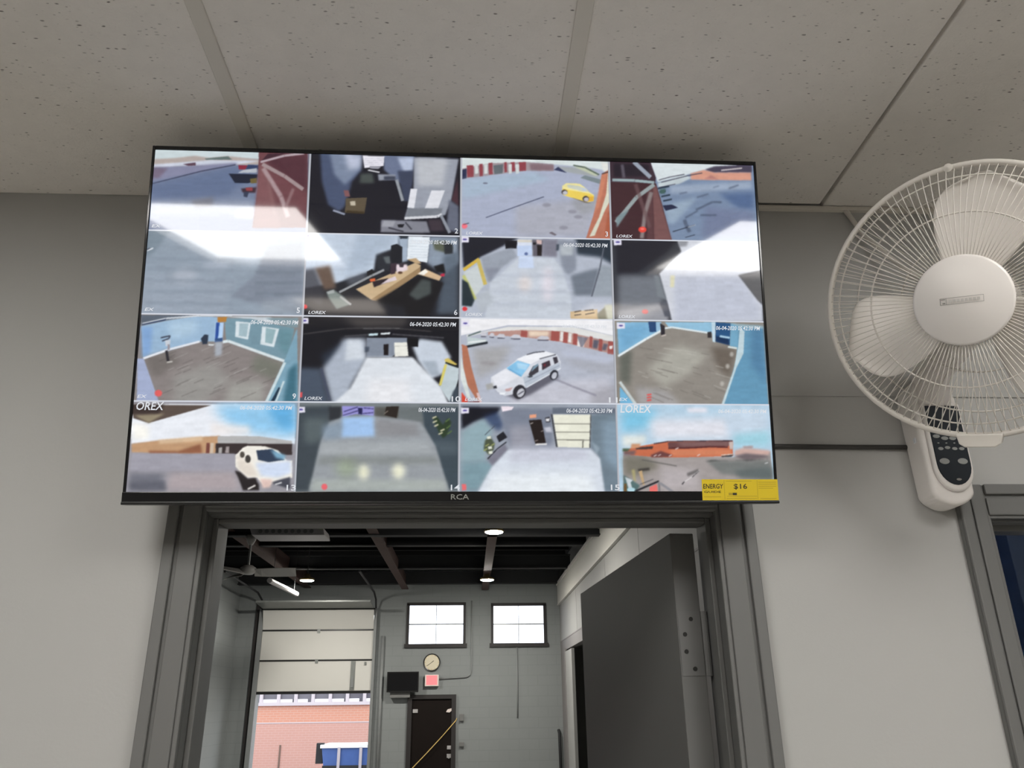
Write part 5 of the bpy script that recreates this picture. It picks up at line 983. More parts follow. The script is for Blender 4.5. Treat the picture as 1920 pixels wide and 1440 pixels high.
  ((225,222,238), 0.004, 1, [(-0.014,0.052), (0.037,0.056), (0.04,0.12), (-0.01,0.123)]),
  ((70,60,150), 0.002, 1, [(0.028,0.086), (0.026,0.09), (0.023,0.094), (0.017,0.096), (0.011,0.096), (0.005,0.094), (0.001,0.09), (-0,0.086), (0.001,0.082), (0.005,0.079), (0.01,0.077), (0.017,0.077), (0.022,0.079), (0.026,0.082)]),
 ],
 15: [(150, 158, 172),
  ((14,16,28), 0.014, 1, [(0.011,0.042), (0.261,0.05), (0.226,0.135), (0.087,0.22), (0.013,0.305)]),
  ((40,60,100), 0.024, 0.8, [(0.15,0.146), (0.237,0.093), (0.283,0.25), (0.249,0.324), (0.168,0.241)]),
  ((120,128,146), 0.018, 1, [(0.26,0.061), (0.587,0.058), (0.583,0.51), (0.318,0.49), (0.283,0.344)]),
  ((150,152,166), 0.030, 1, [(0.318,0.26), (0.446,0.249), (0.474,0.489), (0.317,0.531)]),
  ((140,168,178), 0.024, 1, [(0.013,0.325), (0.15,0.178), (0.208,0.303), (0.157,0.615), (0.174,0.656), (0.014,0.697)]),
  ((120,152,164), 0.024, 1, [(0.014,0.677), (0.174,0.656), (0.214,0.718), (0.117,0.993), (0.015,0.993)]),
  ((120,120,136), 0.009, 1, [(0.174,0.635), (0.283,0.459), (0.306,0.532), (0.208,0.718)]),
  ((98,108,124), 0.008, 1, [(0.587,0.047), (1.011,0.053), (1.01,0.149), (0.833,0.119), (0.587,0.121)]),
  ((108,126,140), 0.012, 1, [(0.833,0.129), (1.01,0.106), (1.013,0.995), (0.908,0.995), (0.874,0.592), (0.828,0.508)]),
  ((134,158,178), 0.036, 0.8, [(0.902,0.214), (1.003,0.192), (1.01,0.799), (0.914,0.633)]),
  ((170,186,200), 0.012, 0.5, [(0.829,0.425), (0.886,0.508), (0.862,0.592)]),
  ((210,218,230), 0.012, 1, [(0.306,0.532), (0.583,0.53), (0.828,0.529), (0.885,0.633), (0.908,1.005), (0.117,1.003), (0.202,0.728)]),
  ((190,192,208), 0.030, 0.7, [(0.329,0.49), (0.595,0.489), (0.816,0.529), (0.803,0.654), (0.306,0.676)]),
  ((232,238,242), 0.047, 0.8, [(0.214,0.8), (0.813,0.799), (0.856,1.005), (0.151,1.003)]),
  ((30,20,18), 0.002, 1, [(0.437,0.196), (0.516,0.185), (0.543,0.452), (0.477,0.468)]),
  ((200,196,190), 0.002, 1, [(0.447,0.241), (0.465,0.227), (0.462,0.218), (0.445,0.232)]),
  ((150,140,134), 0.002, 1, [(0.473,0.438), (0.495,0.426), (0.493,0.416), (0.472,0.428)]),
  ((236,234,232), 0.002, 1, [(0.474,0.463), (0.549,0.458), (0.549,0.476), (0.479,0.479)]),
  ((180,176,176), 0.002, 1, [(0.513,0.326), (0.53,0.317), (0.529,0.309), (0.512,0.318)]),
  ((240,160,124), 0.003, 1, [(0.441,0.133), (0.484,0.124), (0.484,0.164), (0.443,0.173)]),
  ((240,226,236), 0.003, 1, [(0.261,0.035), (0.342,0.039), (0.33,0.076), (0.269,0.098)]),
  ((52,52,60), 0.005, 1, [(0.54,0.164), (0.569,0.153), (0.574,0.216), (0.545,0.217)]),
  ((226,226,230), 0.003, 1, [(0.545,0.176), (0.569,0.172), (0.566,0.206), (0.546,0.206)]),
  ((190,192,206), 0.006, 1, [(0.533,0.28), (0.574,0.269), (0.585,0.332), (0.544,0.327)]),
  ((232,232,214), 0.003, 1, [(0.59,0.126), (0.833,0.127), (0.822,0.509), (0.616,0.499)]),
  ((110,108,100), 0.002, 1, [(0.594,0.239), (0.829,0.24), (0.829,0.231), (0.595,0.231)]),
  ((110,108,100), 0.002, 1, [(0.601,0.334), (0.826,0.332), (0.826,0.324), (0.601,0.325)]),
  ((110,108,100), 0.002, 1, [(0.607,0.422), (0.823,0.424), (0.823,0.415), (0.608,0.413)]),
  ((60,62,66), 0.002, 1, [(0.577,0.125), (0.607,0.501), (0.618,0.498), (0.587,0.122)]),
  ((60,62,66), 0.002, 1, [(0.83,0.124), (0.819,0.508), (0.825,0.509), (0.836,0.124)]),
  ((100,98,90), 0.002, 1, [(0.776,0.425), (0.773,0.508), (0.78,0.509), (0.783,0.425)]),
  ((26,28,36), 0.004, 1, [(0.231,0.381), (0.275,0.324), (0.3,0.391), (0.248,0.449)]),
  ((40,42,52), 0.002, 1, [(0.16,0.368), (0.221,0.263), (0.219,0.259), (0.158,0.364)]),
  ((36,38,46), 0.002, 1, [(0.179,0.64), (0.239,0.526), (0.234,0.517), (0.174,0.631)]),
  ((36,38,46), 0.002, 1, [(0.239,0.526), (0.297,0.448), (0.293,0.438), (0.235,0.517)]),
  ((74,84,62), 0.007, 1, [(0.159,0.428), (0.191,0.376), (0.22,0.459), (0.214,0.532), (0.185,0.594), (0.151,0.522)]),
  ((222,226,210), 0.002, 1, [(0.171,0.383), (0.196,0.376), (0.198,0.407), (0.174,0.414)]),
  ((222,226,210), 0.002, 1, [(0.178,0.497), (0.202,0.491), (0.205,0.522), (0.181,0.528)]),
  ((222,226,210), 0.002, 1, [(0.181,0.551), (0.205,0.544), (0.208,0.575), (0.184,0.582)]),
  ((150,160,96), 0.003, 1, [(0.164,0.499), (0.187,0.474), (0.183,0.462), (0.16,0.487)]),
  ((150,160,96), 0.003, 1, [(0.199,0.494), (0.222,0.469), (0.218,0.456), (0.195,0.481)]),
  ((150,160,96), 0.003, 1, [(0.153,0.551), (0.176,0.526), (0.172,0.513), (0.149,0.538)]),
  ((236,104,108), 0.003, 1, [(0.016,0.917), (0.043,0.917), (0.045,0.983), (0.018,0.988)]),
  ((225,222,238), 0.004, 1, [(0.006,0.053), (0.057,0.057), (0.058,0.12), (0.008,0.122)]),
  ((70,60,150), 0.002, 1, [(0.046,0.086), (0.045,0.09), (0.041,0.094), (0.036,0.096), (0.029,0.096), (0.024,0.094), (0.02,0.091), (0.019,0.087), (0.02,0.083), (0.024,0.079), (0.029,0.077), (0.035,0.077), (0.041,0.079), (0.045,0.082)]),
 ],
 16: [(176, 206, 228),
  ((120,196,230), 0.043, 1, [(0.03,0.058), (0.262,0.066), (0.221,0.264), (0.031,0.331)]),
  ((222,224,234), 0.049, 1, [(0.205,0.177), (0.742,0.15), (0.733,0.403), (0.23,0.417)]),
  ((196,214,232), 0.037, 1, [(0.683,0.051), (0.994,0.059), (0.983,0.347), (0.735,0.37)]),
  ((150,210,226), 0.030, 0.8, [(0.754,0.348), (0.991,0.303), (0.988,0.478), (0.756,0.479)]),
  ((228,226,236), 0.018, 1, [(0.454,0.042), (0.59,0.041), (0.588,0.096), (0.465,0.097)]),
  ((222,228,224), 0.024, 1, [(0.031,0.364), (0.183,0.363), (0.181,0.46), (0.034,0.504)]),
  ((160,152,150), 0.004, 1, [(0.033,0.591), (0.397,0.6), (0.745,0.61), (0.988,0.544), (0.988,0.869), (0.983,1.008), (0.028,1.006)]),
  ((116,120,118), 0.018, 1, [(0.566,0.654), (0.985,0.642), (0.988,0.869), (0.659,0.804)]),
  ((120,116,104), 0.030, 1, [(0.036,0.591), (0.178,0.601), (0.272,0.719), (0.131,0.826), (0.035,0.815)]),
  ((180,172,174), 0.037, 1, [(0.272,0.719), (0.514,0.751), (0.508,0.997), (0.266,0.996)]),
  ((96,106,106), 0.024, 1, [(0.746,0.761), (0.994,0.718), (0.994,0.869), (0.78,0.847)]),
  ((206,170,160), 0.009, 1, [(0.754,0.534), (0.817,0.501), (0.989,0.533), (0.974,0.587), (0.752,0.599)]),
  ((112,100,104), 0.010, 1, [(0.746,0.599), (0.827,0.566), (0.943,0.588), (0.986,0.609), (0.836,0.653)]),
  ((170,150,150), 0.006, 1, [(0.811,0.485), (0.879,0.479), (0.872,0.512), (0.816,0.512)]),
  ((206,106,70), 0.003, 1, [(0.039,0.558), (0.089,0.504), (0.229,0.46), (0.328,0.427), (0.401,0.427), (0.745,0.419), (0.743,0.599), (0.396,0.616), (0.226,0.611), (0.087,0.59)]),
  ((214,126,88), 0.009, 1, [(0.337,0.525), (0.736,0.518), (0.727,0.588), (0.348,0.6)]),
  ((108,66,66), 0.003, 1, [(0.324,0.443), (0.745,0.423), (0.745,0.436), (0.712,0.49), (0.583,0.491), (0.484,0.508), (0.326,0.514)]),
  ((150,120,118), 0.018, 0.6, [(0.376,0.443), (0.733,0.43), (0.719,0.48), (0.424,0.486)]),
  ((44,38,54), 0.002, 1, [(0.233,0.465), (0.328,0.437), (0.327,0.428), (0.232,0.455)]),
  ((44,38,54), 0.002, 1, [(0.327,0.437), (0.745,0.426), (0.745,0.417), (0.328,0.428)]),
  ((90,40,40), 0.004, 1, [(0.325,0.52), (0.484,0.513), (0.485,0.496), (0.326,0.503)]),
  ((90,40,40), 0.004, 1, [(0.485,0.513), (0.595,0.5), (0.595,0.482), (0.484,0.496)]),
  ((90,40,40), 0.004, 1, [(0.595,0.5), (0.712,0.505), (0.712,0.487), (0.596,0.482)]),
  ((200,180,174), 0.005, 1, [(0.72,0.436), (0.748,0.43), (0.745,0.523), (0.724,0.518)]),
  ((70,50,50), 0.005, 1, [(0.113,0.504), (0.229,0.487), (0.222,0.52), (0.119,0.526)]),
  ((210,150,110), 0.006, 1, [(0.09,0.461), (0.15,0.461), (0.137,0.504), (0.082,0.515)]),
  ((70,90,60), 0.006, 1, [(0.031,0.515), (0.082,0.515), (0.057,0.558), (0.03,0.548)]),
  ((120,90,90), 0.009, 1, [(0.036,0.548), (0.118,0.536), (0.105,0.59), (0.036,0.591)]),
  ((110,62,60), 0.006, 1, [(0.208,0.59), (0.276,0.541), (0.354,0.59), (0.323,0.611), (0.214,0.617)]),
  ((220,206,204), 0.002, 1, [(0.23,0.609), (0.25,0.591), (0.247,0.582), (0.227,0.599)]),
  ((220,206,204), 0.002, 1, [(0.257,0.603), (0.277,0.586), (0.275,0.576), (0.255,0.594)]),
  ((220,206,204), 0.002, 1, [(0.327,0.608), (0.347,0.591), (0.344,0.581), (0.325,0.599)]),
  ((220,206,204), 0.002, 1, [(0.372,0.527), (0.392,0.51), (0.389,0.5), (0.369,0.518)]),
  ((220,206,204), 0.002, 1, [(0.51,0.602), (0.53,0.585), (0.528,0.575), (0.508,0.593)]),
  ((60,62,66), 0.003, 1, [(0.663,0.599), (0.746,0.577), (0.733,0.605), (0.671,0.61)]),
  ((222,216,208), 0.002, 1, [(0.666,0.593), (0.74,0.582), (0.74,0.573), (0.666,0.584)]),
  ((70,74,72), 0.007, 1, [(0.56,0.664), (0.985,0.631), (0.836,0.653), (0.597,0.648)]),
  ((220,220,222), 0.002, 1, [(0.946,0.689), (0.969,0.676), (0.967,0.669), (0.945,0.682)]),
  ((90,88,84), 0.005, 0.7, [(0.152,0.651), (0.375,0.721), (0.376,0.706), (0.153,0.637)]),
  ((60,56,52), 0.006, 1, [(0.127,0.776), (0.2,0.76), (0.198,0.732), (0.125,0.748)]),
  ((110,106,106), 0.006, 1, [(0.443,0.832), (0.518,0.778), (0.511,0.745), (0.436,0.798)]),
  ((214,210,210), 0.002, 1, [(0.415,0.905), (0.471,0.841), (0.468,0.832), (0.412,0.896)]),
  ((214,210,210), 0.002, 1, [(0.471,0.841), (0.522,0.766), (0.518,0.757), (0.468,0.833)]),
  ((50,48,52), 0.002, 1, [(0.406,0.926), (0.422,0.894), (0.417,0.886), (0.401,0.918)]),
  ((50,48,52), 0.002, 1, [(0.471,0.845), (0.518,0.77), (0.516,0.764), (0.468,0.839)]),
  ((196,164,120), 0.004, 1, [(0.129,0.778), (0.15,0.762), (0.165,0.922), (0.153,0.932)]),
  ((176,166,110), 0.007, 0.8, [(0.084,0.757), (0.105,0.751), (0.109,0.89), (0.094,0.879)]),
  ((80,110,110), 0.006, 1, [(0.032,0.815), (0.135,0.932), (0.109,1.006), (0.028,1.006)]),
  ((196,206,212), 0.004, 1, [(0.04,0.837), (0.091,0.874), (0.075,0.9), (0.086,0.975), (0.062,0.975), (0.051,0.9)]),
  ((176,214,226), 0.002, 1, [(0.103,0.98), (0.1,0.99), (0.093,0.998), (0.082,1.003), (0.07,1.003), (0.06,0.998), (0.053,0.99), (0.05,0.98), (0.053,0.97), (0.061,0.962), (0.071,0.957), (0.083,0.957), (0.094,0.962), (0.101,0.97)]),
  ((110,80,40), 0.004, 1, [(0.033,0.911), (0.048,0.911), (0.05,0.996), (0.031,1.006)]),
  ((24,26,34), 0.002, 1, [(0.105,1.007), (0.258,0.893), (0.254,0.876), (0.101,0.989)]),
  ((70,70,76), 0.002, 1, [(0.136,0.925), (0.221,0.867), (0.22,0.86), (0.134,0.918)]),
  ((240,110,104), 0.004, 1, [(0.194,0.954), (0.243,0.917), (0.247,1.007), (0.193,1.007)]),
  ((128,124,128), 0.003, 1, [(0.249,0.896), (0.249,1.007), (0.264,1.006), (0.263,0.895)]),
  ((140,140,146), 0.005, 1, [(0.257,0.917), (0.339,1.018), (0.349,0.996), (0.266,0.894)]),
 ],
}

# ------------------------------------------------------------------ the office shell
ZC = 2.885                      # office ceiling height
DL, DR, DH = -0.482, 0.462, 2.200     # main doorway opening
EL, ER, EH = 0.985, 1.800, 2.185      # second doorway opening

w = MB().wall('y', 0.0, 0.12, (-5.0, 3.2), (0.0, 4.9), [(DL, DR, 0, DH), (EL, ER, 0, EH)]).build('wall_back', M['wall'])
tag(w, kind='structure', label='grey painted office wall around the doorway')
# board along the top of the wall, behind the television and the fan
MB().box(0.38, 3.0, -0.004, 0.0, 2.436, ZC).build('upper_board', M['wall'], w)
o = MB().box(-2.72, -2.6, -6.1, 0.0, 0, ZC + 0.3).build('wall_left', M['wall']); tag(o, kind='structure')
o = MB().box(3.0, 3.12, -6.1, 0.0, 0, ZC + 0.3).build('wall_right', M['wall']); tag(o, kind='structure')
o = MB().box(-2.72, 3.12, -6.22, -6.1, 0, ZC + 0.3).build('wall_front', M['wall']); tag(o, kind='structure')
o = MB().box(-5.2, 3.2, -6.3, 0.06, -0.1, 0.0).build('floor', M['floor']); tag(o, kind='structure')
o = MB().box(-5.2, 4.8, 0.06, 16.2, -0.1, 0.0).build('floor_warehouse', M['hall_floor']); tag(o, kind='structure')

# suspended ceiling: lay-in tiles and bars
ceil = MB().box(-2.72, 3.12, -6.2, 0.0, ZC + 0.18, ZC + 0.22).build('ceiling', M['plenum']); tag(ceil, kind='structure', label='suspended ceiling of pinholed tiles')
bars = [-2.265, -1.655, -1.045, -0.435, 0.173, 0.769, 1.39, 2.0, 2.61]
rows = [0.0, -1.0, -2.22, -3.44, -4.66, -5.88]
TROFF = {(2, 1): 'troffer_glow', (5, 1): 'troffer_glow', (2, 3): 'troffer_dim', (5, 3): 'troffer_dim'}
edges = [-2.6] + bars + [3.0]
for i in range(len(edges) - 1):
    for j in range(len(rows)):
        y1 = rows[j]; y0 = rows[j + 1] if j + 1 < len(rows) else -6.1
        if (i - 1 + 0, j) in TROFF: continue
        a, b = edges[i], edges[i + 1]
        ga = 0.004 if abs(a - 0.769) < 1e-3 else 0.0; gb = 0.004 if abs(b - 0.769) < 1e-3 else 0.0
        gy = 0.016 if (i == 5 and j == 0) else 0.0
        MB().box(a + ga, b - gb, y0, y1 - gy, ZC, ZC + 0.016).build('ceiling_tile', M['tile'], ceil, bevel=0.003 if j == 0 else 0.0)
for x in bars:
    if abs(x - 0.769) < 1e-3:
        MB().box(x - 0.012, x + 0.012, -6.1, 0, ZC + 0.120, ZC + 0.15).build('grid_bar', M['grid'], ceil)
    else:
        MB().box(x - 0.0135, x + 0.0135, -6.1, 0, ZC - 0.004, ZC + 0.02).build('grid_bar', M['grid'], ceil, bevel=0.0015)
for y in rows[1:]:
    MB().box(-2.6, 3.0, y - 0.0135, y + 0.0135, ZC - 0.0035, ZC + 0.02).build('cross_bar', M['grid'], ceil)
o = MB().box(0.50, 3.0, -0.014, 0.0, ZC - 0.012, ZC - 0.002).build('trim_1', M['grid'], bevel=0.001); tag(o, kind='structure', label='pale wall angle under the ceiling tiles')

def troffer(i, j, m):
    a, b = bars[i], bars[i + 1]; y1, y0 = rows[j], rows[j + 1]
    r = empty('ceiling_light_offscreen', ((a + b) / 2, (y0 + y1) / 2, ZC), label='%s recessed ceiling panel %s' % ('bright' if m == 'troffer_glow' else 'dimmer', ('on the wall fan side of the office' if i == 5 else 'on the blank wall side of the office, away from the fan')),
              cat='ceiling light', group='office ceiling panels')
    d = 0.03
    MB().box(a + 0.04, b - 0.04, y0 + 0.04, y1 - 0.04, ZC + 0.025, ZC + 0.028).build('diffuser_offscreen', M[m], r)
    f = MB()
    f.box(a + .014, a + 0.04, y0 + .014, y1 - .014, ZC - 0.002, ZC + 0.06); f.box(b - 0.04, b - .014, y0 + .014, y1 - .014, ZC - 0.002, ZC + 0.06)
    f.box(a + 0.04, b - 0.04, y0 + .014, y0 + 0.04, ZC - 0.002, ZC + 0.06); f.box(a + 0.04, b - 0.04, y1 - 0.04, y1 - .014, ZC - 0.002, ZC + 0.06)
    f.build('frame', M['fixture'], r)
for (i, j), m in TROFF.items(): troffer(i, j, m)

# main doorway frame, with its open leaf
d1 = empty('door_1', (0, 0.06, 0), kind='structure', label='dark grey cased doorway under the television with its leaf swung open')
def casing_leg(x0, x1, z0, z1, inner):
    w_ = x1 - x0
    a = MB().box(x0, x1, -0.012, 0.0, z0, z1)
    if inner == 'r':
        a.box(x0, x0 + 0.020, -0.020, -0.012, z0, z1); a.box(x0 + 0.026, x1 - 0.008, -0.017, -0.012, z0, z1)
    else:
        a.box(x1 - 0.020, x1, -0.020, -0.012, z0, z1); a.box(x0 + 0.008, x1 - 0.026, -0.017, -0.012, z0, z1)
    return a
casing_leg(DL - 0.064, DL + 0.004, 0, DH + 0.064, 'r').build('casing', M['casing'], d1, bevel=0.004)
casing_leg(DR - 0.006, DR + 0.066, 0, DH + 0.064, 'l').build('casing', M['casing'], d1, bevel=0.004)
h = MB().box(DL, DR, -0.012, 0, DH, DH + 0.064).box(DL, DR, -0.020, -0.012, DH + 0.044, DH + 0.064).box(DL, DR, -0.017, -0.012, DH + 0.006, DH + 0.038)
h.build('head_casing', M['casing'], d1, bevel=0.004)
MB().box(DL - 0.001, DL + 0.004, 0, 0.125, 0, DH).build('jamb', M['casing'], d1)
MB().box(DR - 0.004, DR + 0.001, 0, 0.125, 0, DH).build('jamb', M['casing'], d1)
MB().box(DL, DR, 0, 0.125, DH - 0.004, DH + 0.001).build('head_jamb', M['casing'], d1)
MB().box(DL + 0.004, DL + 0.014, 0.028, 0.066, 0, DH - 0.004).build('door_stop', M['casing'], d1, bevel=0.002)
MB().box(DR - 0.014, DR - 0.004, 0.028, 0.066, 0, DH - 0.004).build('door_stop', M['casing'], d1, bevel=0.002)
MB().box(DL + 0.014, DR - 0.014, 0.028, 0.066, DH - 0.014, DH - 0.004).build('door_stop', M['casing'], d1, bevel=0.002)
# leaf: hinge-side corner at (0.395, 0.098), swung a little past square
A = Vector((0.395, 0.098, 0)); dv = Vector((-0.061, 0.998, 0)); nv = Vector((0.998, 0.061, 0))
def leafbox(s0, s1, t0, t1, z0, z1):
    vs = []
    for z in (z0, z1):
        for s, t in ((s0, t0), (s0, t1), (s1, t1), (s1, t0)): vs.append(tuple(A + dv * s + nv * t + Vector((0, 0, z))))
    return MB().add(vs, [(0,3,2,1),(4,5,6,7),(0,1,5,4),(1,2,6,5),(2,3,7,6),(3,0,4,7)])
leaf = leafbox(0, 0.935, 0, 0.048, 0.012, 2.18).build('leaf', M['leaf'], d1, bevel=0.0015)
for zc in (1.9715, 1.10, 0.22):
    hg = leafbox(-0.0015, 0.0, 0.002, 0.046, zc - 0.0585, zc + 0.0585)
    hg.tube([tuple(A + nv * 0.0545 + dv * 0.004 + Vector((0, 0, zc - 0.0585))), tuple(A + nv * 0.0545 + dv * 0.004 + Vector((0, 0, zc + 0.0585)))], 0.0075, 12)
    hg.build('hinge', M['hinge'], d1)
    for t, dz in ((0.027, 0.044), (0.013, 0.016), (0.013, -0.015), (0.027, -0.046)):
        p = A + nv * t + dv * -0.0016 + Vector((0, 0, zc + dz))
        MB().tube([tuple(p), tuple(p - dv * 0.0008)], 0.0042, 10).build('screw', M['screw'], d1)
hd = leafbox(0.86, 0.885, -0.055, 0.0, 1.0, 1.02)
hd.build('handle', M['hinge'], d1, bevel=0.004)

# second doorway, leading to the blue room
d2 = empty('door_2', (1.39, 0.06, 0), kind='structure', label='dark grey cased doorway below the wall fan opening to a blue room')
casing_leg(EL - 0.056, EL + 0.004, 0, EH + 0.066, 'r').build('casing', M['casing'], d2, bevel=0.004)
casing_leg(ER - 0.004, ER + 0.056, 0, EH + 0.066, 'l').build('casing', M['casing'], d2, bevel=0.004)
MB().box(EL, ER, -0.012, 0, EH, EH + 0.066).box(EL, ER, -0.020, -0.012, EH + 0.046, EH + 0.066).box(EL, ER, -0.017, -0.012, EH + 0.006, EH + 0.04).build('head_casing', M['casing'], d2, bevel=0.004)
MB().box(EL - 0.001, EL + 0.004, 0, 0.125, 0, EH).build('jamb', M['casing'], d2)
MB().box(ER - 0.004, ER + 0.001, 0, 0.125, 0, EH).build('jamb', M['casing'], d2)
MB().box(EL, ER, 0, 0.125, EH - 0.004, EH + 0.001).build('head_jamb', M['casing'], d2)
MB().box(EL + 0.004, ER - 0.004, 0.03, 0.07, EH - 0.016, EH - 0.004).build('door_stop', M['casing'], d2)
MB().box(EL + 0.004, EL + 0.014, 0.03, 0.07, 0, EH - 0.016).build('door_stop', M['casing'], d2)
# the blue room itself
r_ = MB().box(0.92, 0.95, 0.12, 1.45, 0, 2.62).build('wall_blue_left', M['blue_wall']); tag(r_, kind='structure')
r_ = MB().box(0.92, 3.2, 1.45, 1.50, 0, 2.62).build('wall_blue_far', M['blue_wall']); tag(r_, kind='structure')
r_ = MB().box(3.0, 3.2, 0.12, 1.45, 0, 2.62).build('wall_blue_right', M['blue_wall']); tag(r_, kind='structure')
r_ = MB().box(1.70, 3.0, 0.98, 1.45, 0, 2.36).build('wall_blue_closet', M['pale_blue'], bevel=0.003); tag(r_, kind='structure', label='pale blue boxed-in corner of the blue room')
r_ = MB().box(0.92, 3.2, 0.12, 1.50, 2.62, 2.66).build('ceiling_blue_room', M['pale_blue']); tag(r_, kind='structure')

# ------------------------------------------------------------------ the warehouse shell
YF = 16.0
holes = [(-4.28, -1.99, 0, 3.64), (-1.30, -0.12, 3.02, 3.84), (0.47, 1.58, 3.02, 3.82), (-1.25, -0.27, 0, 2.05)]
o = MB().wall('y', YF, YF + 0.2, (-5.0, 2.1), (0, 4.9), holes).build('wall_far', M['hall_wall']); tag(o, kind='structure', label='grey painted block wall at the far end of the warehouse')
o = MB().box(-5.0, -4.83, 0.12, YF, 0, 4.9).build('wall_hall_left', M['hall_wall']); tag(o, kind='structure')
# office block along the right side: lower wall with a tall opening, lighter upper wall, cream fascia
o = MB().wall('x', 1.9, 2.02, (1.50, YF), (0, 3.05), [(12.5, 14.95, 0, 2.84)]).build('wall_hall_right', M['hall_side_low']); tag(o, kind='structure', label='grey lower wall of the office block in the warehouse')
MB().box(1.9, 2.02, 1.50, YF, 3.06, 3.82).build('upper_wall', M['hall_side'], o)
for y in (3.4, 5.1, 7.5, 9.9, 13.2): MB().box(1.898, 1.9, y - 0.006, y + 0.006, 3.06, 3.8).build('wall_joint', M['hall_side_low'], o)
MB().box(1.895, 2.0, 1.50, YF, 3.042, 3.062).build('joint_bead', M['hall_side_low'], o)
o = MB().box(1.86, 2.02, 1.50, YF - 0.03, 3.80, 4.20).box(1.84, 2.02, 1.50, YF - 0.03, 4.20, 4.26).box(1.85, 2.02, 1.50, YF - 0.03, 3.79, 3.81).build('trim_2', M['band'], bevel=0.004); tag(o, kind='structure', label='cream fascia band along the top of the office block')
o = MB().box(2.02, 2.1, 1.50, YF, 3.0, 4.9).build('wall_hall_right_core', M['hall_side']); tag(o, kind='structure')
o = MB().box(2.02, 4.7, 1.50, YF, 2.92, 3.0).build('ceiling_office_block', M['hall_side']); tag(o, kind='structure')
o = MB().box(4.6, 4.7, 1.50, YF, 0, 2.92).build('wall_office_block_side', M['hall_side']); tag(o, kind='structure')
o = MB().box(2.1, 4.7, YF, YF + 0.2, 0, 3.0).build('wall_office_block_far', M['hall_side']); tag(o, kind='structure')
o = MB().box(2.02, 4.7, 1.50, 1.58, 0, 2.92).build('wall_office_block_near', M['hall_side']); tag(o, kind='structure')
door5 = empty('door_5', (1.9, 13.7, 0), kind='structure', label='dark side opening in the office block with a pale frame')
MB().box(1.87, 1.93, 13.95, 14.95, 0, 2.80).build('leaf', M['hall_side'], door5, bevel=0.004)
MB().box(1.86, 1.95, 14.95, 15.05, 0, 2.86).build('frame', M['hall_side_low'], door5)

roof = MB().box(-5.0, 2.1, 0.12, YF + 0.2, 4.75, 4.9).build('ceiling_warehouse', M['roof']); tag(roof, kind='structure', label='black warehouse roof deck with steel beams')
def ibeam_x(y, z0, h=0.24, w_=0.14, m='steel'):
    return MB().box(-4.83, 1.9, y - w_/2, y + w_/2, z0, z0 + 0.02).box(-4.83, 1.9, y - 0.01, y + 0.01, z0 + 0.02, z0 + h).box(-4.83, 1.9, y - w_/2, y + w_/2, z0 + h, z0 + h + 0.02).build('beam', M[m], roof)
for y, z in ((15.75, 4.22), (13.85, 4.24), (11.6, 4.26), (9.95, 4.10), (7.6, 4.24), (5.2, 4.24), (2.8, 4.24)): ibeam_x(y, z)
for x, z in ((0.31, 4.10), (-1.37, 4.12), (-3.4, 4.16)):
    MB().box(x - 0.07, x + 0.07, 0.12, YF - 0.2, z, z + 0.02).box(x - 0.01, x + 0.01, 0.12, YF - 0.2, z + 0.02, z + 0.3).build('girder', M['rust'], roof)
for y in np.arange(1.2, 15.9, 0.61): MB().box(-4.83, 1.9, y - 0.03, y + 0.03, 4.62, 4.75).build('deck_rib', M['roof'], roof)

# far wall windows
def window(n, x0, x1, z0, z1, lab):
    r = empty('window_%d' % n, ((x0 + x1) / 2, YF, z0), kind='structure', label=lab)
    f = MB().box(x0 - .03, x1 + .03, YF - .03, YF + .06, z1 - .025, z1 + .03).box(x0 - .03, x0 + .025, YF - .03, YF + .06, z0, z1).box(x1 - .025, x1 + .03, YF - .03, YF + .06, z0, z1)
    f.build('frame', M['dark_frame'], r)
    MB().box(x0 - .06, x1 + .06, YF - .05, YF + .06, z0 - .06, z0 + .015).build('sill', M['dark_frame'], r)
    xm, zm = (x0 + x1) / 2, (z0 + z1) / 2
    MB().box(x0, x1, YF + .0, YF + .05, zm - .010, zm + .010).build('transom', M['galv'], r)
    MB().box(xm - .006, xm + .006, YF + .01, YF + .05, z0, z1).build('mullion', M['galv'], r)
    for a, b in ((x0 + .025, xm - .006), (xm + .006, x1 - .025)):
        for c, d in ((z0 + .015, zm - .010), (zm + .010, z1 - .025)):
            MB().box(a, b, YF + .028, YF + .032, c, d).build('pane', M['glass'], r)
window(1, -1.30, -0.12, 3.02, 3.84, 'four-pane high window above the exit door and clock')
window(2, 0.47, 1.58, 3.02, 3.82, 'four-pane high window beside the cream fascia')

# roll-up door, partly raised
d3 = empty('door_3', (-3.13, YF, 0), kind='structure', label='white sectional roll-up door raised halfway at the far wall')
secs = [(2.14, 2.72), (2.735, 3.31), (3.325, 3.72)]
for k, (a, b) in enumerate(secs):
    p = MB()
    if k < 2: p.box(-4.27, -1.995, YF - 0.10, YF - 0.06, a, b)
    else: p.add([(-4.27, YF - .10, a), (-1.995, YF - .10, a), (-1.995, YF - .06, a), (-4.27, YF - .06, a), (-4.27, YF - .24, b), (-1.995, YF - .24, b), (-1.995, YF - .20, b), (-4.27, YF - .20, b)],
                [(0,3,2,1),(4,5,6,7),(0,1,5,4),(1,2,6,5),(2,3,7,6),(3,0,4,7)])
    sp = p.build('door_section', M['garage'], d3, bevel=0.008)
    MB().box(-4.30, -1.97, YF - 0.108 - (0.14 if k == 2 else 0), YF - 0.07, b - 0.008, b + 0.024).build('section_joint', M['black'], d3)
    MB().box(-3.15, -3.09, YF - 0.115, YF - 0.095, b - 0.05, b + 0.03).build('hinge', M['galv'], d3)
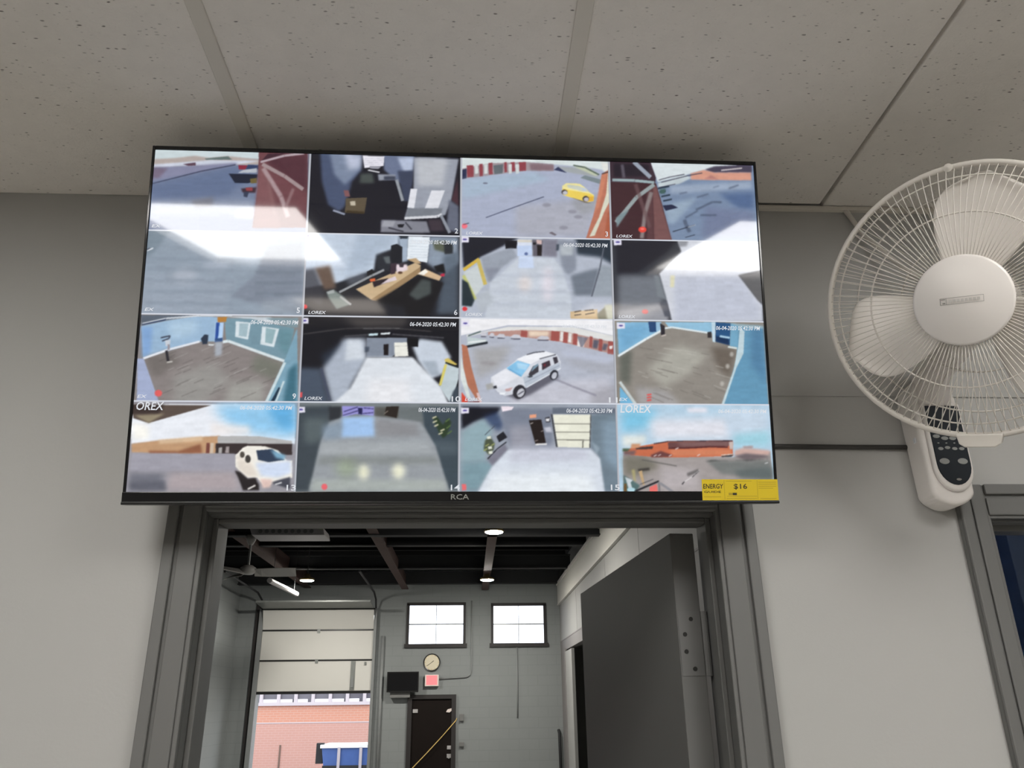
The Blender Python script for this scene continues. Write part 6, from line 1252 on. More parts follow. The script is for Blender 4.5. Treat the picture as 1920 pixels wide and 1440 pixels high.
p = MB().add([(-4.27, YF - .26, 3.735), (-1.995, YF - .26, 3.735), (-1.995, YF - .22, 3.74), (-4.27, YF - .22, 3.74), (-4.27, YF - .9, 3.79), (-1.995, YF - .9, 3.79), (-1.995, YF - .9, 3.83), (-4.27, YF - .9, 3.83)],
     [(0,3,2,1),(4,5,6,7),(0,1,5,4),(1,2,6,5),(2,3,7,6),(3,0,4,7)]).build('door_section', M['galv'], d3, bevel=0.005)
MB().box(-2.42, -2.33, YF - 0.115, YF - 0.10, 2.16, 2.71).build('lift_strap', M['galv'], d3)
MB().box(-2.40, -2.35, YF - 0.13, YF - 0.115, 2.20, 2.40).build('lift_handle', M['pipe'], d3)
MB().box(-2.15, -2.11, YF - 0.12, YF - 0.10, 2.63, 2.69).build('bolt_plate', M['galv'], d3)
MB().box(-4.27, -1.995, YF - 0.11, YF - 0.05, 2.09, 2.14).build('bottom_seal', M['black'], d3)
for x0, x1 in ((-4.36, -4.27), (-1.995, -1.94)):
    MB().box(x0, x1, YF - 0.13, YF - 0.02, 0, 3.75).build('track', M['pipe'], d3)
    xm = (x0 + x1) / 2
    MB().tube([(xm, YF - .08, 3.70), (xm, YF - .22, 3.92), (xm, YF - .6, 4.02), (xm, YF - 3.0, 4.08)], 0.02, 8).build('overhead_track', M['steel'], d3)
MB().box(-4.45, -4.36, YF - 0.05, YF, 0, 3.9).build('door_jamb', M['dark_frame'], d3)

# exit door
d4 = empty('door_4', (-0.76, YF, 0), kind='structure', label='brown-black exit door under the red sign')
MB().box(-1.25, -1.16, YF - .05, YF + .05, 0, 2.05).build('frame', M['dark_frame'], d4)
MB().box(-0.36, -0.27, YF - .05, YF + .05, 0, 2.05).build('frame', M['dark_frame'], d4)
MB().box(-1.16, -0.36, YF - .05, YF + .05, 1.97, 2.05).build('frame_head', M['dark_frame'], d4)
lf = MB().box(-1.16, -0.36, YF - .01, YF + .04, 0.01, 1.97).build('leaf', M['dark_door'], d4)
MB().box(-1.14, -1.04, YF - .03, YF - .01, 1.71, 1.78).build('closer_plate', M['fixture'], d4, bevel=.005)
MB().prism([(-.47, 1.72), (-.44, 1.77), (-.36, 1.79), (-.34, 1.76), (-.40, 1.71)], YF - .035, YF - .01).build('closer_plate', M['sign_white'], d4)
lk = MB().box(-.44, -.36, YF - .03, YF - .01, 1.03, 1.10).build('deadbolt', M['fixture'], d4, bevel=.008)
MB().tube([(-.40, YF - .05, .95), (-.40, YF - .05, .87)], .014, 8).box(-.44, -.36, YF - .035, YF - .01, .88, .95).build('handle', M['fixture'], d4)

# ------------------------------------------------------------------ television
def paint_pictures(TW=224, TH=126, SS=2):
    """the sixteen camera pictures and the dividers between them, as linear colours on a grid"""
    W_, H_ = TW * SS, TH * SS
    yy, xx = np.mgrid[0:H_, 0:W_]; U = (xx + 0.5) / W_; V = (yy + 0.5) / H_
    def inside(pts):
        r = np.zeros(U.shape, bool); n = len(pts)
        for k in range(n):
            x0, y0 = pts[k]; x1, y1 = pts[(k + 1) % n]
            if y0 == y1: continue
            c = (V < max(y0, y1)) & (V >= min(y0, y1))
            r ^= c & (U < (x1 - x0) * (V - y0) / (y1 - y0) + x0)
        return r.astype(np.float32)
    def blur(a, rad):
        rad = int(round(rad))
        if rad < 1: return a
        for _ in range(2):
            for ax in (0, 1):
                pad = [(0, 0), (0, 0)]; pad[ax] = (rad + 1, rad)
                c = np.cumsum(np.pad(a, pad, mode='edge'), axis=ax, dtype=np.float64)
                n = a.shape[ax]
                hi = np.take(c, range(2 * rad + 1, 2 * rad + 1 + n), axis=ax); lo = np.take(c, range(0, n), axis=ax)
                a = ((hi - lo) / (2 * rad + 1)).astype(np.float32)
        return a
    out = np.zeros((TH * 4, TW * 4, 3), np.float32)
    rs = np.random.RandomState(7)
    for n in range(1, 17):
        spec = SCREEN_PICTURES[n]
        img = np.empty((H_, W_, 3), np.float32); img[:] = np.array(spec[0], np.float32) / 255
        for col, b, a, pts in spec[1:]:
            m = blur(inside(pts), b * W_ * 0.65)[..., None] * a
            img = img * (1 - m) + np.array(col, np.float32) / 255 * m
        g = blur(rs.rand(H_, W_).astype(np.float32), 2) - 0.5
        # compression-like mottling, streaked sideways
        s1 = blur(np.repeat(rs.rand(H_, W_ // 28 + 1).astype(np.float32), 28, 1)[:, :W_], 3) - 0.5
        s2 = blur(rs.rand(H_, W_).astype(np.float32), 7) - 0.5
        img = img * (1 + (g * 0.12 + s1 * 0.13 + s2 * 0.28)[..., None])
        img = np.clip(img * 0.9 + img.mean(2, keepdims=True) * 0.1, 0, 1)
        img = img.reshape(TH, SS, TW, SS, 3).mean((1, 3))
        r, c = divmod(n - 1, 4); out[r*TH:(r+1)*TH, c*TW:(c+1)*TW] = img
    line = np.array((212, 216, 226), np.float32) / 255
    for k in (1, 2, 3):
        out[:, k*TW-2:k*TW+1] = line * 0.86; out[:, k*TW-2] = line * 0.72
        out[k*TH-1:k*TH+1, :] = line
    out = np.where(out <= 0.04045, out / 12.92, ((out + 0.055) / 1.055) ** 2.4)
    return out

def make_television():
    tilt, yaw, roll = math.radians(10.906), math.radians(0.895), math.radians(0.321)
    ri0 = Vector((math.cos(yaw), math.sin(yaw), 0))
    nrm = Vector((math.sin(yaw) * math.cos(tilt), -math.cos(yaw) * math.cos(tilt), -math.sin(tilt)))
    up0 = (-nrm).cross(ri0) * -1.0
    if up0.z < 0: up0 = -up0
    ri = ri0 * math.cos(roll) + up0 * math.sin(roll); up = up0 * math.cos(roll) - ri0 * math.sin(roll)
    bk = -nrm
    tv = empty('television', local=True, label='large flat television tilted over the doorway showing sixteen camera views', cat='television')
    tv.matrix_world = Matrix(((ri.x, bk.x, up.x, -0.0212), (ri.y, bk.y, up.y, -0.1843), (ri.z, bk.z, up.z, 2.5060), (0, 0, 0, 1)))
    HW, HH = 0.560, 0.321; SX, ST, SBm = 0.555, 0.3135, -0.3035
    fr = MB().box(-HW, -SX, -0.002, 0.03, -HH, HH).box(SX, HW, -0.002, 0.03, -HH, HH).box(-SX, SX, -0.002, 0.03, ST, HH).box(-HW, HW, -0.004, 0.03, -HH, SBm)
    fr.build('bezel', M['gloss_black'], tv, bevel=0.0012)
    MB().box(-HW, HW, -0.006, 0.022, -HH - 0.004, -HH + 0.001).build('lower_lip', M['black'], tv, bevel=0.001)
    MB().box(-SX, SX, 0.004, 0.028, SBm, ST).prism([(-.40, -.30), (.40, -.30), (.42, -.05), (.36, .12), (-.36, .12), (-.42, -.05)], 0.028, 0.062).build('back_cover', M['black'], tv, bevel=0.004)
    # wall mount: two arms and a plate that reach the wall behind the tilted set
    wm = tv.matrix_world.inverted()
    plate = MB().box(-0.25, 0.21, -0.022, 0.0, 2.42, 2.64)
    for x in (-0.19, 0.15): plate.add([(x-.02,-.112,2.40),(x+.02,-.112,2.40),(x+.02,-.01,2.44),(x-.02,-.01,2.44),(x-.02,-.150,2.62),(x+.02,-.150,2.62),(x+.02,-.01,2.60),(x-.02,-.01,2.60)],[(0,3,2,1),(4,5,6,7),(0,1,5,4),(1,2,6,5),(2,3,7,6),(3,0,4,7)])
    plate.xf(wm).build('wall_mount', M['steel'], tv)
    # screen: one sheet whose points carry the picture
    pic = paint_pictures(); h, w_ = pic.shape[:2]
    gx = -SX + (np.arange(w_) + 0.5) / w_ * 2 * SX; gz = ST - (np.arange(h) + 0.5) / h * (ST - SBm)
    gx[0], gx[-1], gz[0], gz[-1] = -SX, SX, ST, SBm
    X, Z = np.meshgrid(gx, gz)
    co = np.stack([X, np.full_like(X, 0.0005), Z], -1).reshape(-1, 3).astype(np.float32)
    idx = np.arange(h * w_).reshape(h, w_)
    q = np.stack([idx[1:, :-1], idx[1:, 1:], idx[:-1, 1:], idx[:-1, :-1]], -1).reshape(-1, 4)
    me = bpy.data.meshes.new('screen')
    me.vertices.add(len(co)); me.vertices.foreach_set('co', co.ravel())
    me.loops.add(q.size); me.loops.foreach_set('vertex_index', q.ravel().astype(np.int32))
    me.polygons.add(len(q)); me.polygons.foreach_set('loop_start', np.arange(0, q.size, 4, dtype=np.int32))
    me.update(calc_edges=True)
    ca = me.color_attributes.new('picture', 'FLOAT_COLOR', 'POINT')
    ca.data.foreach_set('color', np.concatenate([pic.reshape(-1, 3), np.ones((h * w_, 1))], 1).astype(np.float32).ravel())
    me.materials.append(M['screen'])
    sc = bpy.data.objects.new('screen', me); COL.objects.link(sc); sc.parent = tv; ORIGIN[sc.name] = Vector((0, 0, 0))
    sc['label'] = 'lit screen divided into sixteen security camera pictures'
    # captions drawn by the recorder over the pictures
    tw, th = 2 * SX / 4, (ST - SBm) / 4
    def cap(n, body, u, v, size, width=None, shear=0.0):
        r, c = divmod(n - 1, 4)
        text('caption', body, size, -SX + (c + u) * tw, ST - (r + v) * th, 0.0002, M['caption'], sc, width=width, shear=shear)
    for n in (3, 4, 6, 7, 8, 10, 11): cap(n, 'LOREX', 0.03, 0.975, 0.0078, 0.031, 0.2)
    for n, b in ((1, 'EX'), (5, 'EX'), (9, 'EX'), (12, 'EX')): cap(n, b, 0.015, 0.965, 0.0078, 0.016, 0.2)
    for n in (2, 3, 5, 6, 9): cap(n, str(n), 0.957, 0.965, 0.0135)
    for n in (10, 11, 13, 14, 15): cap(n, str(n), 0.935, 0.985, 0.0135, 0.0155)
    for n in (6, 7, 9, 10, 12, 14, 15): cap(n, '06-04-2020 05:42:30 PM', 0.675 if n != 14 else .74, 0.105, 0.0105, 0.082 if n != 14 else .064, 0.2)
    cap(13, '06-04-2020 05:42:30 PM', 0.64, 0.09, 0.0095, 0.088, 0.2); cap(16, '06-04-2020 05:42:30 PM', 0.66, 0.10, 0.0095, 0.088, 0.2); cap(11, '06-04-2020 05:42:30 PM', 0.66, 0.105, 0.009, 0.08, 0.2)
    cap(13, 'OREX', 0.012, 0.10, 0.020, 0.046, 0.15); cap(16, 'LOREX', 0.02, 0.10, 0.020, 0.056, 0.15)
    text('logo', 'RCA', 0.0125, -0.0150, -0.3170, -0.0045, M['logo'], tv, width=0.031)
    # yellow energy label stuck over the lower corner
    lb = MB().box(0.4231, 0.5590, -0.0050, -0.0044, -0.3195, -0.2830).build('energy_label', M['label_yellow'], tv); lb['label'] = 'yellow energy label stuck on the lower corner'
    y = -0.0052
    text('label_text', 'ENERGY', 0.0115, 0.4245, -0.2990, y, M['ink'], lb, width=0.036, shear=0.1)
    text('label_text', '$16', 0.0125, 0.4790, -0.2995, y, M['ink'], lb, width=0.024)
    text('label_text', 'GUIDE', 0.0050, 0.4260, -0.3065, y, M['ink'], lb, width=0.030)
    ln = MB()
    for a, b, z in ((.426, .456, -.3135), (.466, .512, -.2862), (.466, .520, -.3165), (.4665, .5205, -.3125), (.524, .556, -.2880), (.524, .556, -.2915), (.524, .556, -.2950), (.524, .550, -.2985), (.526, .555, -.3165)):
        ln.box(a, b, y, y + .0002, z - .0004, z + .0004)
    ln.box(.4625, .4631, y, y + .0002, -.3180, -.2845).box(.5215, .5221, y, y + .0002, -.3180, -.2845)
    ln.build('label_lines', M['label_line'], lb)
    MB().box(.4700, .4770, y, y + .0002, -.3105, -.3065).build('label_mark', M['label_line'], lb)
    MB().box(.4772, .4845, y, y + .0002, -.3105, -.3065).build('label_mark', M['ink'], lb)
    return tv
make_television()

# dark cable from the television to the fan
pts = [(0.40, -0.006, 2.330), (0.60, -0.0045, 2.3295), (0.75, -0.0045, 2.3285), (0.87, -0.006, 2.328)]
o = MB().tube(pts, 0.0048, 8).build('cable', M['cable'], smooth=True, at=(0.6, 0, 2.33))
tag(o, 'dark cable running level along the wall between television and fan', 'cable')

# ------------------------------------------------------------------ wall fan
def make_wall_fan():
    base = Vector((0.898, 0.0, 2.33))
    F = empty('wall_fan', base, label='white wall-mounted oscillating fan with round wire guard and dark control panel', cat='fan')
    # base: outline in x/z extruded off the wall
    cx = 0.898
    prof = []
    for k in range(13):                                # bottom arc
        t = -1 + 2 * k / 12
        prof.append((cx + t * 0.041, 2.200 + 0.020 * t * t))
    prof += [(cx + 0.045, 2.40)]
    for k in range(9):
        a = math.pi * k / 8; prof.append((cx + 0.045 * math.cos(a), 2.41 + 0.05 * math.sin(a)))
    prof += [(cx - 0.045, 2.40)]
    MB().prism(prof, -0.060, 0.0).build('base', M['white_plastic'], F, bevel=0.012, seg=4, smooth=True)
    px = cx + 0.005
    def capsule(hw, zb, zt, n=14):
        p = [(px - hw, zt), ]
        for k in range(n + 1):
            a = math.pi + math.pi * k / n; p.append((px + hw * math.cos(a), zb + hw * 1.25 + hw * 1.25 * math.sin(a)))
        p.append((px + hw, zt)); return p
    MB().prism(capsule(0.0385, 2.224, 2.40), -0.068, -0.056).build('panel_bezel', M['white_plastic'], F, bevel=0.006, seg=3, smooth=True)
    cp = MB().prism(capsule(0.0325, 2.236, 2.392), -0.0700, -0.064).build('control_panel', M['panel'], F, bevel=0.001)
    def oval(x, z, rx, rz, m, name):
        q = [(x + rx * math.cos(t), z + rz * math.sin(t)) for t in [2 * math.pi * k / 14 for k in range(14)]]
        MB().prism(q, -0.0712, -0.0698).build(name, m, cp)
    for k in range(4):
        oval(px - 0.0235 + k * 0.0155, 2.330 - (0.004 if k else 0), 0.0068, 0.0036, M['print_grey'], 'button')
        oval(px - 0.020 + k * 0.0135, 2.3055 + (0.002 if k == 1 else 0), 0.0052, 0.0030, M['print_grey'], 'button')
        oval(px - 0.0225 + k * 0.0155, 2.3165, 0.0020, 0.0012, M['print_grey'], 'indicator')
    for dx in (-0.018, 0.017): oval(px + dx, 2.281, 0.0095, 0.0058, M['print_grey'], 'button')
    oval(px + 0.002, 2.246, 0.005, 0.0022, M['badge'], 'indicator')
    MB().box(cx - 0.0460, cx - 0.0450, -0.046, -0.038, 2.325, 2.335).build('indicator_lens', M['bin_white'], F)
    # head frame: local z faces out of the guard
    c = Vector((0.8102, -0.3492, 2.4706))
    view = (Vector((0, -1.4667, 1.87)) - c).normalized()
    n_ = (Matrix.Rotation(math.radians(-9), 3, 'Z') @ view); n_ = (n_ + Vector((0, 0, 0.07))).normalized()
    xa = Vector((0, 0, 1)).cross(n_).normalized(); ya = n_.cross(xa)
    ph = math.radians(11.5); xa, ya = xa * math.cos(ph) - ya * math.sin(ph), ya * math.cos(ph) + xa * math.sin(ph)
    # the guard is rolled a little clockwise on its neck
    T = Matrix(((xa.x, ya.x, n_.x, c.x), (xa.y, ya.y, n_.y, c.y), (xa.z, ya.z, n_.z, c.z), (0, 0, 0, 1)))
    R = 0.221
    def ring(r, z, rad, m=72): return [(r * math.cos(2*math.pi*k/m), r * math.sin(2*math.pi*k/m), z) for k in range(m)]
    def part(mb, name, mt, **k): return mb.xf(T).build(name, mt, F, **k)
    part(MB().tube(ring(R, 0, 0), 0.0052, 8, True), 'guard_rim', M['wire'], smooth=True)
    fz = lambda r: 0.058 * (1 - max(0, (r - 0.07) / (R - 0.07)) ** 2.6)
    g = MB()
    NF = 110
    for k in range(NF):
        a = 2 * math.pi * k / NF; rr = [0.066, 0.10, 0.14, 0.175, 0.20, 0.214, R]
        g.tube([(r * math.cos(a), r * math.sin(a), fz(r)) for r in rr], 0.0008, 4)
    for r, rad in ((0.139, 0.0014), (0.200, 0.0014)): g.tube(ring(r, fz(r) - 0.002, 0), rad, 5, True)
    tag(part(g, 'front_guard', M['wire'], smooth=True), kind='stuff')
    g = MB(); bz = lambda r: -0.075 * (1 - max(0, (r - 0.05) / (R - 0.05)) ** 3)
    for k in range(96):
        a = 2 * math.pi * (k + .5) / 96
        g.tube([(r * math.cos(a), r * math.sin(a), bz(r)) for r in (0.06, 0.12, 0.17, 0.20, 0.213, R)], 0.0008, 4)
    for r in (0.12, 0.185): g.tube(ring(r, bz(r) - .002, 0), 0.0015, 5, True)
    tag(part(g, 'rear_guard', M['wire'], smooth=True), kind='stuff')
    # blades
    outl = [(0.060, 172), (0.100, 171), (0.140, 171.5), (0.168, 174), (0.182, 179), (0.189, 188), (0.192, 198), (0.191, 208), (0.186, 217), (0.174, 224), (0.150, 229), (0.120, 233), (0.090, 237), (0.060, 243)]
    for b in range(3):
        vs = []; NR = 6
        mid = 206
        half = len(outl) // 2
        lead, trail = outl[:half], list(reversed(outl[half:]))
        for i in range(half):
            r0, a0 = lead[i]; r1, a1 = trail[i]
            for s in range(NR + 1):
                u = s / NR; r = r0 + (r1 - r0) * u; a = a0 + (a1 - a0) * u
                # keep the round tip: bulge the middle outward on outer strips
                r = r * 1.035 + 0.014 * math.sin(math.pi * u) * (i / half)
                an = math.radians(a - 3 + 120 * b); z = -0.012 + 0.046 * (u - 0.5) * (1.15 - r / 0.4)
                vs.append((r * math.cos(an), r * math.sin(an), z))
        fs = [(i*(NR+1)+s, i*(NR+1)+s+1, (i+1)*(NR+1)+s+1, (i+1)*(NR+1)+s) for i in range(half - 1) for s in range(NR)]
        bl = part(MB().add(vs, fs), 'blade', M['blade'], smooth=True)
        sd = bl.modifiers.new('round', 'SUBSURF'); sd.levels = 2; sd.render_levels = 2
        sm = bl.modifiers.new('thick', 'SOLIDIFY'); sm.thickness = 0.003; sm.offset = 0
    part(MB().lathe([(0.062, -0.035), (0.064, 0.0), (0.058, 0.022), (0.0, 0.026)], 40), 'blade_hub', M['blade'], smooth=True)
    hc = part(MB().lathe([(0.066, 0.050), (0.0715, 0.055), (0.0715, 0.061), (0.068, 0.0635), (0.0, 0.0665)], 56), 'hub_cap', M['white_plastic'], smooth=False)
    for p in hc.data.polygons: p.use_smooth = len(p.vertices) == 4
    # badge plate with a square emblem
    bd = MB(); zf = 0.0668
    def rect(m_, x0, x1, y0, y1, z): m_.add([(x0,y0,z),(x1,y0,z),(x1,y1,z),(x0,y1,z)], [(0,1,2,3)])
    t_ = 0.0006
    for x0, x1, y0, y1 in ((-.031,.030,.0048,.0048+t_), (-.031,.030,-.0048-t_,-.0048), (.0295,.030,-.0048,.0048)): rect(bd, x0, x1, y0, y1, zf)
    rect(bd, -.031, -.0300, -.0054, .0054, zf); rect(bd, -.0225, -.0218, -.0050, .0050, zf); rect(bd, -.0295, -.0235, .0028, .0040, zf); rect(bd, -.0275, -.0235, -.0038, -.0018, zf)
    b1 = bd.xf(T).build('badge', M['badge'], hc)
    pl = MB()
    for k in range(8): rect(pl, -.0185 + k * .0056, -.0143 + k * .0056, -.0022, .0022, zf)
    pl.xf(T).build('badge_print', M['badge_pale'], hc)
    part(MB().lathe([(0.0, -0.185), (0.035, -0.182), (0.052, -0.165), (0.060, -0.12), (0.062, -0.078), (0.030, -0.070), (0.0, -0.07)], 32), 'motor_housing', M['white_plastic'], smooth=True)
    # clip at the bottom of the rim
    p = [(-.030, -R - .012), (-.022, -R - .018), (.022, -R - .018), (.030, -R - .012), (.034, -R + .004), (-.034, -R + .004)]
    clip = MB(); vs = [(x, y, -0.010) for x, y in p] + [(x, y, 0.012) for x, y in p]; n6 = len(p)
    clip.add(vs, [tuple(reversed(range(n6))), tuple(range(n6, 2*n6))] + [(i, (i+1)%n6, (i+1)%n6+n6, i+n6) for i in range(n6)])
    part(clip, 'guard_clip', M['wire'], bevel=0.002)
    clip2 = MB().lathe([(0.0, -.008), (0.007, -.006), (0.007, .006), (0.0, .008)], 12).xf(Matrix.Translation((-0.015, R - .001, 0)))
    part(clip2, 'guard_clip', M['wire'])
    mback = T @ Vector((0, -0.01, -0.13))
    MB().tube([(cx, -0.045, 2.40), (cx + 0.004, -0.06, 2.46), tuple((Vector((cx, -0.09, 2.50)) + mback) / 2 + Vector((0, 0, -.02))), tuple(mback)], [0.036, 0.034, 0.030, 0.030], 16).build('neck', M['white_plastic'], F, smooth=True)
    MB().tube([(0.822, -0.006, ZC), (0.826, -0.010, 2.87), (0.845, -0.02, 2.81), (0.875, -0.045, 2.74), (0.89, -0.10, 2.66), tuple(mback + Vector((0, .03, .05)))], 0.0055, 8).build('power_cord', M['wire'], F, smooth=True)
make_wall_fan()

# ------------------------------------------------------------------ things in the warehouse
def high_bay(loc):
    r = empty('high_bay_lamp', loc, label='glowing round lamp under the brown girder, first of its row from the doorway', cat='lamp', group='high-bay lamps in the warehouse')
    L = Vector(loc)
    tr = Matrix.Translation(L)
    MB().lathe([(0.0, 0.0), (0.118, 0.0), (0.118, -0.008), (0.10, -0.017), (0.06, -0.022), (0.0, -0.024)][::-1], 28).xf(tr).build('lens', M['lamp_glow'], r, smooth=True)
    MB().lathe([(0.132, -0.004), (0.135, 0.012), (0.12, 0.035), (0.06, 0.06), (0.05, 0.11), (0.0, 0.11)], 28).xf(tr).build('housing', M['lamp_body'], r, smooth=True)
    MB().tube([(L.x, L.y, L.z + 0.10), (L.x, L.y, L.z + 0.16)], 0.012, 8).build('hook', M['steel'], r)
    return r
hb = high_bay((0.31, 9.15, 4.0))
for x, y, lab in ((0.31, 13.6, 'glowing round lamp under the brown girder, close to the far wall windows'),
                  (-2.98, 13.55, 'glowing round lamp above the raised roll-up door')):
    copy_tree(hb, (x, y, 4.0))['label'] = lab
# a rod above the lamp beside the roll-up door, which hangs between two beams
MB().tube([(-2.98, 13.55, 4.15), (-2.98, 13.55, 4.75)], 0.01, 8).build('rod', M['steel'], roof)

def ceiling_fan():
    L = Vector((-3.09, 9.95, 3.62))
    r = empty('ceiling_fan', L, label='pale three-blade ceiling fan on a drop rod in the dark warehouse', cat='fan')
    tr = Matrix.Translation(L)
    MB().lathe([(0.0, -0.05), (0.07, -0.045), (0.11, -0.01), (0.11, 0.04), (0.06, 0.075), (0.0, 0.08)], 24).xf(tr).build('motor', M['fan_grey'], r, smooth=True)
    MB().tube([tuple(L + Vector((0, 0, .07))), tuple(L + Vector((0, 0, .42)))], 0.018, 10).build('rod', M['galv'], r)
    MB().lathe([(0.03, 0.36), (0.06, 0.42), (0.085, 0.49), (0.0, 0.49)], 20).xf(tr).build('canopy', M['fan_grey'], r, smooth=True)
    for a in (5, 128, 238):
        vs = []; n = 7
        for i in range(n):
            s = 0.09 + 0.56 * i / (n - 1); hw = 0.05 + 0.055 * math.sin(min(1, i / 3) * math.pi / 2) * (1 if i < n - 1 else 0.55)
            for t in (-1, 1): vs.append((s, t * hw, -0.02 - 0.042 * t + 0.02 * s))
        fs = [(2*i, 2*i+2, 2*i+3, 2*i+1) for i in range(n - 1)]
        b = MB().add(vs, fs).xf(tr @ Matrix.Rotation(math.radians(a), 4, 'Z')).build('blade', M['fan_grey'], r)
        sm = b.modifiers.new('thick', 'SOLIDIFY'); sm.thickness = 0.008
ceiling_fan()

# strip fixture with a row of round holes
r = empty('strip_light', (-2.42, 9.6, 4.0), label='grey ceiling strip fixture with a row of round holes near the ceiling fan', cat='light fixture')
MB().prism([(-2.93, 4.0), (-1.96, 4.0), (-1.985, 4.10), (-2.97, 4.10)], 9.35, 9.80).build('body', M['fixture'], r, bevel=0.01)
for k in range(9):
    x = -2.82 + k * 0.085
    MB().tube([(x, 9.345, 4.052), (x, 9.352, 4.052)], 0.028, 12).build('hole', M['galv'], r)
MB().box(-2.05, -2.00, 9.33, 9.36, 4.08, 4.26).build('hanger', M['green'], r)
for x in (-2.8, -2.1): MB().tube([(x, 9.6, 4.10), (x, 9.6, 4.75)], 0.008, 6).build('hanger_wire', M['steel'], r)
# warm-lit reflector
r = empty('tube_light', (-2.98, 11.6, 3.8), label='narrow warm-toned tube reflector hanging aslant below the ceiling fan', cat='light fixture')
MB().tube([(-3.28, 12.0, 3.78), (-3.22, 13.9, 3.80)], 0.045, 8).build('reflector', M['fixture'], r)
for x, y in ((-3.27, 12.2), (-3.23, 13.7)): MB().tube([(x, y, 3.82), (x, y, 4.75)], 0.005, 6).build('hanger_wire', M['steel'], r)

# far wall fittings
c = Vector((-0.78, YF, 2.67))
r = empty('wall_clock', c, label='round cream wall clock above the red exit sign', cat='clock')
tr = Matrix.Translation(c) @ Matrix.Rotation(math.radians(90), 4, 'X')
MB().lathe([(0.0, 0.0), (0.17, 0.0), (0.175, 0.03), (0.165, 0.045), (0.150, 0.040), (0.0, 0.040)], 36).xf(tr).build('case', M['clock_rim'], r)
MB().lathe([(0.0, 0.041), (0.150, 0.041), (0.150, 0.043), (0.0, 0.043)], 36).xf(tr).build('dial', M['clock_face'], r)
for ang, ln, wd in ((215, 0.125, 0.010), (40, 0.05, 0.012)):
    a = math.radians(ang); d = Vector((math.cos(a), 0, math.sin(a))); s = Vector((-math.sin(a), 0, math.cos(a))) * wd / 2; p0 = c + Vector((0, -0.046, 0))
    MB().add([tuple(p0 - s), tuple(p0 + d * ln - s), tuple(p0 + d * ln + s), tuple(p0 + s)], [(0, 1, 2, 3)]).build('hand', M['ink'], r)
for k in range(12):
    a = math.radians(30 * k); p = c + Vector((0.135 * math.cos(a), -0.045, 0.135 * math.sin(a)))
    MB().box(p.x - .006, p.x + .006, p.y - .001, p.y + .001, p.z - .006, p.z + .006).build('hour_mark', M['label_line'], r)
r = empty('exit_sign', (-0.77, YF, 2.21), label='small lit red exit sign box above the dark door', cat='sign')
MB().box(-.91, -.63, YF - .09, YF, 2.21, 2.43).build('housing', M['sign_white'], r, bevel=.006)
MB().box(-.88, -.66, YF - .095, YF - .088, 2.235, 2.415).build('face', M['red_lit'], r)
r = empty('wall_monitor', (-1.35, YF, 2.1), label='small blank black monitor on a bracket beside the clock', cat='monitor')
MB().box(-1.67, -1.03, YF - .19, YF - .13, 2.10, 2.49).build('bezel', M['black'], r, bevel=.006)
MB().box(-1.65, -1.05, YF - .193, YF - .189, 2.13, 2.47).build('screen', M['gloss_black'], r)
MB().box(-1.60, -1.20, YF - .13, YF, 2.0, 2.13).build('bracket', M['hinge'], r)
def pipe(path, rad, lab, m='pipe'):
    o = MB().tube(path, rad, 8).build('conduit_pipe', M[m], smooth=True, at=path[0]); return tag(o, lab, 'pipe')
pipe([(-1.80, YF - .03, 0), (-1.80, YF - .03, 3.2)], 0.035, 'grey vertical pipe beside the roll-up door')
pipe([(0.03, YF - .02, 3.9), (0.03, YF - .02, 2.5), (0.01, YF - .02, 2.42), (-.06, YF - .02, 2.38), (-.62, YF - .02, 2.35)], 0.014, 'thin grey conduit bending from between the windows to the exit sign')
pipe([(0.98, YF - .015, 3.0), (0.98, YF - .015, 2.15), (0.975, YF - .015, 1.6)], 0.016, 'thin grey conduit dropping from the window by the fascia')
pipe([(1.82, YF - .06, 0.3), (1.81, YF - .06, 1.30), (1.80, YF - .02, 1.36)], 0.03, 'dark stub pipe low in the corner by the office block', 'steel')
o = MB().box(-.20, -.11, YF - .05, YF, 1.55, 1.68).build('switch_box', M['hinge'], bevel=.005, at=(-.155, YF, 1.6)); tag(o, 'small grey switch box on the block wall, upper one beside the exit door', 'switch')
o = MB().box(-.20, -.10, YF - .05, YF, 1.08, 1.16).build('switch_box', M['hinge'], bevel=.005, at=(-.155, YF, 1.1)); tag(o, 'small grey switch box on the block wall, lower one beside the exit door', 'switch')
o = MB().tube([(-.25, YF - .02, 1.60), (-.27, YF - .06, 1.56), (-.55, YF - .07, 1.26), (-.85, YF - .07, .96), (-1.12, YF - .07, .70), (-1.40, YF - .06, .38), (-1.45, YF - .05, 0.02)], 0.009, 6).build('yellow_cord', M['yellow'], smooth=True, at=(-1.45, YF, 0)); tag(o, 'thin yellow cord slanting across the dark exit door', 'cord')

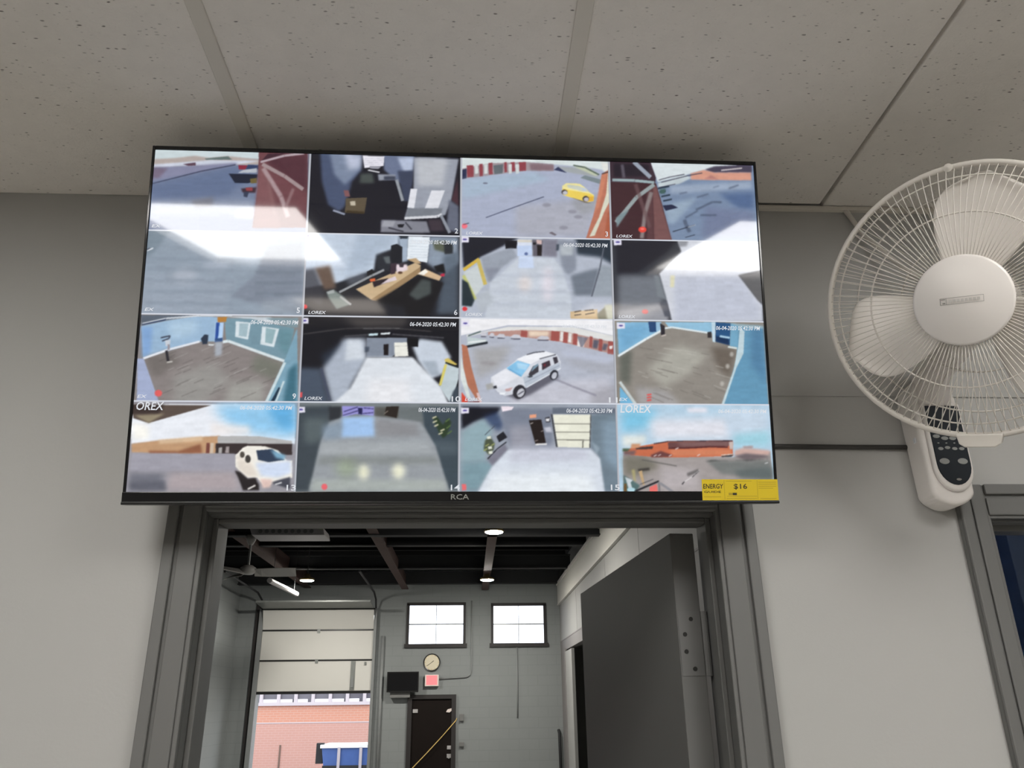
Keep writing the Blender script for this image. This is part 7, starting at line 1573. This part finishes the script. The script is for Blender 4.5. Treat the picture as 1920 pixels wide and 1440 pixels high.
# ------------------------------------------------------------------ outside the roll-up door
o = MB().box(-40, 30, YF + 0.2, 70, -0.12, -0.02).build('ground', M['asphalt']); tag(o, kind='structure')
YB = 26.0
b = empty('brick_building', (-5, YB, 0), label='pink and orange brick building seen across the yard through the raised door', cat='building')
MB().box(-20, 8, YB, YB + 8, -0.1, 1.38).build('lower_wall', M['brick'], b)
MB().box(-20, 8, YB + 0.01, YB + 8, 1.38, 1.90).build('upper_wall', M['brick_orange'], b)
MB().box(-20, 8, YB - .01, YB + .01, 1.365, 1.39).build('string_course', M['sill'], b)
MB().box(-20, 8, YB + 0.15, YB + 8, 1.90, 2.9).build('window_back', M['far_glass'], b)
MB().box(-20, 8, YB, YB + 8, 2.9, 3.3).build('parapet_wall', M['brick'], b)
MB().box(-20, 8, YB - .06, YB + .16, 1.88, 1.98).build('sill', M['sill'], b)
MB().box(-5.88, -5.83, YB - .02, YB, 0, 0.75).build('downpipe', M['tan'], b)
xs = [-8.2 + 0.54 * k for k in range(14)]
for k in range(len(xs) - 1):
    MB().box(xs[k] + .05, xs[k+1] - .05, YB + .10, YB + .14, 1.99, 2.9).build('pane', M['far_glass'], b)
    MB().box(xs[k] + .05, xs[k+1] - .05 - .06 * (k % 3), YB + .05, YB + .10, 1.98, 2.07).build('window_ledge', M['bin_white'], b)
for x in xs: MB().box(x - .05, x + .05, YB - .02, YB + .15, 1.98, 2.9).build('post', M['sill'], b)
r = empty('blue_skip', (-2.6, 21.6, 0), label='blue open-top skip with a white rim parked before the brick wall', cat='skip')
MB().prism([(-3.62, 0.05), (-1.5, 0.05), (-1.35, 0.86), (-3.74, 0.86)], 21.0, 22.2).build('body', M['bin_blue'], r, bevel=.01)
MB().box(-3.78, -1.32, 20.96, 22.24, 0.86, 0.94).build('rim', M['bin_white'], r, bevel=.01)
for x in (-3.3, -2.75, -2.2, -1.7): MB().box(x - .035, x + .035, 20.95, 21.0, 0.08, 0.88).build('rib', M['sill'], r)
MB().box(-3.70, -1.4, 20.97, 21.0, 0.20, 0.46).build('kick_plate', M['steel'], r)
MB().box(-3.90, -3.72, 21.1, 21.3, 0.5, 0.98).build('end_post', M['steel'], r, bevel=.01)
for x in (-3.4, -1.7):
    for y in (21.1, 22.1): MB().tube([(x, y - .03, 0.05), (x, y + .03, 0.05)], 0.07, 12).build('wheel', M['black'], r)
